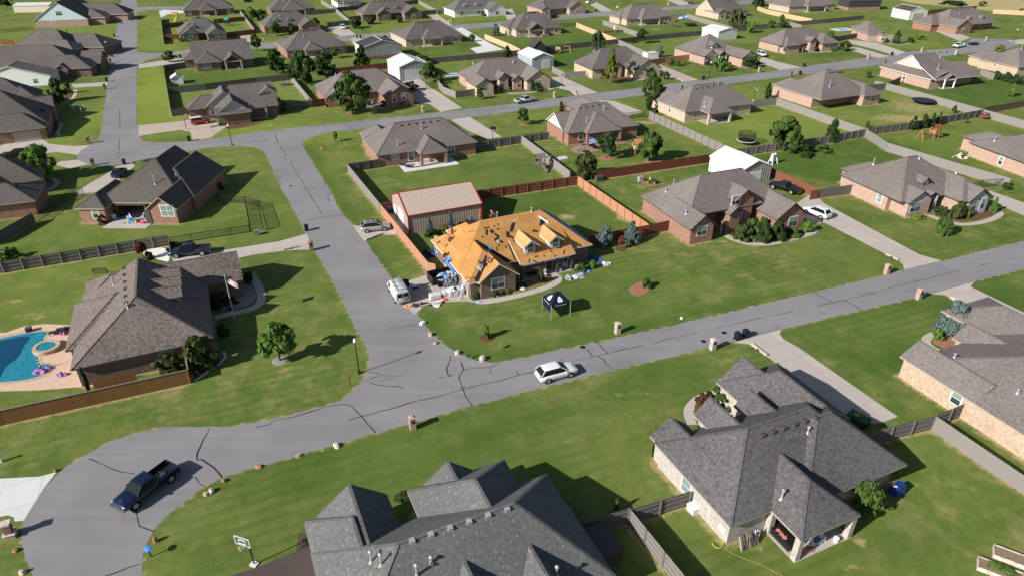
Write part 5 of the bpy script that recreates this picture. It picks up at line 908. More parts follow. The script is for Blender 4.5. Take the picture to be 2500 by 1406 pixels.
for q, wd, am in [([(750, 362), (800, 440), (870, 545)], 1.6, .5), ([(905, 600), (950, 672), (985, 700)], 1.5, .55), ([(1030, 775), (1090, 835), (1160, 862), (1240, 862)], 2.2, .35), ([(1290, 862), (1500, 812), (1680, 770), (1900, 720)], 2.0, .4), ([(620, 1160), (930, 1075), (1250, 985)], 2.2, .45), ([(1920, 812), (2100, 775), (2230, 745)], 2, .35), ([(830, 985), (640, 1035), (400, 1048)], 1.6, .25), ([(1000, 1100), (1300, 1020), (1700, 900)], 2.6, .35)]:
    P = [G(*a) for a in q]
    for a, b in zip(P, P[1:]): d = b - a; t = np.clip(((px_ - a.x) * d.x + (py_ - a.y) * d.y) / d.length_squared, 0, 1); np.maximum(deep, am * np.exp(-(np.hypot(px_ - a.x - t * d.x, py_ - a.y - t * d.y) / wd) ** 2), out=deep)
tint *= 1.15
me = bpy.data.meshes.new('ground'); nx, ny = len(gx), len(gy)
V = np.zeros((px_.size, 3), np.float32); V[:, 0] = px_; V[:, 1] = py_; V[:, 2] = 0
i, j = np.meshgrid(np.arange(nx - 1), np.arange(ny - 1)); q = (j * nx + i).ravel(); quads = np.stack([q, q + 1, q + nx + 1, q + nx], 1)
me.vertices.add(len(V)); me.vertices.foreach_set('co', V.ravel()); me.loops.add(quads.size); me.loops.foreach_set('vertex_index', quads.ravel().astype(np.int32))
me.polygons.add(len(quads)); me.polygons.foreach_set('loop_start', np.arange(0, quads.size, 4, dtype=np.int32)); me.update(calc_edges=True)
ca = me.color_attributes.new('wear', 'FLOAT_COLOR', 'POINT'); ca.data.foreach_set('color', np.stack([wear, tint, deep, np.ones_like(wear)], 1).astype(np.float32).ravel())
me.materials.append(MATS['grass']); go = bpy.data.objects.new('ground', me); C.objects.link(go); go['kind'] = 'structure'
# ---------------------------------------------------------------- trees and shrubs: leaf-sized faces spread through a clumpy crown
CROWN = {}
def crown_mesh(kind, k, n, leaf, mat):
    key = (kind, k, n, mat, leaf)
    if key in CROWN: return CROWN[key]
    rg = random.Random(hash((kind, k)) % 1000 + 17 * k + len(kind)); V, Fc = [], []
    def prof(z):   # radius at height z in 0..1
        if kind == 'cone': return .08 + .92 * (1 - z) ** .85 * min(1, z * 6 + .35)
        if kind == 'column': return (math.sin(math.pi * min(1, z * .9 + .12)) ** .45) * (1 - .35 * z)
        if kind == 'pine': return .25 + .75 * (math.sin(math.pi * (z * .85 + .13)) ** .7) * (1 - .25 * z)
        if kind == 'willow': return math.sin(math.pi * min(1, z * .62 + .38)) ** .6
        if kind == 'bush': return math.sqrt(max(0, 1 - (z * 1.02 - .12) ** 2)) if z < .98 else .2
        return math.sin(math.pi * (z * .92 + .07)) ** .62 * (1.08 - .25 * z)
    nc = {'broad': 46, 'bush': 30, 'cone': 60, 'column': 40, 'pine': 44, 'willow': 50}.get(kind, 40)
    cl = []
    for i in range(nc):
        z = rg.random() ** (1.0 if kind != 'cone' else 1.3); a = rg.random() * 6.283; r = prof(z) * (rg.uniform(.45, 1.0) if rg.random() < .8 else rg.uniform(.1, .5))
        cl.append((r * math.cos(a), r * math.sin(a), z, rg.uniform(.13, .31) * (1 if kind in ('broad', 'pine', 'bush') else .6)))
    for i in range(n):
        c = cl[rg.randrange(nc)]; d = Vector((rg.gauss(0, 1), rg.gauss(0, 1), rg.gauss(0, 1)));  d = d.normalized() if d.length > 1e-6 else Vector((0, 0, 1))
        rr = c[3] * rg.random() ** .45; vz = 1.5 if kind == 'willow' else .62
        p = Vector((c[0] + d.x * rr, c[1] + d.y * rr, c[2] * .94 + .03 + d.z * rr * vz * .7))
        if p.z < .0: p.z = -p.z * .3
        s = leaf * rg.uniform(.6, 1.4); nn = (d + Vector((p.x * .9, p.y * .9, (p.z - .35) * 1.1)) + Vector((rg.uniform(-1.1, 1.1), rg.uniform(-1.1, 1.1), rg.uniform(-.6, 1.3)))).normalized()
        a = nn.orthogonal().normalized(); t = rg.random() * 6.283; a, b = a * math.cos(t) + nn.cross(a) * math.sin(t), None; b = nn.cross(a)
        if kind in ('cone', 'pine') and mat.startswith('needle'): a = a * 1.7; b = b * .5
        if kind == 'willow': b = Vector((0, 0, -1.7)); a = Vector((math.cos(t), math.sin(t), 0)) * .5
        i0 = len(V); e = Vector((0, 0, 1.0 if kind != 'willow' else 1))
        V += [tuple(p - a * s - b * s * .5), tuple(p + b * s * -.75), tuple(p + a * s - b * s * .4), tuple(p + a * s * .7 + b * s * .6), tuple(p - a * s * .6 + b * s * .7)]; Fc.append((i0, i0 + 1, i0 + 2, i0 + 3, i0 + 4))
    me = bpy.data.meshes.new('crown'); me.from_pydata(V, [], Fc); me.materials.append(MATS[mat]); CROWN[key] = me; return me
NP = [0]
def plant(kind, label, B, yt=None, wpx=None, mat='leaf_green', trunk=.22, cat='tree', name=None, H=None, Wd=None, lean=0, group=None, z=0.0):
    B = G(*B, z) if not isinstance(B, Vector) else B; NP[0] += 1; k = NP[0] % 3
    H = H or max(.4, height_at(B, yt) - z); Wd = Wd or span(B, wpx); dist = pix(B)[2]; near = dist < 150
    n = int(min(3400, max(500, 2100 * (H * Wd / 30) ** .5))) if near else (1500 if dist < 260 else 700)
    n = {0: 1200, 1: 2200, 2: 3800, 3: 5600, 4: 7500}[min(4, max(0, round(n / 800)))] if near else n
    px_m = F / dist * .41; lf = max(.04, min(.13, (1.05 / px_m) / max(Wd / 2, .4))) if near else (.085 if dist < 260 else .12)
    lf = round(lf, 2)
    nm = name or {'cone': 'conifer_tree', 'column': 'columnar_tree', 'pine': 'pine_tree', 'willow': 'willow_tree', 'bush': 'shrub'}.get(kind, 'leafy_tree')
    root = empty(nm, label, cat, (B.x, B.y, z), ru(0, 6.28), group)
    cz = H * trunk; me = crown_mesh(kind, k, n, lf, mat); c = bpy.data.objects.new('foliage' if kind == 'bush' else 'crown', me); C.objects.link(c); c.parent = root
    c.location = (0, 0, cz); q = 1.14 if kind == 'broad' else 1.0; c.scale = (Wd / 2 * ru(.95, 1.05) * q, Wd / 2 * ru(.95, 1.05) * q, H - cz)
    if kind != 'bush':
        t = MB(); r = max(.05, min(.26, H * .022)); top = H * (.55 if kind in ('broad', 'willow') else .8); t.lathe([(r * 1.6, 0), (r, H * .06), (r * .8, cz), (r * .35, top)], 'bark', (0, 0, 0), 7)
        if kind in ('broad', 'willow'):
            for q in range(5):
                a = q * 1.26 + NP[0]; t.tube((0, 0, cz * .9 + H * .03 * q), (math.cos(a) * Wd * .3, math.sin(a) * Wd * .3, cz + (H - cz) * (.3 + .07 * q)), r * .5, 'bark', r * .15, 5, False)
        t.build('trunk', root, uv=False)
    elif H > .8:
        t = MB()
        for q in range(4): a = q * 1.57 + .4; t.tube((math.cos(a) * .06, math.sin(a) * .06, 0), (math.cos(a) * Wd * .2, math.sin(a) * Wd * .2, H * .5), .03, 'bark', .012, 5, False)
        t.build('stem', root, uv=False)
    return root
for q in [
 ('broad', 'young maple tree on the lawn left of the street corner', (684, 880), 792, 78, 'leaf_lime', .2), ('broad', 'big oak tree in front of the red brick house', (860, 277), 182, 80, 'leaf_green', .1), ('broad', 'round tree alone in the yard beside the vaulted porch house', (676, 180), 124, 42, 'leaf_dark', .16),
 ('broad', 'tallest tree in the clump behind the oak house', (744, 208), 131, 58, 'leaf_dark', .1), ('broad', 'low spreading tree left of the clump behind the slatted fence', (714, 180), 156, 42, 'leaf_green', .1), ('broad', 'round dense tree behind the oak house roof', (797, 191), 131, 54, 'leaf_dark', .12), ('broad', 'thin tree at the wall right of the hip porch', (818, 143), 115, 24, 'leaf_green', .25), ('cone', 'pointed dark tree in front of the striped barn', (886, 169), 113, 52, 'leaf_dark', .1),
 ('broad', 'dark bushy tree behind the white garage', (1002, 145), 131, 34, 'leaf_dark', .05), ('broad', 'second bushy tree behind the white garage', (1031, 158), 136, 36, 'leaf_dark', .05), ('broad', 'round tree right of the white roll door garage', (1050, 201), 152, 42, 'leaf_green', .2), ('broad', 'small maroon leaved tree by the driveway gate', (1074, 206), 186, 22, 'leaf_olive', .1),
 ('cone', 'conical evergreen beside the flagpole house wing', (210, 120), 84, 28, 'leaf_green', .06), ('broad', 'round tree before the shrub bed left of the street', (158, 182), 139, 27, 'leaf_green', .2), ('broad', 'tall shade tree against the dark brick house', (146, 250), 194, 36, 'leaf_olive', .05), ('column', 'dark evergreen beside the tall shade tree left', (170, 228), 202, 22, 'leaf_dark', .03), ('column', 'dark upright evergreen near the tan garage', (117, 312), 268, 28, 'leaf_dark', .02), ('broad', 'round tree at the side street corner', (415, 152), 126, 32, 'leaf_green', .2),
 ('broad', 'yellow green tree right of the blue playset', (616, 51), 19, 26, 'leaf_lime', .1), ('broad', 'second yellow green tree near the long porch', (640, 50), 24, 26, 'leaf_green', .1), ('broad', 'round tree beside the warm concrete drive', (627, 126), 84, 26, 'leaf_green', .25), ('broad', 'left young tree before the two dormer house', (673, 88), 55, 26, 'leaf_green', .15), ('broad', 'middle young tree before the two dormer house', (712, 84), 58, 22, 'leaf_olive', .1), ('broad', 'right tree before the two dormer house wing', (772, 76), 46, 26, 'leaf_green', .12),
 ('broad', 'bushy tree beside the white car driveway', (866, 70), 45, 30, 'leaf_dark', .03), ('broad', 'shrubby tree left of the twin tan dormer entry', (904, 60), 40, 20, 'leaf_olive', .05), ('broad', 'flowering small tree at the twin dormer entry', (976, 56), 38, 16, 'leaf_olive', .05), ('broad', 'small dark tree right of the striped barn', (940, 103), 88, 16, 'leaf_maroon', .2), ('broad', 'small tree at the tan brick house right corner', (1152, 102), 84, 15, 'leaf_green', .1), ('cone', 'blue spruce beside the firepit house', (1211, 88), 60, 24, 'needle_blue', .04), ('cone', 'dark conifer behind the small round pool house', (1239, 145), 112, 28, 'leaf_dark', .04),
 ('broad', 'sapling in the grass strip by the far crossing', (820, 347), 322, 12, 'leaf_lime', .3), ('willow', 'weeping willow in front of the dark fence', (1458, 124), 82, 42, 'leaf_willow', .1), ('broad', 'tree before the dark post fence near the trampoline', (1567, 107), 72, 27, 'leaf_dark', .3), ('bush', 'bushy shrub at the dark post fence', (1544, 106), 92, 14, 'leaf_dark', 0), ('willow', 'large weeping willow near the shingled gable house', (1795, 70), 28, 50, 'leaf_willow', .05), ('broad', 'bright round tree right of the large willow', (1831, 81), 54, 25, 'leaf_lime', .12),
 ('cone', 'tall yellowing conifer before the tan brick house', (1490, 204), 116, 40, 'leaf_yellow', .12), ('broad', 'dark tree at the conifer house entry', (1543, 188), 152, 28, 'leaf_dark', .03), ('broad', 'wide dark shrub tree at the conifer house gable', (1583, 188), 158, 36, 'leaf_dark', .0), ('broad', 'tall tree beside the far street above the trimmed one', (1586, 262), 180, 45, 'leaf_green', .15), ('column', 'lower dark tree against the tall street tree', (1584, 270), 235, 20, 'leaf_dark', .05), ('broad', 'sapling beside the conifer house driveway', (1626, 195), 176, 14, 'leaf_green', .1), ('broad', 'spreading tree before the white gabled porch', (1758, 175), 140, 34, 'leaf_lime', .1),
 ('broad', 'lawn tree near the silver pickup street', (1277, 305), 265, 33, 'leaf_green', .3), ('column', 'dark purple leaved tree behind the white gabled roof', (1370, 274), 248, 17, 'leaf_maroon', .02), ('column', 'second dark purple leaved tree behind the roof', (1392, 266), 253, 12, 'leaf_maroon', .02), ('column', 'dark upright evergreen by the basketball post', (1873, 241), 205, 20, 'leaf_dark', .03), ('broad', 'tree beside the brick patio of the white gabled house', (1480, 387), 328, 42, 'leaf_dark', .25), ('broad', 'round tree right of the orange playset', (1584, 394), 324, 58, 'leaf_green', .22), ('broad', 'bushy tree at the fence corner with yellow top', (1430, 433), 376, 62, 'leaf_olive', .02),
 ('cone', 'tiny conifer beside the blue garage lawn', (1340, 154), 139, 9, 'leaf_green', .05), ('bush', 'bush beside the barn roofed shed', (1322, 138), 119, 13, 'leaf_dark', 0), ('broad', 'silvery sapling before the grey long fence', (1610, 140), 113, 16, 'needle_blue', .1), ('broad', 'dense green tree left of the hedge garden', (1911, 370), 290, 64, 'leaf_green', .06), ('cone', 'dark conical tree by the post fence', (2029, 347), 292, 46, 'leaf_dark', .06),
 ('column', 'first cypress of four by the red playset', (2227, 318), 285, 25, 'leaf_dark', .02), ('column', 'second cypress of four by the red playset', (2252, 314), 279, 22, 'leaf_dark', .02), ('column', 'third cypress of four by the red playset', (2274, 310), 277, 18, 'leaf_dark', .02), ('column', 'rightmost cypress of four by the red playset', (2290, 306), 275, 17, 'leaf_dark', .02),
 ('broad', 'leftmost dark round tree below the yellow stone house', (2430, 194), 175, 20, 'leaf_dark', .02), ('broad', 'second dark round tree below the yellow stone house', (2454, 200), 178, 22, 'leaf_dark', .02), ('broad', 'third dark round tree below the yellow stone house', (2475, 205), 183, 22, 'leaf_dark', .02), ('broad', 'dark round tree cut by the right edge', (2498, 210), 187, 24, 'leaf_dark', .02), ('column', 'yellow green tree on the lawn at the right edge', (2467, 236), 205, 25, 'leaf_lime', .08), ('broad', 'small tree left of the beige gabled house', (2119, 191), 174, 14, 'leaf_green', .15),
 ('bush', 'large round bush at the entry gable house corner', (2062, 124), 103, 28, 'leaf_dark', 0), ('column', 'ivy dark evergreen at the garage gable', (2188, 108), 76, 22, 'leaf_dark', .0), ('bush', 'yellow green tree behind the yellow stone roof', (2438, 128), 111, 26, 'leaf_yellow', 0), ('broad', 'bush by the drive behind the entry gable house', (2027, 91), 78, 16, 'leaf_green', .05), ('broad', 'small tree in the lawn behind the new fence', (1908, 53), 37, 14, 'leaf_green', .1), ('broad', 'tree at the left of the entry gable house roof', (1882, 68), 50, 20, 'leaf_green', .02), ('bush', 'hedge clump behind the entry gable house', (1912, 68), 55, 34, 'leaf_dark', 0),
 ('broad', 'sapling on the lawn by the black trampoline', (2328, 277), 258, 10, 'leaf_olive', .1), ('broad', 'sapling inside the long fence corner', (2117, 312), 297, 9, 'leaf_olive', .05), ('bush', 'brown brush pile at the fence crossing', (2405, 289), 276, 34, 'brush_brown', 0), ('bush', 'sapling right of the four cypress trees', (2360, 302), 289, 10, 'leaf_olive', 0),
 ('broad', 'young tree on the lawn of the pink brick house', (2300, 574), 534, 36, 'leaf_green', .12), ('column', 'yellow columnar shrub at the pink brick house', (2360, 532), 504, 16, 'leaf_yellow', .0), ('cone', 'pointed arborvitae at the pink brick house corner', (2422, 520), 484, 21, 'leaf_lime', .02), ('bush', 'flowering crape shrub in the pink house bed', (2331, 534), 496, 36, 'leaf_olive', 0), ('bush', 'low green shrub left in the pink house bed', (2298, 524), 506, 38, 'leaf_dark', 0), ('bush', 'yellow lily clump under the pink house window', (2237, 532), 521, 30, 'leaf_yellow', 0), ('bush', 'bush at the end of the black metal fence', (2456, 461), 447, 24, 'leaf_dark', 0),
 ('bush', 'long dark hedge under the trees by the white swing', (1950, 378), 352, 60, 'leaf_dark', 0), ('bush', 'low hedge right of the white swing', (2010, 372), 355, 40, 'leaf_green', 0), ('bush', 'leftmost shrub in the gabled brick house garden', (1805, 585), 548, 44, 'leaf_olive', 0), ('bush', 'tall shrub in the gabled brick house garden', (1835, 582), 536, 46, 'leaf_green', 0), ('bush', 'dark shrub in the middle of the brick house garden', (1866, 588), 545, 42, 'leaf_dark', 0), ('bush', 'reddish topped shrub in the brick house garden', (1862, 566), 532, 26, 'leaf_olive', 0), ('bush', 'dark shrub right of center in the brick garden', (1894, 584), 545, 40, 'leaf_dark', 0), ('bush', 'low green shrub at the brick house window', (1932, 577), 556, 36, 'leaf_green', 0), ('bush', 'light green shrub at the curved walk end', (1968, 566), 540, 30, 'leaf_lime', 0),
 ('cone', 'left blue spruce by the dark red front fence', (1477, 602), 552, 54, 'needle_blue', .05), ('cone', 'right blue spruce by the dark red front fence', (1541, 592), 545, 50, 'needle_blue', .05), ('broad', 'red flowering crape myrtle between two spruces', (1516, 608), 578, 17, 'flower_red', .35), ('bush', 'bush on the island bed in the front lawn', (1577, 702), 681, 25, 'leaf_green', 0),
 ('bush', 'first shrub at the porch end under the tarps', (1417, 662), 644, 26, 'leaf_green', 0), ('bush', 'second shrub at the porch end', (1445, 654), 638, 22, 'leaf_lime', 0), ('bush', 'rounded shrub left of the porch steps', (1322, 690), 664, 18, 'leaf_olive', 0), ('bush', 'small shrub under the brick gable window', (1240, 716), 704, 14, 'leaf_lime', 0), ('bush', 'second small shrub under the gable window', (1226, 720), 710, 10, 'leaf_green', 0), ('bush', 'dark shrub right under the gable window', (1208, 722), 708, 20, 'leaf_dark', 0), ('bush', 'shrub at the garage corner of the stripped house', (1160, 730), 713, 18, 'leaf_green', 0), ('bush', 'yellowing hedge along the tan metal shop', (1093, 566), 553, 34, 'leaf_yellow', 0), ('bush', 'dark hedge along the tan metal shop', (1052, 578), 563, 40, 'leaf_dark', 0), ('bush', 'right end hedge along the tan metal shop', (1130, 554), 544, 36, 'leaf_olive', 0),
 ('cone', 'pale climbing shrub at the shop wall left', (1051, 572), 532, 18, 'needle_blue', .0), ('cone', 'pale climbing shrub at the shop wall middle', (1101, 562), 520, 18, 'needle_blue', .0), ('cone', 'pale climbing shrub at the shop wall right', (1156, 545), 511, 14, 'needle_blue', .0),
 ('broad', 'big dark shrub tree at the pool house corner', (494, 895), 824, 82, 'leaf_olive', .02), ('bush', 'red topped crape shrub behind the brown fence', (410, 908), 872, 70, 'leaf_olive', 0), ('bush', 'red blossoms over the crape shrub', (418, 890), 870, 30, 'flower_red', 0), ('column', 'narrow dark evergreen at the pool fence', (218, 955), 900, 14, 'leaf_dark', .0), ('broad', 'small red maple by the white gravel bed', (350, 634), 594, 22, 'leaf_red', .45), ('bush', 'shrub under the small red maple', (362, 632), 615, 24, 'leaf_green', 0), ('bush', 'grassy shrub beside the dark pickup', (428, 614), 594, 34, 'leaf_olive', 0), ('bush', 'yellow green bushes at the left edge fence', (22, 632), 608, 52, 'leaf_lime', 0),
 ('pine', 'light green pine beside the dark roofed house', (108, 440), 357, 86, 'leaf_lime', .08), ('cone', 'blue spruce in the round bed at left', (57, 512), 454, 38, 'needle_blue', .05), ('bush', 'bush above the dark roof at the left edge', (18, 396), 376, 44, 'leaf_green', 0), ('bush', 'red brown shrub at the patio house corner', (252, 546), 526, 24, 'leaf_maroon', 0), ('bush', 'lime shrub under the patio house window', (427, 540), 528, 26, 'leaf_lime', 0), ('bush', 'dark shrub beside the patio pillar', (386, 538), 522, 22, 'leaf_dark', 0), ('bush', 'shrub at the patio house east wall', (541, 462), 446, 14, 'leaf_green', 0),
 ('bush', 'tall dark entry shrub of the pool house', (545, 818), 792, 26, 'leaf_dark', 0), ('bush', 'dark shrub beside the pool house walk', (610, 690), 664, 22, 'leaf_dark', 0), ('bush', 'branchy bare looking bush in the gravel bed', (548, 745), 716, 60, 'leaf_maroon', 0), ('pine', 'broad blue spruce before the tan brick gables', (2320, 816), 742, 88, 'needle_blue', .02), ('bush', 'yellow green shrub beside the broad blue spruce', (2288, 828), 806, 28, 'leaf_lime', 0), ('bush', 'spreading juniper in the curved walk bed', (1763, 1000), 966, 70, 'leaf_green', 0), ('bush', 'reddish shrub in the curved walk bed', (1720, 985), 958, 42, 'leaf_maroon', 0), ('bush', 'small shrub at the tan wall of the mottled house', (1752, 958), 936, 20, 'leaf_green', 0), ('bush', 'pale juniper under the tan wall', (1730, 1012), 984, 44, 'leaf_green', 0),
 ('column', 'clipped arborvitae at the mottled house corner', (1597, 1114), 1068, 18, 'leaf_dark', .0), ('column', 'small yellow green shrub in the roof shadow', (1504, 1247), 1217, 15, 'leaf_yellow', .0), ('broad', 'shrub tree beside the covered blue grill', (2108, 1246), 1180, 74, 'leaf_green', .08), ('bush', 'sapling with mulch ring on the corner lawn', (1188, 824), 793, 20, 'leaf_lime', 0),
 ('bush', 'entry bushes in the charcoal roof notch', (985, 1216), 1209, 42, 'leaf_olive', 0), ('bush', 'large shrub right of the grey house porch', (686, 270), 245, 34, 'leaf_olive', 0), ('bush', 'dark shrub at the grey house porch post', (662, 276), 262, 24, 'leaf_dark', 0), ('bush', 'round shrub beside the grey house window', (611, 298), 286, 15, 'leaf_lime', 0), ('bush', 'shrub under the grey house front window', (578, 300), 288, 28, 'leaf_olive', 0), ('bush', 'lime shrub at the grey house drive corner', (538, 308), 299, 13, 'leaf_lime', 0), ('bush', 'shrub in front of the white garage', (1003, 222), 201, 36, 'leaf_dark', 0), ('column', 'clipped evergreen at the oak house corner', (803, 263), 238, 16, 'leaf_dark', .0), ('bush', 'ball shrub in the oak house bed', (916, 254), 241, 12, 'leaf_lime', 0), ('bush', 'dark hedge under the oak house gable windows', (976, 258), 247, 34, 'leaf_dark', 0), ('bush', 'square shrub by the oak house entry', (938, 260), 246, 18, 'leaf_dark', 0), ('bush', 'low shrubs right of the oak trunk', (898, 258), 248, 18, 'leaf_olive', 0), ('bush', 'shrubs at the slate blue porch', (448, 102), 94, 24, 'leaf_olive', 0),
 ('column', 'left upright shrub at the stone gable', (1301, 222), 196, 15, 'leaf_dark', .0), ('column', 'right upright shrub at the stone gable', (1334, 216), 190, 14, 'leaf_dark', .0), ('bush', 'shrub bed between the stone gable windows', (1316, 223), 210, 26, 'leaf_dark', 0), ('bush', 'yellow shrub at the stone gable entry', (1243, 224), 213, 10, 'leaf_yellow', 0), ('broad', 'small tree in the lawn of the stone gable house', (1172, 243), 214, 18, 'leaf_green', .2), ('bush', 'shrub row at the conifer house window', (1470, 190), 172, 24, 'leaf_dark', 0), ('bush', 'round shrub right of the conifer house walk', (1603, 187), 175, 14, 'leaf_dark', 0), ('bush', 'left bush in the lawn by the conifer drive', (1640, 160), 147, 18, 'leaf_olive', 0), ('bush', 'middle bush in the lawn by the conifer drive', (1656, 162), 149, 18, 'leaf_green', 0), ('bush', 'right bush in the lawn by the conifer drive', (1672, 158), 147, 14, 'leaf_lime', 0), ('bush', 'dark shrub row at the pale gabled house', (1828, 164), 138, 46, 'leaf_dark', 0), ('bush', 'shrub under the pale gabled house window', (1730, 160), 150, 20, 'leaf_dark', 0), ('bush', 'green shrub beside the pale house steps', (1778, 164), 152, 18, 'leaf_green', 0), ('bush', 'garden shrub left of the round black bush', (2030, 124), 116, 26, 'leaf_green', 0), ('bush', 'shrub row at the entry gable house', (1988, 126), 114, 26, 'leaf_dark', 0), ('bush', 'hedge at the second garage gable', (2240, 96), 84, 30, 'leaf_lime', 0), ('bush', 'flower shrub before the second garage gable', (2222, 104), 92, 22, 'leaf_dark', 0),
 ('bush', 'shrub by the white car driveway gate', (1597, 283), 268, 24, 'leaf_dark', 0), ('bush', 'green shrub at the white gabled house corner', (1505, 345), 333, 22, 'leaf_green', 0), ('bush', 'dark green shrub by the fenced dog run', (1845, 430), 415, 26, 'leaf_green', 0), ('bush', 'shrub row at the white farmhouse', (1182, 38), 27, 28, 'leaf_dark', 0), ('bush', 'dark shrub at the left twin dormer gable', (906, 60), 42, 16, 'leaf_dark', 0), ('bush', 'tall weeds along the dry field edge left', (2330, 13), 4, 60, 'leaf_dark', 0), ('bush', 'shrub at the dry field edge middle', (2398, 16), 4, 20, 'leaf_green', 0), ('bush', 'shrub at the dry field edge right', (2495, 32), 22, 20, 'leaf_green', 0), ('broad', 'dark tree at the top beyond the willow', (1850, 16), -12, 34, 'leaf_dark', .05), ('broad', 'tree at the top left corner', (10, 14), -14, 40, 'leaf_dark', .05)]:
    k, lb, B, yt, wp, mt, tr = q; plant(k, lb, B, yt, wp, mt, tr, 'shrub' if k == 'bush' else 'tree', None if k != 'bush' or 'pile' not in lb else 'brush_pile')
def ring(B, r, mat):
    m = MB(); m.lathe([(r, .0), (r * .8, .05), (r * .1, .07)], mat, (0, 0, 0), 16); o = m.build('mulch_ring', None, uv=False); g = G(*B); o.location = (g.x, g.y, .004); o['kind'] = 'structure'
for B, r, mt in (((684, 880), .95, 'gravel_grey'), ((1188, 824), 1.05, 'mulch'), ((350, 634), 1.1, 'mulch'), ((860, 277), 1.5, 'mulch_red'), ((1516, 608), 1.0, 'mulch'), ((1480, 387), 1.6, 'mulch_red'), ((1277, 305), 1.2, 'mulch_red'), ((2300, 574), .9, 'mulch_red'), ((158, 182), 1.6, 'mulch_red'), ((57, 512), 1.5, 'gravel_grey'), ((1584, 394), 1.2, 'mulch_red')): ring(B, r, mt)
# ---------------------------------------------------------------- vehicles (front along +x, origin on the ground at the middle)
def loft(mb, secs, mat):
    """secs: (x, z_low, z_mid, z_top, half_low, half_mid, half_top)"""
    n = 10; V = []
    for x, zl, zm, zt, hl, hm, ht in secs:
        r = [(-hl, zl), (-hm, zl + (zm - zl) * .45), (-hm, zm), (-ht, zt - .03), (-ht * .7, zt), (ht * .7, zt), (ht, zt - .03), (hm, zm), (hm, zl + (zm - zl) * .45), (hl, zl)]
        V += [(x, a, b) for a, b in r]
    Fc = [(k * n + i, k * n + (i + 1) % n, (k + 1) * n + (i + 1) % n, (k + 1) * n + i) for k in range(len(secs) - 1) for i in range(n)]
    Fc += [tuple(range(n - 1, -1, -1)), tuple(range((len(secs) - 1) * n, len(secs) * n))]
    mb.mesh(V, Fc, mat)
def cabin(root, base, roof, zb, zr, wb, wr, col, pill, glass='car_glass', blank=()):
    """base, roof: (x_rear, x_front) at belt and at roof"""
    g = MB(); g.hexa([(base[0], -wb, zb), (base[1], -wb, zb), (base[1], wb, zb), (base[0], wb, zb)], [(roof[0], -wr, zr), (roof[1], -wr, zr), (roof[1], wr, zr), (roof[0], wr, zr)], glass); g.build('window', root)
    r = MB(); loft(r, [(roof[0] - .06, zr - .05, zr - .02, zr + .01, wr, wr + .02, wr - .05), (roof[0] + .25, zr - .04, zr + .02, zr + .06, wr, wr + .03, wr - .06), ((roof[0] + roof[1]) / 2, zr - .04, zr + .03, zr + .075, wr, wr + .03, wr - .06), (roof[1] - .2, zr - .04, zr + .02, zr + .06, wr, wr + .03, wr - .06), (roof[1] + .06, zr - .05, zr - .02, zr + .0, wr, wr + .01, wr - .06)], col); r.build('roof', root)
    p = MB()
    for s in (-1, 1):
        for xb, xr, t in [(base[0], roof[0], .16), (base[1], roof[1], .06)] + [(x, x2, .1) for x, x2 in pill]: p.bar((xb, s * (wb + .004), zb), (xr, s * (wr + .004), zr), t, .05, col if (xb, xr) in ((base[0], roof[0]), (base[1], roof[1])) else 'metal_black', (0, 1, 0))
    p.build('pillar', root)
def wheels(root, xs, half, r, rim='metal_galv'):
    T = MB(); T.lathe([(r * .6, -.11), (r * .93, -.12), (r, -.08), (r, .08), (r * .93, .12), (r * .6, .11)], 'black_rubber', (0, 0, 0), 18, 'y'); K = MB(); K.lathe([(r * .62, -.128), (r * .62, .128)], rim, (0, 0, 0), 14, 'y'); K.lathe([(r * .2, -.135), (r * .2, .135)], 'metal_black', (0, 0, 0), 8, 'y')
    f = None
    for x in xs:
        for s in (-1, 1):
            if f is None: f = T.build('wheel', root, uv=False); f.location = (x, s * half, r); K.build('rim', f, uv=False)
            else: c = copy_tree(f, root); c.location = (x, s * half, r)
    return f
def arches(mb, xs, half, r):
    for x in xs:
        for s in (-1, 1): mb.lathe([(r * 1.2, -.02), (r * 1.2, .02)], 'black_rubber', (x, s * (half - .005), r * 1.02), 16, 'y')
def lights(root, xf, xr, hw, zf, zr_, tall=.12):
    for s in (-1, 1):
        m = MB(); m.box(xf - .14, xf + .015, s * hw - .2, s * hw + .1 if s < 0 else s * hw + .02, zf - .07, zf + .07, 'lamp_clear') if s > 0 else m.box(xf - .14, xf + .015, s * hw - .02, s * hw + .2, zf - .07, zf + .07, 'lamp_clear'); m.build('headlight', root)
        m = MB(); y = sorted((s * hw, s * (hw - .16))); m.box(xr - .02, xr + .12, y[0], y[1], zr_ - tall, zr_ + tall, 'lamp_red'); m.build('tail_light', root)
def mirrors(root, x, half, z, col):
    for s in (-1, 1): m = MB(); y = sorted((s * half, s * (half + .2))); m.box(x - .06, x + .06, y[0], y[1], z - .06, z + .1, col); m.build('side_mirror', root)
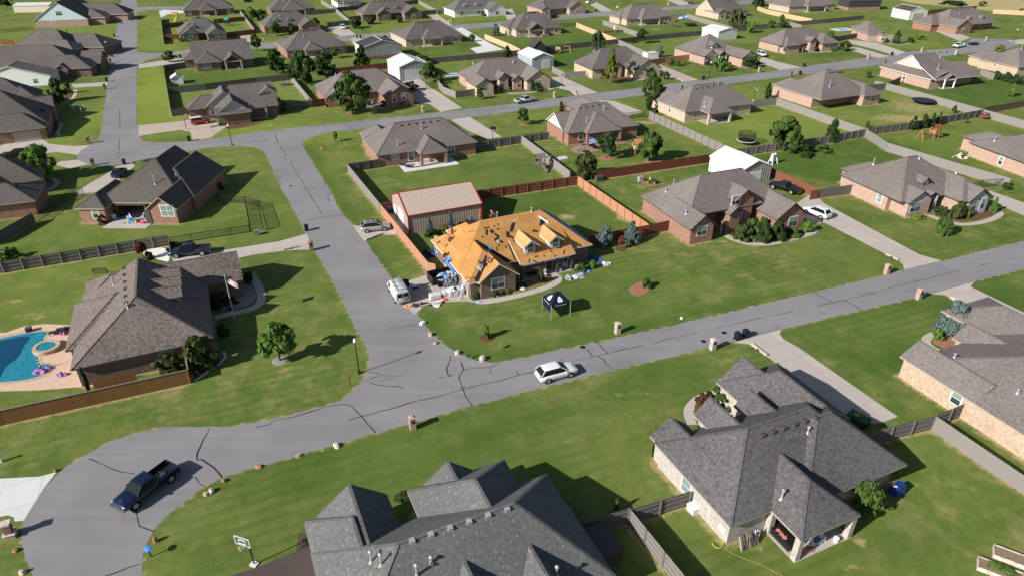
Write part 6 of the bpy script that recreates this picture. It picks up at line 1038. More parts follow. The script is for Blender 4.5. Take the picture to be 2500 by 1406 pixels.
def car(kind, label, B, rz, col, name=None, z=0.02, extra=None, rack=False):
    g = G(*B) if not isinstance(B, Vector) else B
    nm, cat = {'suv': ('parked_suv', 'car'), 'pickup': ('pickup_truck', 'truck'), 'sedan': ('parked_car', 'car'), 'van': ('cargo_van', 'van'), 'jeep': ('offroad_suv', 'car')}[kind]
    root = empty(name or nm, label, cat, (g.x, g.y, z), rz); b = MB()
    if kind == 'suv':
        loft(b, [(-2.40, .45, .85, .95, .70, .82, .75), (-2.32, .32, .95, 1.06, .80, .92, .84), (-1.5, .26, .98, 1.08, .86, .96, .86), (0, .24, .98, 1.07, .86, .96, .86), (.95, .25, .96, 1.06, .86, .955, .85), (1.75, .28, .88, 1.0, .84, .94, .78), (2.25, .32, .78, .88, .74, .86, .66), (2.42, .42, .68, .74, .6, .72, .52)], col); arches(b, (-1.42, 1.40), .945, .36)
        b.build('body', root, True); cabin(root, (-2.30, 1.22), (-1.72, .22), 1.0, 1.62, .88, .63, col, [(-.35, -.30)]); wheels(root, (-1.42, 1.40), .86, .36); lights(root, 2.22, -2.38, .78, .80, .98); mirrors(root, .75, .92, 1.05, col)
        if rack:
            for s in (-.52, .52): m = MB(); m.bar((-1.6, s, 1.80), (.1, s, 1.80), .05, .05, 'metal_black'); m.build('roof_rail', root)
            for x in (-1.2, -.3): m = MB(); m.bar((x, -.52, 1.82), (x, .52, 1.82), .08, .04, 'metal_black'); m.build('cross_bar', root)
    elif kind == 'sedan':
        loft(b, [(-2.35, .45, .75, .90, .66, .78, .7), (-2.2, .32, .82, .98, .78, .88, .78), (-1.3, .24, .86, 1.0, .84, .91, .82), (.2, .22, .86, .98, .84, .91, .82), (1.2, .24, .80, .92, .82, .90, .78), (2.1, .28, .66, .78, .72, .84, .64), (2.35, .38, .58, .64, .56, .68, .5)], col); arches(b, (-1.35, 1.38), .895, .33)
        b.build('body', root, True); cabin(root, (-1.95, 1.15), (-1.1, .15), .94, 1.42, .80, .58, col, [(-.25, -.25)]); wheels(root, (-1.35, 1.38), .81, .33); lights(root, 2.12, -2.33, .72, .70, .84, .07); mirrors(root, .72, .86, .98, col)
    elif kind == 'jeep':
        loft(b, [(-2.15, .50, 1.0, 1.08, .80, .86, .82), (-2.1, .45, 1.02, 1.1, .84, .9, .86), (.6, .45, 1.02, 1.1, .84, .92, .87), (1.2, .45, 1.02, 1.12, .84, .92, .84), (2.0, .48, 1.0, 1.1, .82, .9, .8), (2.12, .55, .95, 1.02, .78, .86, .76)], col); arches(b, (-1.3, 1.33), .915, .42)
        b.build('body', root, True); cabin(root, (-2.08, .92), (-2.02, .45), 1.06, 1.72, .84, .72, col if extra is None else extra, [(-.15, -.15)]); wheels(root, (-1.3, 1.33), .82, .42); lights(root, 2.1, -2.14, .76, .88, .9, .1); mirrors(root, .7, .88, 1.15, col)
        m = MB(); m.box(2.1, 2.3, -.85, .85, .5, .68, 'chrome'); m.build('bumper', root)
    elif kind == 'pickup':
        loft(b, [(-.78, .42, 1.05, 1.16, .86, .98, .9), (-.3, .40, 1.06, 1.17, .88, 1.0, .9), (1.2, .40, 1.05, 1.16, .88, 1.0, .9), (1.6, .40, 1.04, 1.18, .88, .99, .86), (2.5, .42, .98, 1.12, .86, .97, .80), (2.78, .46, .90, 1.0, .80, .92, .72), (2.88, .52, .82, .9, .72, .86, .66)], col); arches(b, (1.85,), .985, .41)
        for s in (-1, 1): y = sorted((s * .99, s * .87)); b.hexa([(-2.9, y[0], .55), (-.72, y[0], .55), (-.72, y[1], .55), (-2.9, y[1], .55)], [(-2.9, y[0] + .02, 1.14), (-.72, y[0] + .02, 1.14), (-.72, y[1] - .02, 1.14), (-2.9, y[1] - .02, 1.14)], col)
        arches(b, (-1.85,), .99, .41); b.build('body', root, True)
        t = MB(); t.box(-2.95, -2.86, -.97, .97, .55, 1.12, col); t.build('tailgate', root)
        f = MB(); f.box(-2.86, -.76, -.88, .88, .60, .72 if extra != 'cover' else 1.13, 'metal_black'); f.build('bed', root)
        cabin(root, (-.74, 1.45), (-.55, .72), 1.10, 1.78, .90, .70, col, [(.28, .22)]); wheels(root, (-1.85, 1.85), .88, .41); lights(root, 2.80, -2.94, .86, .88, .92, .14); mirrors(root, 1.0, .98, 1.22, col)
        m = MB(); m.box(2.78, 2.98, -.92, .92, .48, .68, 'chrome'); m.build('bumper', root); m = MB(); m.box(-3.06, -2.95, -.85, .85, .48, .62, 'chrome'); m.build('bumper', root)
        m = MB(); m.box(2.84, 2.91, -.6, .6, .70, .92, 'chrome'); m.build('grille', root); m = MB(); m.box(2.35, 2.55, -.22, .22, 1.1, 1.145, 'chrome'); m.build('hood_scoop', root) if extra == 'scoop' else None
    elif kind == 'van':
        loft(b, [(-2.62, .45, 1.15, 2.05, .86, .96, .80), (-2.58, .35, 1.2, 2.12, .90, 1.0, .84), (.9, .33, 1.2, 2.14, .90, 1.0, .84), (1.25, .33, 1.2, 2.0, .90, 1.0, .80), (1.72, .35, 1.15, 1.3, .88, .98, .84), (2.4, .40, 1.0, 1.1, .82, .94, .76), (2.62, .5, .85, .92, .74, .86, .66)], col); arches(b, (-1.6, 1.75), .99, .37)
        b.build('body', root, True); wheels(root, (-1.6, 1.75), .89, .37); lights(root, 2.5, -2.6, .84, .85, 1.1, .22)
        for y in (-.43, .43): m = MB(); m.box(-2.655, -2.60, y - .33, y + .33, 1.22, 1.78, 'car_glass'); m.build('window', root)
        for s in (-1, 1): m = MB(); y = sorted((s * .985, s * 1.008)); m.box(.35, 1.15, y[0], y[1], 1.25, 1.75, 'car_glass'); m.build('window', root)
        m = MB(); m.hexa([(1.26, -.8, 1.99), (1.26, .8, 1.99), (1.70, .85, 1.31), (1.70, -.85, 1.31)][::-1], [(1.30, -.8, 2.01), (1.30, .8, 2.01), (1.75, .85, 1.33), (1.75, -.85, 1.33)][::-1], 'car_glass'); m.build('windshield', root)
        m = MB()
        for s in (-.72, 0, .72): m.bar((-2.4, s, 2.30), (.9, s, 2.30), .05, .05, 'metal_galv')
        for x in (-2.3, -1.2, -.1, .8): m.bar((x, -.75, 2.26), (x, .75, 2.26), .06, .05, 'metal_galv'); [m.bar((x, s, 2.05), (x, s, 2.28), .05, .05, 'metal_galv') for s in (-.72, .72)]
        m.build('roof_rack', root); m = MB()
        for s in (-.55, -.2): m.bar((-2.5, s, 2.37), (1.0, s, 2.37), .06, .08, 'metal_galv')
        for k in range(11): m.bar((-2.4 + k * .32, -.55, 2.37), (-2.4 + k * .32, -.2, 2.37), .04, .04, 'metal_galv')
        m.build('roof_ladder', root)
        m = MB(); m.hexa([(1.1, -1.02, .5), (1.14, -1.02, .5), (.85, -1.85, .5), (.81, -1.85, .5)], [(1.1, -1.0, 1.8), (1.14, -1.0, 1.8), (.85, -1.83, 1.75), (.81, -1.83, 1.75)], 'metal_black'); m.build('open_door', root)
    if kind in ('suv', 'sedan'):
        m = MB(); xf = 2.43 if kind == 'suv' else 2.355; m.box(xf - .06, xf + .012, -.45, .45, .50, .66, 'metal_black'); m.build('grille', root)
    return root
h1 = heading((1335, 935), (1387, 921)); ST2 = heading((1269, 256), (1299, 251))
car('suv', 'white suv driving on the near street past the corner', (1358, 918), h1, 'paint_white')
car('pickup', 'dark blue pickup with chrome bumper in the near cul de sac', (362, 1200), heading((411, 1174), (326, 1239)), 'paint_navy', extra='scoop')
car('suv', 'silver suv with roof rack parked beside the orange fence', (917, 562), heading((901, 568), (939, 564)) + .02, 'paint_silver', rack=True)
car('van', 'white van with dark painted scribbles and ladder rack', (973, 722), heading((985, 738), (958, 692)), 'van_paint')
car('pickup', 'dark blue pickup with bed cover in the pool house drive', (466, 622), heading((500, 625), (420, 633)), 'paint_navy', extra='cover')
car('sedan', 'black sedan in the shared drive at the left edge', (42, 381), heading((60, 381), (20, 384)), 'paint_black')
car('sedan', 'dark blue car parked at the patio house driveway', (293, 428), heading((280, 438), (305, 412)), 'paint_navy')
car('jeep', 'red old suv with white top outside the grey house garage', (490, 303), heading((476, 309), (507, 305)), 'paint_red', extra='metal_white')
car('pickup', 'silver pickup driving along the far street', (1281, 251), ST2, 'paint_lightgrey')
car('pickup', 'white pickup towing a flat trailer at the upper right', (2340, 117), heading((2375, 111), (2335, 118)), 'paint_white')
car('pickup', 'black pickup parked behind the gabled brick house', (1914, 466), heading((1945, 475), (1880, 455)), 'paint_black', extra='cover')
car('suv', 'white suv parked in front of the gabled brick house', (1993, 526), heading((2018, 535), (1968, 515)), 'paint_white')
car('suv', 'white car on the driveway near the dormer house', (838, 71), heading((838, 66), (842, 74)), 'paint_white', 'parked_car')
car('suv', 'black suv on the street before the firepit house', (1354, 46), heading((1335, 48), (1375, 44)), 'paint_black')
car('suv', 'white suv in a drive at the top middle', (1440, 9), heading((1430, 10), (1450, 7)), 'paint_white')
car('jeep', 'white jeep at the side of the pale gabled house', (1859, 138), heading((1850, 133), (1868, 142)), 'paint_white')
car('sedan', 'dark car at the top left beside the back porch house', (606, 6), heading((595, 7), (615, 5)), 'paint_black')
def trailer(label, B, rz, L, Wd, sides, mat):
    g = G(*B); r = empty('utility_trailer', label, 'trailer', (g.x, g.y, .02), rz); m = MB(); m.box(-L / 2, L / 2, -Wd / 2, Wd / 2, .55, .65, mat); m.bar((L / 2, 0, .5), (L / 2 + 1.3, 0, .45), .12, .12, mat); m.build('frame', r)
    if sides:
        m = MB()
        for s in (-1, 1): m.box(-L / 2, L / 2, s * Wd / 2 - .04, s * Wd / 2 + .04, .652, .65 + sides, mat)
        m.box(L / 2 - .08, L / 2, -Wd / 2 + .05, Wd / 2 - .05, .652, .65 + sides, mat); m.box(-L / 2, -L / 2 + .08, -Wd / 2 + .05, Wd / 2 - .05, .652, .65 + sides, mat)
        for k in range(7): x = -L / 2 + .1 + k * (L - .2) / 6; [m.box(x - .04, x + .04, s * (Wd / 2 + .05) - .03, s * (Wd / 2 + .05) + .03, .56, .66 + sides, mat) for s in (-1, 1)]
        m.build('side_panel', r)
    wheels(r, (-.45, .45), Wd / 2 + .12, .36, 'metal_black'); return r
trailer('black flat trailer loaded with dark machinery at upper right', (2376, 110), heading((2375, 111), (2335, 118)), 5, 2.1, 0, 'metal_black')
tr0 = trailer('black dump trailer draped with tarps beside the stripped garage', (1086, 690), heading((1120, 680), (1050, 697)), 4.4, 2.2, 1.15, 'metal_black')
# ---------------------------------------------------------------- street furniture and yard things
def at(name, label, cat, B, rz=0.0, group=None, z=0.0):
    g = G(*B, z) if not isinstance(B, Vector) else B
    return empty(name, label, cat, (g.x, g.y, g.z), rz, group)
ST = R(22)
def mailbox(label, B, mat='brick_red', rz=ST, h=1.45, s=.30):
    r = at('mailbox_pillar', label, 'mailbox', B, rz); m = MB(); m.box(-s, s, -s, s, 0, h, mat); m.build('pillar', r); m = MB(); m.box(-s - .06, s + .06, -s - .06, s + .06, h, h + .09, 'rock_pale' if mat == 'brick_grey' else mat); m.hexa([(-s, -s, h + .09), (s, -s, h + .09), (s, s, h + .09), (-s, s, h + .09)], [(-s * .5, -s * .5, h + .2), (s * .5, -s * .5, h + .2), (s * .5, s * .5, h + .2), (-s * .5, s * .5, h + .2)], mat); m.build('cap', r)
    m = MB(); m.box(-.14, .14, -s - .05, -s + .02, h * .66, h * .66 + .28, 'metal_black'); m.build('mailbox_door', r); return r
for q in [('tan brick mailbox pillar on the near verge below the junction', (1008, 1046), 'brick_pink'), ('tan mailbox pillar across the street from the canopy lawn', (1507, 813), 'brick_tan'), ('grey stone mailbox pillar beside the two black bins', (1739, 853), 'brick_grey'), ('brick mailbox pillar at the wide right hand driveway', (2241, 730), 'brick_pink'), ('brick mailbox pillar by the gabled house driveway end', (2163, 669), 'brick_pink'), ('red brick mailbox pillar on the cross street drive', (761, 612), 'brick_red'), ('red brick mailbox pillar on the far cul de sac edge', (228, 405), 'brick_red'), ('orange brick mailbox pillar where the long street ends', (217, 351), 'brick_red'), ('dark mailbox pillar by the third drive up the street', (257, 219), 'brick_dark'), ('dark mailbox pillar by the second drive up the street', (270, 154), 'brick_dark'), ('dark mailbox pillar near the flagpole house drive', (276, 104), 'brick_dark'),
    ('tan mailbox pillar in front of the oak house drive', (1033, 275), 'brick_tan'), ('cream mailbox pillar right of the silver pickup', (1354, 240), 'brick_tan'), ('brown mailbox pillar on the near side of the far street', (1663, 222), 'brick_dark'), ('brick mailbox pillar before the pale gabled house', (1853, 177), 'brick_pink'), ('pale mailbox pillar at the top center street', (1632, 15), 'brick_tan'), ('cream mailbox pillar beside the black top street bin', (1435, 31), 'brick_tan'), ('orange mailbox pillar at the entry gable lawn corner', (2119, 145), 'brick_pink'), ('dark red mailbox pillar beside the beige gabled house', (2158, 158), 'brick_dark'), ('dark red mailbox pillar above the pink hip roof', (1930, 188), 'brick_dark'), ('orange mailbox pillar below the two garage doors lawn', (2250, 128), 'brick_pink'), ('grey mailbox pillar right of the beige house roof', (2333, 135), 'brick_grey'), ('orange mailbox pillar by the arched dormer house', (2407, 101), 'brick_pink')]: mailbox(*q)
r = at('mailbox_pillar', 'stone mailbox pillar on stone base at the lower left', 'mailbox', (28, 1308), R(20)); m = MB(); m.box(-.42, .42, -.42, .42, 0, .42, 'stone'); m.build('base', r); m = MB(); m.box(-.28, .28, -.28, .28, .42, 1.45, 'brick_dark'); m.build('pillar', r); m = MB(); m.box(-.36, .36, -.36, .36, 1.45, 1.62, 'rock_pale'); m.build('cap', r); m = MB(); m.box(-.48, .48, -.48, .48, .42, .5, 'rock_pale'); m.build('ledge', r)
def bin_(label, B, mat='plastic_navy', rz=ST):
    r = at('trash_bin', label, 'bin', B, rz, None, .015); m = MB(); m.hexa([(-.25, -.27, .06), (.25, -.27, .06), (.25, .27, .06), (-.25, .27, .06)], [(-.31, -.35, 1.0), (.31, -.35, 1.0), (.31, .35, 1.0), (-.31, .35, 1.0)], mat); m.build('body', r)
    m = MB(); m.hexa([(-.34, -.39, 1.0), (.34, -.39, 1.0), (.34, .37, 1.0), (-.34, .37, 1.0)], [(-.26, -.3, 1.12), (.26, -.3, 1.12), (.26, .32, 1.12), (-.26, .32, 1.12)], mat); m.bar((-.3, .41, .98), (.3, .41, .98), .05, .05, mat); m.build('lid', r)
    for s in (-.27, .27): m = MB(); m.tube((s - .04, .3, .12), (s + .04, .3, .12), .12, 'black_rubber', n=10); m.build('wheel', r)
for q in [('black trash bin at the cross street edge', (749, 564)), ('left black trash bin of the pair by the right driveway', (1799, 829)), ('right black trash bin of the pair by the right driveway', (1819, 823)), ('black trash bin at the patio house driveway mouth', (304, 402)), ('black trash bin up the long street, nearest to camera', (261, 200)), ('black trash bin under the second lamp up the street', (274, 139)), ('black trash bin by the flagpole house drive', (280, 91)), ('black trash bin at the first lamp up the street', (290, 41)), ('bright blue trash bin standing in the long street', (297, 59), 'plastic_blue'), ('black trash bin in the strip before the red suv', (462, 345)), ('left black bin of the pair before the striped barn', (872, 94)), ('right black bin of the pair before the striped barn', (880, 93)), ('black bin on the kerb by the black suv', (1455, 30)), ('black bin beside the lamp on the far street', (1717, 195)), ('left black bin of the pair at the top center', (1682, 11)), ('right black bin of the pair at the top center', (1688, 10)), ('black bin at the drive below the two garage doors', (2177, 136)), ('black bin across from the pink hip roof', (1963, 164)), ('black bin behind the pink hip roof ridge', (1953, 183)), ('blue bin beside the red suv', (529, 290), 'plastic_blue'), ('dark round bin beside the side street corner tree', (441, 142)), ('blue bin behind the orange fence by the metal shop', (952, 521), 'plastic_blue'), ('green garden bin on the lawn of the twin dormer house', (884, 74), 'plastic_green')]: bin_(*q)
def lamp(label, B, h=4.25):
    r = at('street_lamp', label, 'street lamp', B); m = MB(); m.lathe([(.2, 0), (.2, .25), (.12, .4), (.075, .7), (.06, h - .1), (.1, h)], 'metal_black', (0, 0, 0), 10); m.build('pole', r, uv=False); m = MB(); m.lathe([(.11, h), (.2, h + .2), (.2, h + .34), (.1, h + .5), (.03, h + .62)], 'lamp_globe', (0, 0, 0), 12); m.build('lamp_globe', r, True and False, uv=False) if 0 else m.build('lamp_globe', r, True, uv=False)
for q in [('black street lamp with white globe at the near corner', (877, 911)), ('black street lamp by the grey gabled house corner', (567, 356)), ('black street lamp beside the second drive up the street', (267, 137)), ('black street lamp at the drive near the top of the street', (285, 37)), ('black street lamp on the far street by the conifer house drive', (1731, 191)), ('black street lamp across from the black suv', (1326, 38)), ('black street lamp at the right end of the far street', (2474, 104))]: lamp(*q)
def hoop(label, B, rz, board='clear_board', ph=3.05, base='concrete_white'):
    r = at('basketball_hoop', label, 'basketball hoop', B, rz); m = MB(); m.tube((0, 0, 0), (0, 0, ph - .2), .06, 'metal_black'); m.bar((0, 0, ph - .25), (.5, 0, ph + .35), .08, .08, 'metal_black'); m.build('pole', r); m = MB(); m.box(-.25, .25, -.3, .3, 0, .12, base); m.build('base', r)
    m = MB(); m.box(.5, .53, -.7, .7, ph - .15, ph + .72, board); m.build('backboard', r); m = MB()
    for a, b in (((.54, -.7, ph - .15), (.54, .7, ph - .15)), ((.54, -.7, ph + .72), (.54, .7, ph + .72)), ((.54, -.7, ph - .15), (.54, -.7, ph + .72)), ((.54, .7, ph - .15), (.54, .7, ph + .72)), ((.55, -.3, ph), (.55, .3, ph)), ((.55, -.3, ph + .45), (.55, .3, ph + .45)), ((.55, -.3, ph), (.55, -.3, ph + .45)), ((.55, .3, ph), (.55, .3, ph + .45))): m.bar(a, b, .045, .045, 'siding_white', (1, 0, 0))
    m.build('board_frame', r); m = MB(); n = 14; P = [(.78 + .23 * math.cos(6.283 * i / n), .23 * math.sin(6.283 * i / n), ph) for i in range(n)]
    for i in range(n): m.bar(P[i], P[(i + 1) % n], .03, .03, 'plastic_orange')
    rim = m.build('rim', r); m = MB()
    for i in range(n): m.bar(P[i], (.78 + (P[i][0] - .78) * .6, P[i][1] * .6, ph - .42), .02, .02, 'siding_white')
    m.build('net', rim)
hoop('basketball hoop with clear backboard at the bottom edge', (621, 1377), R(-110)); hoop('white basketball hoop beside the red suv drive', (456, 319), R(10), 'siding_white'); hoop('basketball hoop with black backboard behind the wide roofed house', (1203, 352), R(75), 'metal_black', 3.2); hoop('basketball hoop at the blue garage drive', (1371, 213), R(-60), 'siding_white'); hoop('basketball hoop behind the square patio roof', (1840, 246), R(-60)); hoop('basketball hoop behind the firepit house', (1361, 62), R(-60), 'metal_black')
def pedestal(label, B, mats, rz=ST):
    r = at('utility_box', label, 'utility box', B, rz)
    for k, (mt, sx, sy, h, dx, dy) in enumerate(mats): m = MB(); m.box(dx - sx / 2, dx + sx / 2, dy - sy / 2, dy + sy / 2, 0, h, mt); m.box(dx - sx / 2 - .03, dx + sx / 2 + .03, dy - sy / 2 - .03, dy + sy / 2 + .03, h, h + .05, mt); m.build('cabinet', r)
T4 = [('utility_green', .8, .7, .8, 0, 0)]; P4 = [('siding_white', .22, .22, .9, 0, 0)]
pedestal('green transformer box beside the chain link fence', (628, 574), T4); pedestal('pale green post box beside the transformer', (646, 562), [('utility_green', .22, .22, 1.0, 0, 0)])
for lb, B in [('left white utility post on the lawn by the long street', (181, 268)), ('right white utility post on the lawn by the long street', (206, 267)), ('front white utility post on the lawn by the long street', (199, 274)), ('white utility post by the second street lamp', (228, 138)), ('second white utility post by the second street lamp', (240, 140)), ('white utility post near the top drive', (249, 34)), ('white utility post on the farmhouse lawn', (1095, 56)), ('second white utility post on the farmhouse lawn', (1101, 54)), ('white utility post beside the warm concrete drive', (642, 99)), ('white post at the corner of the red brown fence', (1414, 451)), ('second white post at the light orange fence', (1423, 459)), ('white post at the slatted fence corner', (701, 194)), ('pale utility post at the left edge lawn', (3, 1127))]: pedestal(lb, B, P4)
pedestal('green transformer on the lawn by the long street', (193, 269), T4); pedestal('tan transformer near the top center house', (1508, 20), [('siding_beige', .9, .7, .8, 0, 0)]); pedestal('green transformer on the farmhouse lawn', (1104, 52), T4)
r = at('fire_hydrant', 'orange fire hydrant on the lawn strip', 'hydrant', (786, 367)); m = MB(); m.lathe([(.16, 0), (.13, .1), (.12, .5), (.15, .52), (.12, .62), (.04, .72)], 'plastic_orange', (0, 0, 0), 10); m.tube((-.22, 0, .4), (.22, 0, .4), .06, 'plastic_orange'); m.build('barrel', r, uv=False)
def boulder(label, B, L, Wd, h, mat, sd, n=1):
    rg = random.Random(sd); g = G(*B); m = MB(); L *= .82; Wd *= .82; h *= .85
    V, Fc = [], []; na, nb = 9, 5
    for i in range(nb + 1):
        t = i / nb * 1.5708
        for j in range(na): a = 6.283 * j / na; k = rg.uniform(.78, 1.12); V.append((L / 2 * math.cos(a) * abs(math.cos(t)) ** .6 * k, Wd / 2 * math.sin(a) * abs(math.cos(t)) ** .6 * k, h * math.sin(t) * rg.uniform(.85, 1.08)))
    Fc = [(i * na + j, i * na + (j + 1) % na, (i + 1) * na + (j + 1) % na, (i + 1) * na + j) for i in range(nb) for j in range(na)]
    m.mesh(V, Fc, mat); o = m.build('boulder', None, uv=False); o.location = (g.x, g.y, 0); o.rotation_euler = (0, 0, rg.uniform(0, 3)); tag(o, label, 'rock')
for k, q in enumerate([('white boulder nearest the white van on the corner', (1032, 790), 1.25, .8, .45, 'rock_white'), ('tan boulder second along the corner kerb', (1051, 818), 1.1, .8, .5, 'rock_tan'), ('small tan boulder third along the corner kerb', (1063, 839), .75, .6, .4, 'rock_tan'), ('jagged pale boulder left of the small yard sign', (1117, 863), 1.3, .9, .5, 'rock_pale'), ('large pale boulder at the corner beside the street', (1178, 878), 1.5, 1.0, .7, 'rock_pale'), ('pale flat boulder on the lower verge', (822, 1089), 1.15, .8, .45, 'rock_pale'), ('thin tan stone on the lower verge', (730, 1113), 1.0, .55, .3, 'rock_tan'), ('reddish stone on the lower verge', (632, 1140), .95, .6, .35, 'rock_red'), ('rust stone right of the boulder heap', (546, 1175), .6, .5, .4, 'rock_red'), ('pale stone of the heap by the cul de sac', (517, 1200), .85, .7, .5, 'rock_pale'), ('tan stone of the heap by the cul de sac', (504, 1207), .75, .6, .4, 'rock_tan'), ('tall rust stone above the blue post', (380, 1322), .55, .5, .75, 'rock_red'), ('rust stone at the white driveway corner', (137, 1150), .5, .45, .4, 'rock_red'), ('dark rust stone left of the cul de sac', (38, 1345), .75, .6, .35, 'rock_red'), ('pale stone at the bottom left corner', (56, 1398), .7, .6, .5, 'rock_pale'), ('white stone on the right verge of the near street', (1664, 777), .7, .5, .3, 'rock_white'), ('pale stone inside the dark mulch by the pool house', (480, 908), .6, .5, .35, 'rock_red'), ('pale stone before the brick house garden', (1840, 589), .5, .4, .25, 'rock_white')]): boulder(*q, sd=k + 3)
# --- canopy tent with logo panels
r = at('canopy_tent', 'navy pop up canopy with white badge logos on the lawn', 'tent', (1345, 781), R(22)); L = 2.75; hh = 2.15
for x in (0, L):
    for y in (0, L): m = MB(); m.tube((x, y, 0), (x, y, hh + .05), .045, 'metal_galv'); m.build('leg', r)
m = MB(); ap = (L / 2, L / 2, hh + 1.15); cs = [(0, 0, hh), (L, 0, hh), (L, L, hh), (0, L, hh)]
for i in range(4):
    a, b = Vector(cs[i]), Vector(cs[(i + 1) % 4]); md = (a + b) / 2 + (Vector(ap) - (a + b) / 2) * .32 - Vector((0, 0, .10)); m.face([a, b, md], 'plastic_navy'); m.face([b, ap, md], 'plastic_navy'); m.face([ap, a, md], 'plastic_navy'); dn = Vector((0, 0, -.28)); m.face([a, a + dn, b + dn, b], 'plastic_navy')
cv = m.build('canopy', r)
for i in range(4):   # badge: rounded triangle, and the pale lettering bars on each valance
    a, b = Vector(cs[i]), Vector(cs[(i + 1) % 4]); md = (a + b) / 2; d = (b - a).normalized(); up = (Vector(ap) - md); nrm = d.cross(up.normalized()); off = nrm * .05 if nrm.z > 0 else -nrm * .05; m = MB()
    P = [(-.36, .22), (-.30, .14), (.30, .14), (.36, .22), (.30, .34), (.08, .56), (-.08, .56), (-.30, .34)]; m.face([md + d * x * 1.0 + up * y + off for x, y in P], 'siding_white'); lg = m.build('logo', cv)
    m = MB(); m.face([md + d * x + up * y + off * 1.5 for x, y in [(-.1, .26), (.1, .26), (.0, .40)]], 'plastic_navy'); m.build('logo_mark', cv); m = MB(); o_ = (md - Vector((L / 2, L / 2, hh))).normalized() * .012
    x = -.85
    for k in range(15): wq = (.07, .1, .08)[k % 3]; m.face([md + d * x + o_ + Vector((0, 0, -.20)), md + d * (x + wq) + o_ + Vector((0, 0, -.20)), md + d * (x + wq) + o_ + Vector((0, 0, -.10)), md + d * x + o_ + Vector((0, 0, -.10))], 'metal_white'); x += wq + .025
    m.build('lettering', cv)
m = MB(); m.face([(0.02, 0, hh - .28), (0.02, L, hh - .28), (0.02, L, .9), (0.02, 0, .9)], 'plastic_navy'); m.build('side_wall', r)
# --- signs, flag, posts
r = at('street_sign', 'red street name blade on a short dark post at the near corner', 'sign', (856, 942), ST); m = MB(); m.tube((0, 0, 0), (0, 0, 1.75), .035, 'metal_black'); m.build('post', r); m = MB(); m.box(-.42, .42, -.015, .015, 1.72, 1.96, 'trim_red'); m.build('sign_plate', r); m = MB(); [m.box(-.3 + k * .13, -.3 + k * .13 + .08, -.019, -.0155, 1.79, 1.89, 'siding_white') for k in range(5)]; m.build('lettering', r)
r = at('flagpole', 'white flagpole with a striped flag by the pool house', 'flagpole', (573, 778)); fh = 6.3; m = MB(); m.tube((0, 0, 0), (0, 0, fh), .06, 'metal_white', .04); m.build('pole', r); m = MB(); m.lathe([(.02, fh), (.08, fh + .08), (.02, fh + .16)], 'metal_galv', (0, 0, 0), 8); m.build('finial', r)
m = MB()
for k in range(13):
    for q in range(6):
        f = lambda s, t: (.05 + s * 1.35, .10 * math.sin(s * 5 + 1), fh - .15 - t * .9 - s * .75)
        a, b, t0, t1 = q / 6, (q + 1) / 6, k / 13, (k + 1) / 13
        m.face([f(a, t1), f(b, t1), f(b, t0), f(a, t0)], 'denim' if k < 7 and q < 2 else ('cushion_pink' if k % 2 == 0 else 'siding_white'))
m.build('flag', r)
r = at('flagpole', 'thin white flagpole before the steep hip roofed house', 'flagpole', (172, 114)); m = MB(); m.tube((0, 0, 0), (0, 0, 6), .06, 'metal_white'); m.build('pole', r); m = MB(); m.face([(0.04, 0, 5.9), (.5, .1, 5.7), (.45, .1, 5.0), (.04, 0, 5.1)], 'cloth_dark'); m.build('flag', r)
def yardsign(label, B, mat, h=.7, rz=R(60)):
    r = at('yard_sign', label, 'sign', B, rz); m = MB(); m.box(-.28, .28, -.01, .01, h * .4, h, mat); m.build('panel', r); m = MB(); [m.tube((x, 0, 0), (x, 0, h * .45), .012, 'metal_black', n=5) for x in (-.2, .2)]; m.build('stake', r)
yardsign('small blue yard sign between two boulders', (1144, 876), 'plastic_teal'); yardsign('small pale yard sign on the corner lawn', (1223, 851), 'siding_white', .8, R(75))
r = at('sign_post', 'blue plate on a short black post by the cul de sac', 'sign', (369, 1358), R(30)); m = MB(); m.tube((0, 0, 0), (0, 0, .9), .05, 'metal_black'); m.build('post', r); m = MB(); m.lathe([(.28, .9), (.34, .95), (.34, 1.0), (.10, 1.08)], 'tarp_bright', (0, 0, 0), 7); m.build('plate', r)
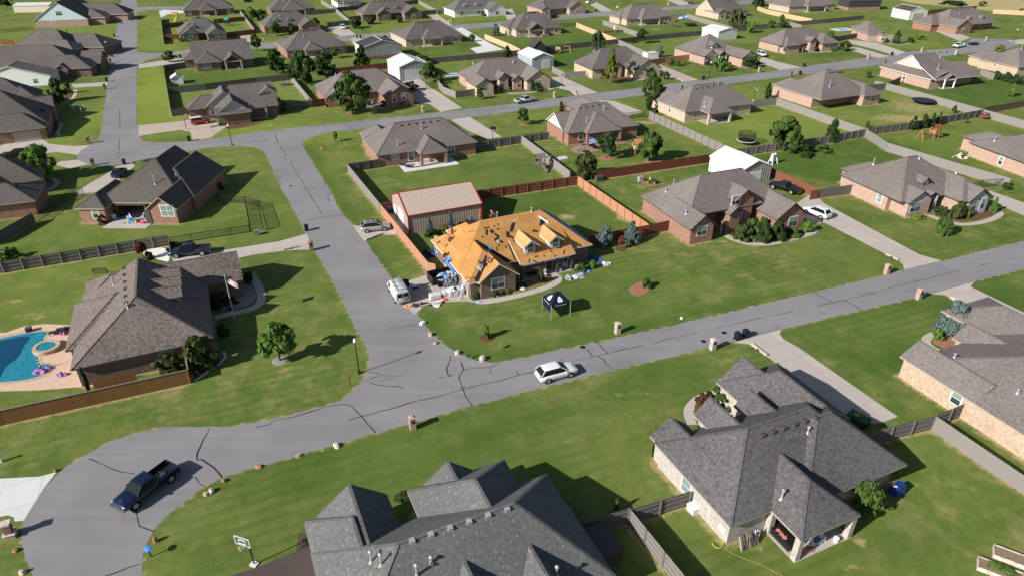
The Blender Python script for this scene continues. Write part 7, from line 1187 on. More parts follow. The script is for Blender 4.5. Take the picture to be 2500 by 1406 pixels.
# --- playsets, trampolines, yard play
def playset(label, B, rz, wood, roof, slide, sw=True, s=1.0):
    r = at('playset', label, 'playset', B, rz); m = MB()
    for x in (-.7, .7):
        for y in (-.7, .7): m.bar((x * s, y * s, 0), (x * s, y * s, 2.5 * s), .11, .11, wood, (1, 0, 0))
    m.box(-.8 * s, .8 * s, -.8 * s, .8 * s, 1.25 * s, 1.33 * s, wood); m.build('tower', r); q = MB(); z = 2.45 * s; a = 1.0 * s; q.face([(-a, -a, z), (a, -a, z), (a, 0, z + .8 * s), (-a, 0, z + .8 * s)], roof); q.face([(a, a, z), (-a, a, z), (-a, 0, z + .8 * s), (a, 0, z + .8 * s)], roof); q.build('roof', r)
    q = MB(); q.hexa([(-.3 * s, -.8 * s, 1.2 * s), (.3 * s, -.8 * s, 1.2 * s), (.3 * s, -2.9 * s, .15), (-.3 * s, -2.9 * s, .15)][::-1], [(-.3 * s, -.8 * s, 1.3 * s), (.3 * s, -.8 * s, 1.3 * s), (.3 * s, -2.9 * s, .25), (-.3 * s, -2.9 * s, .25)][::-1], slide); q.build('slide', r)
    q = MB(); [q.box(-.82 * s, .82 * s, y - .02, y + .02, 1.4 * s, 1.9 * s, wood) for y in (.76 * s,)]; q.box(.76 * s, .8 * s, -.8 * s, .74 * s, 1.4 * s, 1.9 * s, wood); q.build('railing', r)
    if sw:
        q = MB(); q.bar((.7 * s, 0, 2.3 * s), (4.2 * s, 0, 2.3 * s), .12, .12, wood); q.bar((4.1 * s, 0, 2.3 * s), (4.3 * s, -1.1 * s, 0), .1, .1, wood); q.bar((4.1 * s, 0, 2.3 * s), (4.3 * s, 1.1 * s, 0), .1, .1, wood); q.build('swing_beam', r)
        for x in (1.7, 2.8): q = MB(); [q.tube((x * s + d, 0, .5), (x * s + d, 0, 2.25 * s), .015, 'metal_black', n=4) for d in (-.2, .2)]; q.box(x * s - .25, x * s + .25, -.1, .1, .46, .5, slide); q.build('swing', r)
playset('weathered grey wooden swing set by the tall grey fence', (1318, 413), R(28), 'wood_grey', 'wood_grey', 'wood_grey'); playset('orange wooden playset behind the maroon fence', (1553, 376), R(200), 'wood_new', 'wood_orange', 'plastic_orange'); playset('red wooden playset with roof beside the cypress trees', (2278, 338), R(200), 'wood_orange', 'wood_red', 'wood_red'); playset('playset with dark green roof before the dark fence', (1362, 130), R(0), 'wood_new', 'plastic_green', 'plastic_green'); playset('wooden playset right of the firepit house lawn', (1640, 68), R(190), 'wood_grey', 'wood_brown', 'wood_brown'); playset('bright yellow and red playset in the narrow yard', (431, 53), R(10), 'plastic_yellow', 'wood_orange', 'plastic_yellow', False, 1.2); playset('teal and blue plastic playset in the red fenced yard', (556, 64), R(180), 'plastic_navy', 'plastic_teal', 'tarp_bright')
def trampoline(label, B, rad, net):
    r = at('trampoline', label, 'trampoline', B); m = MB(); m.lathe([(rad, .78), (rad + .12, .86), (rad - .08, .92), (.05, .90)], 'cloth_dark', (0, 0, 0), 26); m.build('mat', r, uv=False); q = MB(); n = 26
    for i in range(n): a, b = 6.283 * i / n, 6.283 * (i + 1) / n; q.bar((math.cos(a) * (rad + .1), math.sin(a) * (rad + .1), .88), (math.cos(b) * (rad + .1), math.sin(b) * (rad + .1), .88), .16, .06, 'siding_white' if net else 'plastic_navy')
    q.build('rim', r); q = MB()
    for i in range(6): a = 1.047 * i; q.tube((math.cos(a) * rad, math.sin(a) * rad, 0), (math.cos(a) * rad, math.sin(a) * rad, .8 if not net else 2.7), .035, 'metal_black', n=6)
    q.build('leg', r)
    if net: q = MB(); [q.face([(math.cos(6.283 * i / n) * rad, math.sin(6.283 * i / n) * rad, .9), (math.cos(6.283 * (i + 1) / n) * rad, math.sin(6.283 * (i + 1) / n) * rad, .9), (math.cos(6.283 * (i + 1) / n) * rad, math.sin(6.283 * (i + 1) / n) * rad, 2.6), (math.cos(6.283 * i / n) * rad, math.sin(6.283 * i / n) * rad, 2.6)], 'net_mesh') for i in range(n)]; q.build('safety_net', r)
trampoline('netted trampoline with white rim on the middle lawn', (1821, 352), 1.9, True); trampoline('large round black trampoline without a net', (2253, 253), 2.7, False); trampoline('round black trampoline near the blue tarp pile', (1684, 64), 2.6, False)
def box_thing(name, label, cat, B, dims, mat, rz=ST, part='body', z=0.0, lid=None):
    r = at(name, label, cat, B, rz, None, z); m = MB(); a, b, h = dims; m.box(-a / 2, a / 2, -b / 2, b / 2, .0, h, mat); m.build(part, r)
    if lid: m = MB(); m.box(-a / 2 - .04, a / 2 + .04, -b / 2 - .04, b / 2 + .04, h, h + .08, lid); m.build('lid', r)
    return r
def heap(name, label, cat, B, L, Wd, h, mats, sd, z=0.0, n=26, rz=0.0):
    """crumpled sheet: a bumpy patch of cloth or film lying in folds"""
    rg = random.Random(sd); g = G(*B, z); V = []; ph = [rg.uniform(0, 6) for _ in range(8)]
    for i in range(n):
        for j in range(n):
            x, y = i / (n - 1) * 2 - 1, j / (n - 1) * 2 - 1; e = max(0, 1 - (abs(x) ** 2.4 + abs(y) ** 2.4)); k = 1 + .16 * math.sin(4 * y + ph[0]) + .12 * math.sin(7 * x + ph[1])
            zz = h * e ** .5 * (.5 + .30 * math.sin(6 * x + 3 * y + ph[2]) + .25 * math.sin(9 * y - 4 * x + ph[3]) + .2 * rg.random()); V.append((x * L / 2 * k, y * Wd / 2 * k, max(.015, zz)))
    m = MB(); Fc = [[], []]
    for i in range(n - 1):
        for j in range(n - 1):
            x, y = i / (n - 1) * 2 - 1, j / (n - 1) * 2 - 1
            if abs(x) ** 2.4 + abs(y) ** 2.4 > 1.1: continue
            Fc[1 if math.sin(5 * x + ph[4]) + math.sin(4 * y + ph[5]) > .5 else 0].append((i * n + j, (i + 1) * n + j, (i + 1) * n + j + 1, i * n + j + 1))
    i0 = len(m.v)
    for k, mt in enumerate((mats[0], mats[-1])): m.mesh(V, Fc[k], mt)
    o = m.build(name, None, uv=False); o.location = g; o.rotation_euler = (0, 0, rz); return tag(o, label, cat)
heap('plastic_sheet', 'crumpled grey plastic sheeting on the front lawn', 'plastic sheet', (1412, 676), 2.6, 1.3, .5, ('plastic_grey', 'metal_white'), 1, rz=ST); heap('plastic_sheet', 'small heap of grey plastic left on the walk edge', 'plastic sheet', (1388, 680), 1.0, 1.2, .5, ('plastic_grey', 'plastic_grey'), 2); heap('plastic_sheet', 'pale grey plastic heap at the lawn right of the shrubs', 'plastic sheet', (1478, 646), 1.6, 1.1, .45, ('plastic_grey', 'metal_white'), 3)
heap('blue_tarp', 'dark blue tarp spread beside the stripped house porch', 'tarp', (1452, 634), 3.2, 2.2, .35, ('tarp_blue', 'tarp_blue'), 4, rz=R(-40)); heap('blue_tarp', 'light blue tarp scrap before the porch shrubs', 'tarp', (1432, 663), 1.2, .8, .3, ('tarp_bright', 'tarp_blue'), 5); heap('black_sheet', 'dark plastic heaped behind the orange fence end', 'plastic sheet', (1052, 622), 3.0, 2.0, .8, ('cloth_dark', 'shirt_blue'), 6, rz=ST)
heap('blue_pool', 'bright blue tarp pile near the round trampoline', 'tarp', (1671, 46), 5.5, 3.5, 1.3, ('tarp_bright', 'metal_white'), 9, rz=ST)
# tarp draped over the dump trailer and up to the eave
heap('blue_tarp', 'blue and grey tarps bunched over the dump trailer', 'tarp', (1094, 676), 3.2, 2.3, .75, ('plastic_grey', 'tarp_bright'), 7, 1.25, rz=ST)
def drape(name, label, P, wd, mat, mat2, sd, nw=7):
    rg = random.Random(sd); o = P[0].copy(); m = MB(); n = 12; V = []
    for i in range(n + 1):
        t = i / n * (len(P) - 1); k = min(int(t), len(P) - 2); c = P[k].lerp(P[k + 1], t - k) - o; d = (P[k + 1] - P[k]); s = Vector((-d.y, d.x, 0)); s = s.normalized() if s.length > .01 else Vector((1, 0, 0))
        for j in range(nw): f = j / (nw - 1) - .5; V.append(c + s * wd * f * (1 + .2 * math.sin(i)) + Vector((0, 0, .12 * math.sin(j * 2.1 + i * .6) + .05 * rg.random())) + d.normalized() * .06 * math.sin(j * 3))
    for i in range(n):
        for j in range(nw - 1): a = i * nw + j; m.mesh([V[a], V[a + 1], V[a + nw + 1], V[a + nw]], [(0, 1, 2, 3)], mat if (j + i // 5) % 3 else mat2)
    b = m.build(name, None, uv=False); b.location = o; return tag(b, label, 'tarp')
e1, e2, e3 = G(1093, 633, 2.95), G(1122, 668, 1.5), G(1118, 690, .25)
drape('blue_tarp', 'bright blue tarp hanging from the garage eave', [G(1100, 632, 3.1), e1 + Vector((-.2, -.2, -.1)), G(1104, 655, 2.2), e2, e3], 1.1, 'tarp_bright', 'tarp_bright', 3); drape('grey_tarp', 'left grey tarp hanging down the trailer side', [G(1088, 672, 1.9), G(1090, 680, 1.7), G(1090, 700, .1)], 1.0, 'plastic_grey', 'tarp_bright', 5); drape('grey_tarp', 'right grey tarp hanging by the trailer corner', [G(1104, 668, 2.0), G(1106, 678, 1.6), G(1106, 698, .1)], .9, 'plastic_grey', 'cloth_dark', 6)
heap('white_sack', 'white and blue sacks lying in the dark pickup bed', 'bag', (392, 1160), .9, .7, .35, ('siding_white', 'denim'), 18, .76)
# --- roof of the stripped house: tarp, felt strips, debris, tools
MR, ma, mth, mw = HOUSES['brick house being reroofed, stripped to bare orange wood sheathing']
def mloc(u, v, z): return Vector((ma.x + u * math.cos(mth) - v * math.sin(mth), ma.y + u * math.sin(mth) + v * math.cos(mth), z))
def roofz(u, v): return roof_at(mw, u, v, False)
def onroof(px, py): return onroof_of(ma, mth, mw, px, py, 4.0, False)
def roofpatch(name, label, uvs, mat, lift=.03, cat='roofing felt', n=7):
    m = MB(); a, b, c, d = [Vector((*q, 0)) for q in uvs]; o = mloc(a.x, a.y, 0)
    P = [[a.lerp(b, i / n).lerp(d.lerp(c, i / n), j / n) for j in range(n + 1)] for i in range(n + 1)]; q = lambda p: mloc(p.x, p.y, roofz(p.x, p.y) + lift) - o
    for i in range(n):
        for j in range(n): m.face([q(P[i][j]), q(P[i + 1][j]), q(P[i + 1][j + 1]), q(P[i][j + 1])], mat)
    x = m.build(name, None, uv=False); x.location = o; return tag(x, label, cat)
def rp(*px): return [onroof(*p)[:2] for p in px]
roofpatch('blue_tarp', 'dark blue tarp covering the right hip of the stripped roof', [(5.7, 7.7), (11.5, 1.7), (12.3, 7), (9, 11)], 'tarp_blue', .14, 'tarp', 12)
roofpatch('felt_strip', 'long black felt strip in the front roof valley', rp((1155, 588), (1165, 587), (1246, 636), (1232, 640)), 'felt_black'); roofpatch('felt_strip', 'black felt strip across the small front gable', rp((1186, 623), (1194, 628), (1168, 689), (1158, 686)), 'felt_black', .05); roofpatch('felt_strip', 'black felt strip left of the porch roof edge', rp((1240, 596), (1243, 592), (1260, 634), (1256, 636)), 'felt_black'); roofpatch('felt_strip', 'black felt beside the left dormer ridge', rp((1249, 546), (1258, 544), (1252, 566), (1244, 567)), 'felt_black', .04); roofpatch('felt_strip', 'black felt beside the right dormer ridge', rp((1321, 531), (1333, 534), (1327, 552), (1316, 551)), 'felt_black', .04); roofpatch('wood_sheet', 'pale new sheathing board near the roof ridge', rp((1241, 539), (1260, 537), (1261, 541), (1243, 543)), 'plastic_grey', .05, 'board')
def scrap(px, py, L, Wd, mat, k, label, name='shingle_scrap', cat='debris', h=.05):
    u, v, z = onroof(px, py); m = MB(); e = .25; gu, gv = (roofz(u + e, v) - roofz(u - e, v)) / (2 * e), (roofz(u, v + e) - roofz(u, v - e)) / (2 * e); t = k * 1.1; a, b = math.cos(t), math.sin(t)
    q = lambda x, y, zz: mloc(x * a - y * b, x * b + y * a, gu * (x * a - y * b) + gv * (x * b + y * a) + zz) - mloc(0, 0, 0)
    c = [(-L / 2, -Wd / 2), (L / 2, -Wd / 2), (L / 2, Wd / 2), (-L / 2, Wd / 2)]; m.hexa([q(x, y, .01) for x, y in c], [q(x * .9, y * .9, h) for x, y in c], mat); o = m.build(name, None, uv=False); o.location = mloc(u, v, z); return tag(o, label, cat, 'dark scraps left on the stripped roof')
for k, (px, py, L, Wd) in enumerate([(1188, 557, .9, .15), (1188, 568, .8, .3), (1201, 566, .5, .5), (1216, 560, .5, .12), (1216, 549, .35, .12), (1213, 575, .8, .25), (1211, 585, .6, .3), (1215, 582, .5, .2), (1224, 591, .5, .3), (1218, 600, .5, .12), (1213, 609, .6, .12), (1071, 592, .5, .3), (1090, 600, .35, .25), (1255, 589, .5, .2), (1308, 565, .6, .25), (1302, 564, .5, .12), (1322, 568, .7, .3), (1364, 606, .9, .12), (1377, 616, .9, .15), (1345, 614, .5, .12), (1310, 627, .6, .15), (1292, 637, .7, .12), (1306, 639, .6, .2), (1355, 626, .5, .12), (1240, 573, .8, .5), (1250, 580, .5, .3), (1275, 610, .3, .2), (1328, 625, .3, .15), (1178, 579, .3, .15), (1207, 553, .25, .15), (1235, 603, .25, .2), (1342, 562, .3, .15)]): scrap(px, py, L, Wd, 'felt_black', k, 'small dark scrap of torn shingle lying on the bare sheathing')
scrap(1196, 607, .6, .4, 'tarp_bright', 1, 'small light blue cloth on the bare front slope', 'blue_cloth'); scrap(1150, 566, 1.3, .06, 'wood_dark', 2, 'long handled shovel lying on the pale left slope', 'shovel', 'tool'); scrap(1141, 575, 1.0, .1, 'wood_new', 3, 'loose batten lying on the pale left slope', 'batten', 'board'); scrap(1217, 589, .5, .4, 'plastic_grey', 0, 'pale square patch among the scraps', 'board', 'board'); scrap(1145, 679, 1.4, .14, 'wood_brown', 2, 'plank lying at the front left eave', 'plank', 'board'); scrap(1171, 655, .8, .5, 'plastic_grey', 2, 'grey bucket and tools on the black felt', 'tool_pile', 'tools', .25); scrap(1328, 538, 1.6, .2, 'siding_white', 5, 'white roll lying above the right dormer', 'felt_roll', 'roll', .15); scrap(1065, 580, .5, .35, 'metal_white', 3, 'white bag at the left eave corner', 'bag', 'bag', .2)
# --- driveway works: pallets of wrapped shingles, cooler, rubbish, ladder
def pallet(label, B, sx, sy, h, rz=ST, top='pallet_white'):
    r = at('pallet_stack', label, 'pallet', B, rz, None, .02); rg = random.Random(int(B[0])); m = MB(); m.box(-sx / 2, sx / 2, -sy / 2, sy / 2, 0, .12, 'wood_new'); m.build('pallet', r); m = MB(); z = .125
    while z < h:
        for k in range(3): x0 = -sx / 2 + k * sx / 3; j = rg.uniform(-.05, .05); m.box(x0 + .02, x0 + sx / 3 - .02, -sy / 2 + .03 + j, sy / 2 - .03 + j, z, z + .14, rg.choice((top, 'metal_white', 'pallet_white')))
        z += .145
    m.build('wrapped_bundles', r)
for q in [('white wrapped shingle pallet nearest the garage', (1121, 718), 1.3, 1.0, .95), ('second white wrapped shingle pallet from the garage', (1106, 721), 1.2, 1.0, .9), ('third white wrapped shingle pallet with bags on top', (1092, 722), 1.2, 1.0, .8), ('low loose stack of white bundles toward the street', (1062, 728), 1.5, 1.1, .6), ('small stack of white bundles at the driveway edge', (1066, 742), 1.2, .5, .35)]: pallet(*q)
box_thing('foam_box', 'white box on top of the shingle pallets', 'box', (1103, 707), (.5, .4, .35), 'siding_white', z=.95); box_thing('cooler', 'blue cooler with white lid behind the van', 'cooler', (1014, 704), (.75, .42, .38), 'plastic_blue', lid='siding_white', z=.02); heap('pink_bag', 'pink and white bag among the shingle bundles', 'bag', (1083, 733), .9, .6, .4, ('plastic_pink', 'siding_white'), 11); heap('blue_cloth', 'blue cloth lying on the shingle pallets', 'tarp', (1124, 701), .9, .7, .25, ('tarp_bright', 'metal_white'), 12, .95); heap('white_bag', 'white rubbish bag on the grass by the culvert', 'bag', (1067, 747), .9, .6, .35, ('siding_white', 'metal_white'), 13)
heap('rubbish_pile', 'pile of dark tools and timber behind the white van', 'debris', (1020, 746), 1.8, .8, .4, ('cloth_dark', 'wood_brown'), 14); heap('cardboard_scraps', 'brown cardboard scraps on the road edge by the van', 'debris', (996, 749), 1.2, .6, .2, ('wood_orange', 'wood_new'), 15); heap('rubbish_pile', 'dark rubbish strip along the driveway edge', 'debris', (1034, 741), 1.6, .5, .25, ('cloth_dark', 'wood_brown'), 16)
r = empty('ladder', 'aluminium ladder leaning on the garage corner', 'ladder', G(1124, 733)); P0, P1 = Vector((0, 0, 0)), G(1139, 688, 2.95) - G(1124, 733); m = MB(); s = Vector((.22, .12, 0))
for k in (-1, 1): m.bar(P0 + s * k, P1 + s * k + Vector((0, 0, .4)), .05, .08, 'metal_white')
m.build('rail', r); m = MB(); [m.bar(P0.lerp(P1, t / 11) - s, P0.lerp(P1, t / 11) + s, .035, .035, 'metal_white') for t in range(1, 12)]; m.build('rung', r)
r = empty('table', 'overturned patio furniture stacked by the porch entry', 'furniture', G(1298, 678), ST); m = MB(); m.box(-.7, .7, -.4, .4, .66, .72, 'metal_black'); m.build('tabletop', r)
for x in (-.6, .6):
    for y in (-.32, .32): m = MB(); m.tube((x, y, 0), (x, y, .66), .03, 'metal_black', n=6); m.build('leg', r)
heap('covered_furniture', 'dark covered garden things left of the front walk', 'furniture', (1270, 702), 1.8, 1.0, .9, ('cloth_dark', 'metal_black'), 21, rz=ST); heap('garden_clutter', 'white and grey buckets by the curved front walk', 'buckets', (1275, 706), .9, .5, .35, ('siding_white', 'plastic_grey'), 22); box_thing('stone_block', 'pale stone block at the right end of the porch steps', 'stone block', (1406, 655), (.5, .5, .6), 'rock_pale'); box_thing('stone_block', 'pale stone block left at the porch steps', 'stone block', (1365, 664), (.5, .5, .6), 'rock_pale'); heap('white_cushion', 'white cushion heap under the porch roof', 'cushion', (1380, 649), 1.1, .7, .5, ('siding_white', 'metal_white'), 24); box_thing('garden_bench', 'cream bench beside the porch shrub', 'bench', (1325, 678), (1.1, .45, .5), 'siding_beige', lid='siding_beige'); box_thing('satellite_dish_mount', 'metal garden ornament under the brick gable window', 'ornament', (1187, 726), (.5, .2, .9), 'metal_galv'); heap('tool_pile', 'grey tools and blue cloth on the front walk', 'tools', (1164, 737), 1.4, .5, .25, ('plastic_grey', 'tarp_bright'), 25)
# --- other yards
def lounger(label, B, rz, mat='cloth_dark'):
    r = at('sun_lounger', label, 'lounger', B, rz, None, .04); m = MB(); m.box(-.95, .45, -.32, .32, .28, .36, mat); m.build('seat', r); m = MB(); m.hexa([(.45, -.32, .28), (.45, .32, .28), (1.0, .32, .72), (1.0, -.32, .72)][::-1], [(.45, -.32, .36), (.45, .32, .36), (.96, .32, .80), (.96, -.32, .80)][::-1], mat); m.build('backrest', r)
    for x in (-.85, .4):
        for y in (-.27, .27): m = MB(); m.box(x - .03, x + .03, y - .03, y + .03, 0, .28, 'metal_black'); m.build('leg', r)
lounger('left dark sun lounger beside the pool house patio', (142, 814), R(20)); lounger('right dark sun lounger touching the pool house wall', (160, 806), R(20)); box_thing('pool_chair', 'dark slatted chair at the far pool edge', 'chair', (72, 808), (.6, .6, .5), 'cloth_dark', lid='wood_dark', z=.04); heap('inflatable', 'purple and white inflatable unicorn at the pool edge', 'pool float', (104, 906), 1.9, 1.1, .45, ('plastic_lilac', 'plastic_lilac'), 31, .04, rz=R(30)); heap('inflatable', 'lilac inflatable chair on the terrace', 'pool float', (150, 916), 1.2, .7, .5, ('plastic_lilac', 'plastic_lilac'), 32, .04); heap('inflatable', 'pink ring float beside the loungers', 'pool float', (154, 816), .8, .5, .4, ('plastic_lilac', 'plastic_pink'), 33, .04)
r = at('striped_umbrella', 'closed black and white striped umbrella by the pool', 'umbrella', (101, 902)); m = MB(); [m.lathe([(.10 - .01 * k, .3 + k * .2), (.10 - .01 * k, .5 + k * .2)], 'siding_white' if k % 2 else 'cloth_dark', (0, 0, 0), 8) for k in range(7)]; m.build('canopy', r); m = MB(); m.tube((0, 0, 0), (0, 0, .3), .03, 'metal_black'); m.build('pole', r)
for lb, B in (('white pool pump tank behind the brown fence', (267, 917)), ('small white filter beside the pump tank', (280, 918))): r = at('pool_pump', lb, 'pump', B); m = MB(); m.lathe([(.28, 0), (.30, .5), (.2, .75), (.05, .8)], 'plastic_white', (0, 0, 0), 12); m.build('tank', r)
box_thing('electric_meter', 'grey meter box on the pool house brick wall', 'meter box', (317, 905), (.5, .2, 1.2), 'metal_galv', R(24))
r = at('soccer_net', 'small black soccer goal on the pool house lawn', 'goal', (246, 672), R(10)); m = MB()
for a, b in (((-.9, 0, 0), (-.9, 0, 1.1)), ((.9, 0, 0), (.9, 0, 1.1)), ((-.9, 0, 1.1), (.9, 0, 1.1)), ((-.9, .6, 0), (-.9, 0, 1.1)), ((.9, .6, 0), (.9, 0, 1.1)), ((-.9, .6, 0), (.9, .6, 0))): m.bar(a, b, .06, .06, 'metal_black', (1, .3, 0))
m.build('frame', r); m = MB(); m.face([(-.9, .6, 0), (.9, .6, 0), (.9, 0, 1.1), (-.9, 0, 1.1)], 'net_mesh'); m.build('net', r)
heap('toy_pile', 'heap of blue and yellow plastic toys on the patio', 'toys', (316, 544), 2.2, 1.2, .9, ('tarp_bright', 'plastic_yellow'), 41, .06); heap('toy_pile', 'white and blue toys on top of the patio heap', 'toys', (320, 541), 1.2, .8, 1.3, ('siding_white', 'plastic_blue'), 45, .06); heap('pink_float', 'bright pink inflatable on the patio edge', 'pool float', (351, 545), 1.1, .7, .4, ('plastic_pink', 'plastic_pink'), 42, .06); box_thing('cooler', 'blue and white cooler by the patio pillar', 'cooler', (356, 531), (.5, .35, .7), 'tarp_blue', lid='siding_white', z=.06); box_thing('white_board', 'white board propped on the dark patio', 'board', (280, 535), (.7, .1, .9), 'siding_white', R(5), z=.06); box_thing('grill', 'black grill under the patio roof', 'grill', (299, 527), (.9, .5, 1.0), 'metal_black', lid='metal_black', z=.06)
r = at('patio_pillar', 'dark vine covered pillar at the patio corner', 'pillar', (369, 545)); m = MB(); m.box(-.45, .45, -.4, .4, 0, 2.3, 'wood_dark'); m.build('pillar_body', r)
r = at('patio_awning', 'flat dark brown awning over the patio house terrace', 'awning', (330, 530), R(-1)); m = MB(); m.box(-2.7, 2.6, -.6, 2.6, 2.36, 2.46, 'wood_dark'); m.build('roof', r); m = MB(); [m.box(x - .08, x + .08, -.5, -.34, 0, 2.36, 'wood_brown') for x in (-2.5, 2.4)]; m.build('post', r)
for lb, B, mt, d in [('blue and white umbrella table on the red patio', (1447, 364), 'tarp_bright', .9), ('round black garden table near the brick patio', (1418, 356), 'metal_black', .6)]:
    r = at('patio_table', lb, 'table', B); m = MB(); m.lathe([(d, .72), (d, .76)], 'metal_black', (0, 0, 0), 14); m.build('tabletop', r); m = MB(); m.lathe([(d * 1.1, 1.9), (.05, 2.3)], mt, (0, 0, 0), 10); m.build('umbrella', r) if 'umbrella' in lb else None; m = MB(); m.tube((0, 0, 0), (0, 0, 1.9 if 'umbrella' in lb else .72), .03, 'metal_black'); m.build('pole', r)
lounger('left dark lounger on the white back patio', (984, 405), R(0)); lounger('right dark lounger on the white back patio', (1002, 410), R(0)); box_thing('patio_sofa', 'pale sofa on the white back patio', 'sofa', (1040, 396), (1.5, .7, .6), 'siding_beige', z=.07); box_thing('patio_stool', 'white stool on the back patio', 'stool', (1009, 396), (.5, .5, .55), 'siding_white', z=.07); box_thing('soccer_target', 'white goal frame leaning on the back wall', 'goal', (972, 398), (1.8, .15, 1.3), 'net_mesh')
box_thing('garden_shed_box', 'pale flat hatch lid on the lawn by the fence', 'hatch', (1374, 388), (1.9, 1.5, .25), 'metal_white'); r = at('ride_on_mower', 'green and yellow ride on mower on a dirt patch', 'mower', (1590, 448), R(-20)); m = MB(); m.box(-.9, .9, -.5, .5, .3, .75, 'plastic_green'); m.build('body', r); m = MB(); m.box(-.5, -.1, -.25, .25, .75, 1.15, 'plastic_yellow'); m.build('seat', r); wheels(r, (-.6, .65), .45, .28, 'plastic_yellow')
box_thing('garden_chairs', 'two stacked grey chairs near the mower', 'chair', (1563, 443), (.9, .7, .9), 'metal_galv', lid='metal_galv'); r = at('toy_swing', 'white toddler swing frame on the dark green lawn', 'swing', (1886, 400), R(30)); m = MB(); [m.bar((x, y, 0), (x * .4, 0, 2.2), .14, .14, 'siding_white') for x in (-.8, .8) for y in (-.6, .6)]; m.box(-.55, .55, -.3, .3, .6, 2.0, 'siding_white'); m.build('frame', r); m = MB(); [m.box(x - .12, x + .12, -.31, -.29, z - .15, z + .15, 'metal_black') for x in (-.25, .25) for z in (1.0, 1.6)]; m.build('opening', r)
r = at('cluttered_table', 'outdoor table with chairs by the brick patio', 'table', (1420, 372), R(10)); m = MB(); m.box(-.8, .8, -.45, .45, .68, .74, 'plastic_teal'); m.build('tabletop', r); m = MB(); [m.box(x - .04, x + .04, y - .04, y + .04, 0, .68, 'metal_black') for x in (-.7, .7) for y in (-.35, .35)]; m.build('leg', r)
box_thing('picnic_table', 'dark picnic table in the lawn behind the slatted fence', 'table', (697, 209), (2.2, 1.6, .7), 'wood_dark', R(10), lid='wood_grey'); box_thing('brick_firepit', 'square brick planter beside the gabled porch', 'planter', (1330, 90), (3, 1.6, .8), 'brick_red'); box_thing('garden_planter', 'brown raised planter beside the grey fence', 'planter', (1487, 80), (6, 1.2, .7), 'wood_brown'); box_thing('garden_planter', 'second brown raised planter further right', 'planter', (1510, 79), (4, 1.2, .7), 'wood_brown'); box_thing('garden_statue', 'white statue between the two raised planters', 'statue', (1501, 75), (.7, .6, 1.7), 'siding_white', lid='siding_white')
for lb, B, L in (('small blue plunge pool behind the two garage doors', (2057, 73), 5), ('small round blue pool beside the stone gable house', (1107, 183), 3.4)):
    r = at('plunge_pool', lb, 'pool', B, ST); m = MB(); m.box(-L * .9, L * .9, -L * .55, L * .55, 0, .06, 'concrete_white'); m.build('deck', r); m = MB(); m.box(-L * .45, L * .45, -L * .25, L * .25, .062, .09, 'tarp_bright'); m.build('water', r)
box_thing('dog_house', 'dark kennel by the bush at the fence corner', 'kennel', (1462, 442), (1.4, 1.0, .9), 'wood_dark', lid='wood_dark'); box_thing('grey_dome_tent', 'white canvas dome behind the conifer house', 'dome', (1588, 140), (4.5, 3, 1.5), 'siding_white', lid='metal_white'); heap('log_pile', 'pale rubble heap beside the right edge house', 'rubble', (2346, 386), 3, 2, .9, ('rock_pale', 'wood_dark'), 51)
# the corner porch clutter of the mottled house, hose, grill, raised beds, skip
box_thing('ping_pong_table', 'dark table with three orange plates on the corner porch', 'table', (1912, 1312), (1.4, 2.6, .75), 'metal_black', R(24), z=.07); [heap('orange_cushion', lb, 'plate', B, .4, .4, .06, ('cushion_pink', 'cushion_pink'), 60 + k, .84) for k, (lb, B) in enumerate([('top orange plate on the dark porch table', (1900, 1294)), ('middle orange plate on the dark porch table', (1908, 1303)), ('lowest orange plate on the dark porch table', (1915, 1311))])]
heap('pink_cushions', 'row of dusty pink cushions on the porch floor', 'cushion', (1970, 1346), 1.5, .5, .4, ('cushion_pink', 'cushion_pink'), 64, .07, rz=R(24)); heap('porch_clutter', 'blue and white clutter under the porch roof', 'clutter', (1996, 1320), 1.8, .8, .8, ('metal_white', 'tarp_blue'), 65, .07, rz=R(24)); r = at('white_bucket', 'white bucket at the porch floor edge', 'bucket', (2039, 1322)); m = MB(); m.lathe([(.2, .07), (.25, .5)], 'plastic_white', (0, 0, 0), 12); m.build('pail', r)
r = at('timber_stack', 'stack of leaning grey timber by the back corner', 'timber', (1825, 1330), R(24)); m = MB(); rg = random.Random(3)
for k in range(16): x = -.9 + k * .12; m.bar((x, -.3, .02), (x + rg.uniform(-.05, .1), .25, rg.uniform(.9, 1.5)), .09, .05, rg.choice(('wood_grey', 'wood_grey', 'rock_pale', 'wood_dark')), (1, 0, 0))
m.build('planks', r); heap('white_sack', 'white sack beside the leaning timber', 'bag', (1847, 1302), .6, .5, .5, ('siding_white', 'plastic_blue'), 66)
r = at('garden_hose', 'yellow garden hose coiled beside the back corner', 'hose', (1752, 1330)); m = MB(); P = [Vector((math.cos(t) * (.45 + .05 * math.sin(3 * t)), math.sin(t) * (.45 + .05 * math.cos(2 * t)), .03 + .004 * k)) for k, t in enumerate([i * .35 for i in range(56)])]
[m.bar(a, b, .024, .024, 'plastic_yellow') for a, b in zip(P, P[1:])]; o_ = r.location; Q = [G(*p) - o_ + Vector((0, 0, .03)) for p in ((1765, 1335), (1790, 1352), (1830, 1368), (1870, 1384), (1900, 1400), (1950, 1425))]; [m.bar(a, b, .024, .024, 'plastic_yellow') for a, b in zip(Q, Q[1:])]; m.build('hose_line', r)
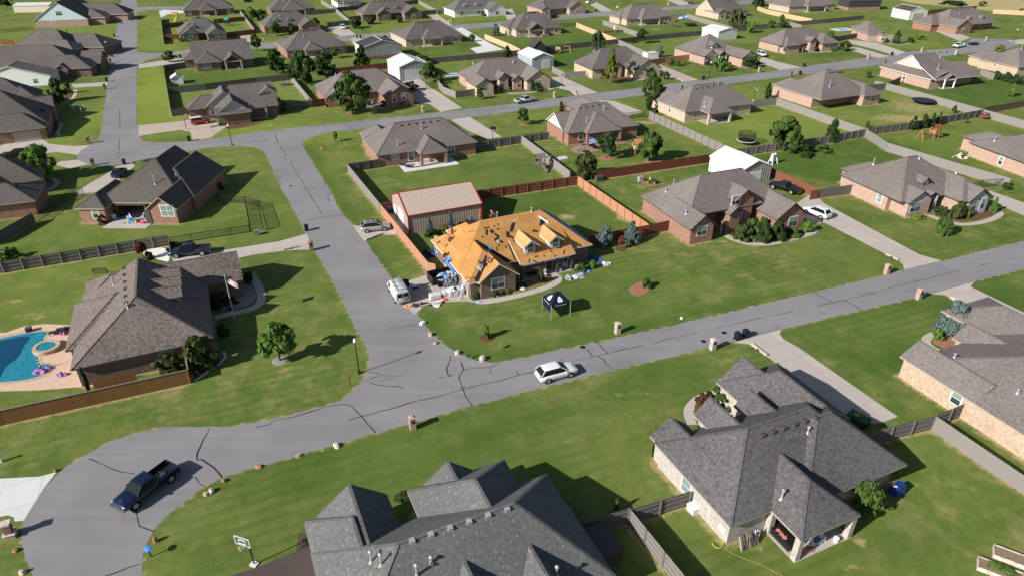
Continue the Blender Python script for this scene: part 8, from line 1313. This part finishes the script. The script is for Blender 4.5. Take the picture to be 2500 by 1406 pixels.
box_thing('air_conditioner', 'white air conditioner box at the grey brick wall', 'air conditioner', (1691, 1247), (.7, .9, .6), 'plastic_white', R(24), lid='plastic_white'); r = at('covered_grill', 'blue covered grill at the back of the mottled house', 'grill', (2188, 1203), R(24)); m = MB(); m.hexa([(-.6, -.45, 0), (.6, -.45, 0), (.6, .45, 0), (-.6, .45, 0)], [(-.45, -.35, 1.15), (.45, -.35, 1.15), (.45, .35, 1.15), (-.45, .35, 1.15)], 'plastic_blue'); m.build('cover', r); heap('white_towel', 'white cloth on top of the blue covered grill', 'cloth', (2184, 1185), .5, .4, .12, ('siding_white', 'rock_tan'), 67, 1.16)
box_thing('green_trailer', 'dark green utility cart with yellow load in the drive shade', 'cart', (2093, 1032), (2.0, 1.3, .8), 'plastic_green', R(-50), lid='plastic_green'); heap('yellow_load', 'yellow sacks on the green cart', 'bag', (2096, 1013), .9, .5, .25, ('plastic_yellow', 'leaf_yellow'), 68, .9); r = at('hose_reel', 'round brown hose reel on the tan brick wall', 'hose reel', (2211, 927), R(-67)); m = MB(); n = 16; [m.bar((.45 * math.cos(6.283 * i / n), -.1, .9 + .45 * math.sin(6.283 * i / n)), (.45 * math.cos(6.283 * (i + 1) / n), -.1, .9 + .45 * math.sin(6.283 * (i + 1) / n)), .16, .16, 'wood_brown', (0, 1, 0)) for i in range(n)]; m.build('coil', r)
for lb, B, gm in (('left raised garden bed with bright green plants', (2440, 1398), 'leaf_lime'), ('right raised garden bed with bare soil', (2478, 1368), 'mulch')):
    r = at('raised_bed', lb, 'planter', B, R(-32)); m = MB(); [m.box(*q, 'rock_pale') for q in ((-1.6, 1.6, -.65, -.58, 0, .4), (-1.6, 1.6, .58, .65, 0, .4), (-1.6, -1.53, -.578, .578, 0, .4), (1.53, 1.6, -.578, .578, 0, .4))]; m.build('frame', r); m = MB(); m.box(-1.52, 1.52, -.575, .575, .02, .32, 'brush_soil'); m.build('soil', r)
    if gm == 'leaf_lime': c = bpy.data.objects.new('foliage', crown_mesh('bush', 1, 900, .1, 'leaf_lime')); C.objects.link(c); c.parent = r; c.location = (0, 0, .3); c.scale = (1.5, .55, .35)
box_thing('storage_box', 'slate blue flat roofed lean to coloured dark as if shadowed, beside charcoal roof', 'lean-to', (1468, 1345), (2.0, 3.2, 1.5), 'trim_dark', R(24), lid='trim_dark')  # dark colour stands in for the neighbouring house's shadow on the lean-to
# --- people on and around the roof
def skin_mesh(name, joints, edges, mat, parent, sub=1):
    me = bpy.data.meshes.new(name); me.from_pydata([j[:3] for j in joints], edges, []); o = bpy.data.objects.new(name, me); C.objects.link(o); md = o.modifiers.new('skin', 'SKIN'); md.use_smooth_shade = True
    for k, j in enumerate(joints): me.skin_vertices[0].data[k].radius = (j[3], j[3]); me.skin_vertices[0].data[k].use_root = k == 0
    s = o.modifiers.new('sub', 'SUBSURF'); s.levels = sub; s.render_levels = sub; dg = bpy.context.evaluated_depsgraph_get(); m2 = bpy.data.meshes.new_from_object(o.evaluated_get(dg)); o.modifiers.clear(); o.data = m2; m2.materials.clear(); m2.materials.append(MATS[mat]); m2.polygons.foreach_set('use_smooth', [True] * len(m2.polygons)); o.parent = parent; return o
def person(label, P, rz, pose, shirt, trousers='denim', hat=None):
    r = empty('person', label, 'person', P, rz); b = {'stand': 0, 'bend': 1.15, 'crouch': .65, 'sit': .45}[pose]; ph = {'stand': .92, 'bend': .86, 'crouch': .50, 'sit': .22}[pose]
    up = lambda t: Vector((math.sin(b) * t, 0, math.cos(b) * t)); pel = Vector((-.12 if b else 0, 0, ph)); ch = pel + up(.36); nk = pel + up(.54); hd = nk + (up(.10) * .6 + Vector((.03, 0, .06))); ht = hd + Vector((.03, 0, .13)); S_, A, E, Hn = [], [], [], []
    J = [(*pel, .13), (*(pel + up(.2)), .12), (*ch, .145), (*nk, .06), (*hd, .085), (*ht, .09)]; Ed = [(0, 1), (1, 2), (2, 3), (3, 4), (4, 5)]; SJ = [(*pel, .145), (*(pel + up(.2)), .138), (*ch, .16), (*(nk - up(.04)), .09)]; SE = [(0, 1), (1, 2), (2, 3)]; TJ = [(*(pel + Vector((0, 0, .06))), .14)]; TE = []
    for s in (-1, 1):
        sh = pel + up(.48) + Vector((0, s * .19, 0)); fw = {'stand': .12, 'bend': .25, 'crouch': .3, 'sit': .2}[pose]; el = sh + Vector((fw * .5, s * .07, -.27)); ha = el + Vector((fw * .9, -s * .03, -.22)); k = len(J); J += [(*sh, .06), (*el, .042), (*ha, .032), (*(ha + Vector((.05, 0, -.05))), .036)]; Ed += [(2, k), (k, k + 1), (k + 1, k + 2), (k + 2, k + 3)]
        for f in range(5):
            q = ha + Vector((.05, 0, -.05)) + Vector((.05 if f else .02, (f - 2) * .017 * s, -.05 if f else -.01)); J.append((*q, .010)); Ed.append((k + 3, len(J) - 1)); J.append((*(q + Vector((.02, 0, -.035))), .008)); Ed.append((len(J) - 2, len(J) - 1))
        k = len(SJ); SJ += [(*sh, .078), (*el.lerp(sh, .25), .058)]; SE += [(2, k), (k, k + 1)]; hp = pel + Vector((0, s * .10, -.04))
        kn, an = {'stand': (Vector((.04, s * .12, .48)), Vector((-.02, s * .13, .07))), 'bend': (Vector((.02, s * .15, .46)), Vector((-.05, s * .18, .07))), 'crouch': (Vector((.30, s * .16, .42)), Vector((.05, s * .16, .07))), 'sit': (Vector((.32, s * .15, .38)), Vector((.52, s * .15, .07)))}[pose]
        k = len(J); J += [(*hp, .10), (*kn, .062), (*an, .042), (*(an + Vector((.14, 0, -.03))), .04)]; Ed += [(0, k), (k, k + 1), (k + 1, k + 2), (k + 2, k + 3)]; k = len(TJ); TJ += [(*hp, .115), (*kn, .078), (*an, .062)]; TE += [(0, k), (k, k + 1), (k + 1, k + 2)]
    skin_mesh('body', J, Ed, 'skin', r); skin_mesh('shirt', SJ, SE, shirt, r); skin_mesh('trousers', TJ, TE, trousers, r); m = MB(); c = ht + Vector((0, 0, .0)); m.lathe([(.115, .0), (.112, .06), (.08, .11), (.02, .13)], hat or 'cloth_dark', c, 10); m.build('cap' if hat else 'hair', r, True, uv=False)
    m = MB(); f = hd + Vector((.1, 0, .05)); m.hexa([f + Vector(v) for v in ((-.02, -.012, -.03), (.02, -.012, -.03), (.02, .012, -.03), (-.02, .012, -.03))], [f + Vector(v) for v in ((-.02, -.006, .02), (0, -.006, .02), (0, .006, .02), (-.02, .006, .02))], 'skin'); m.build('nose', r); m = MB(); [m.box(f.x - .015, f.x - .002, s * .035 - .012, s * .035 + .012, f.z + .02, f.z + .035, 'cloth_dark') for s in (-1, 1)]; m.build('eyes', r)
    for s in (-1, 1): m = MB(); an = {'stand': (-.02, s * .13), 'bend': (-.05, s * .18), 'crouch': (.05, s * .16), 'sit': (.52, s * .15)}[pose]; m.box(an[0] - .08, an[0] + .2, an[1] - .055, an[1] + .055, 0, .11, 'cloth_dark'); m.build('shoe', r)
    return r
def rooff(px, py): u, v, z = onroof(px, py); return mloc(u, v, z)
person('worker in orange shirt crouching on the pale left slope', rooff(1099, 589), R(200), 'crouch', 'shirt_orange'); person('worker in blue shirt crouching higher on the left slope', rooff(1104, 572), R(150), 'bend', 'shirt_blue', 'cloth_dark'); person('worker in orange standing at the left roof ridge', rooff(1173, 539), R(120), 'stand', 'shirt_orange', 'rock_tan', 'shirt_orange'); person('worker in blue standing beyond the left ridge', mloc(-4.2, 9.2, roofz(-4.2, 9.2)), R(90), 'stand', 'shirt_blue', 'cloth_dark', 'shirt_blue'); person('worker in red orange bending behind the roof ridge', mloc(-.9, 8.0, roofz(-.9, 8.0)), R(200), 'bend', 'cloth_red', 'denim', 'siding_white'); person('worker in lime vest at the garage side eave', rooff(1087, 628), R(200), 'crouch', 'hivis', 'cloth_dark', 'hivis'); person('worker in orange kneeling by the black felt strip', rooff(1196, 640), R(250), 'crouch', 'shirt_orange', 'plastic_grey', 'shirt_orange'); person('worker in dark clothes bending over the felt strip', rooff(1176, 656), R(230), 'bend', 'cloth_dark', 'plastic_grey')
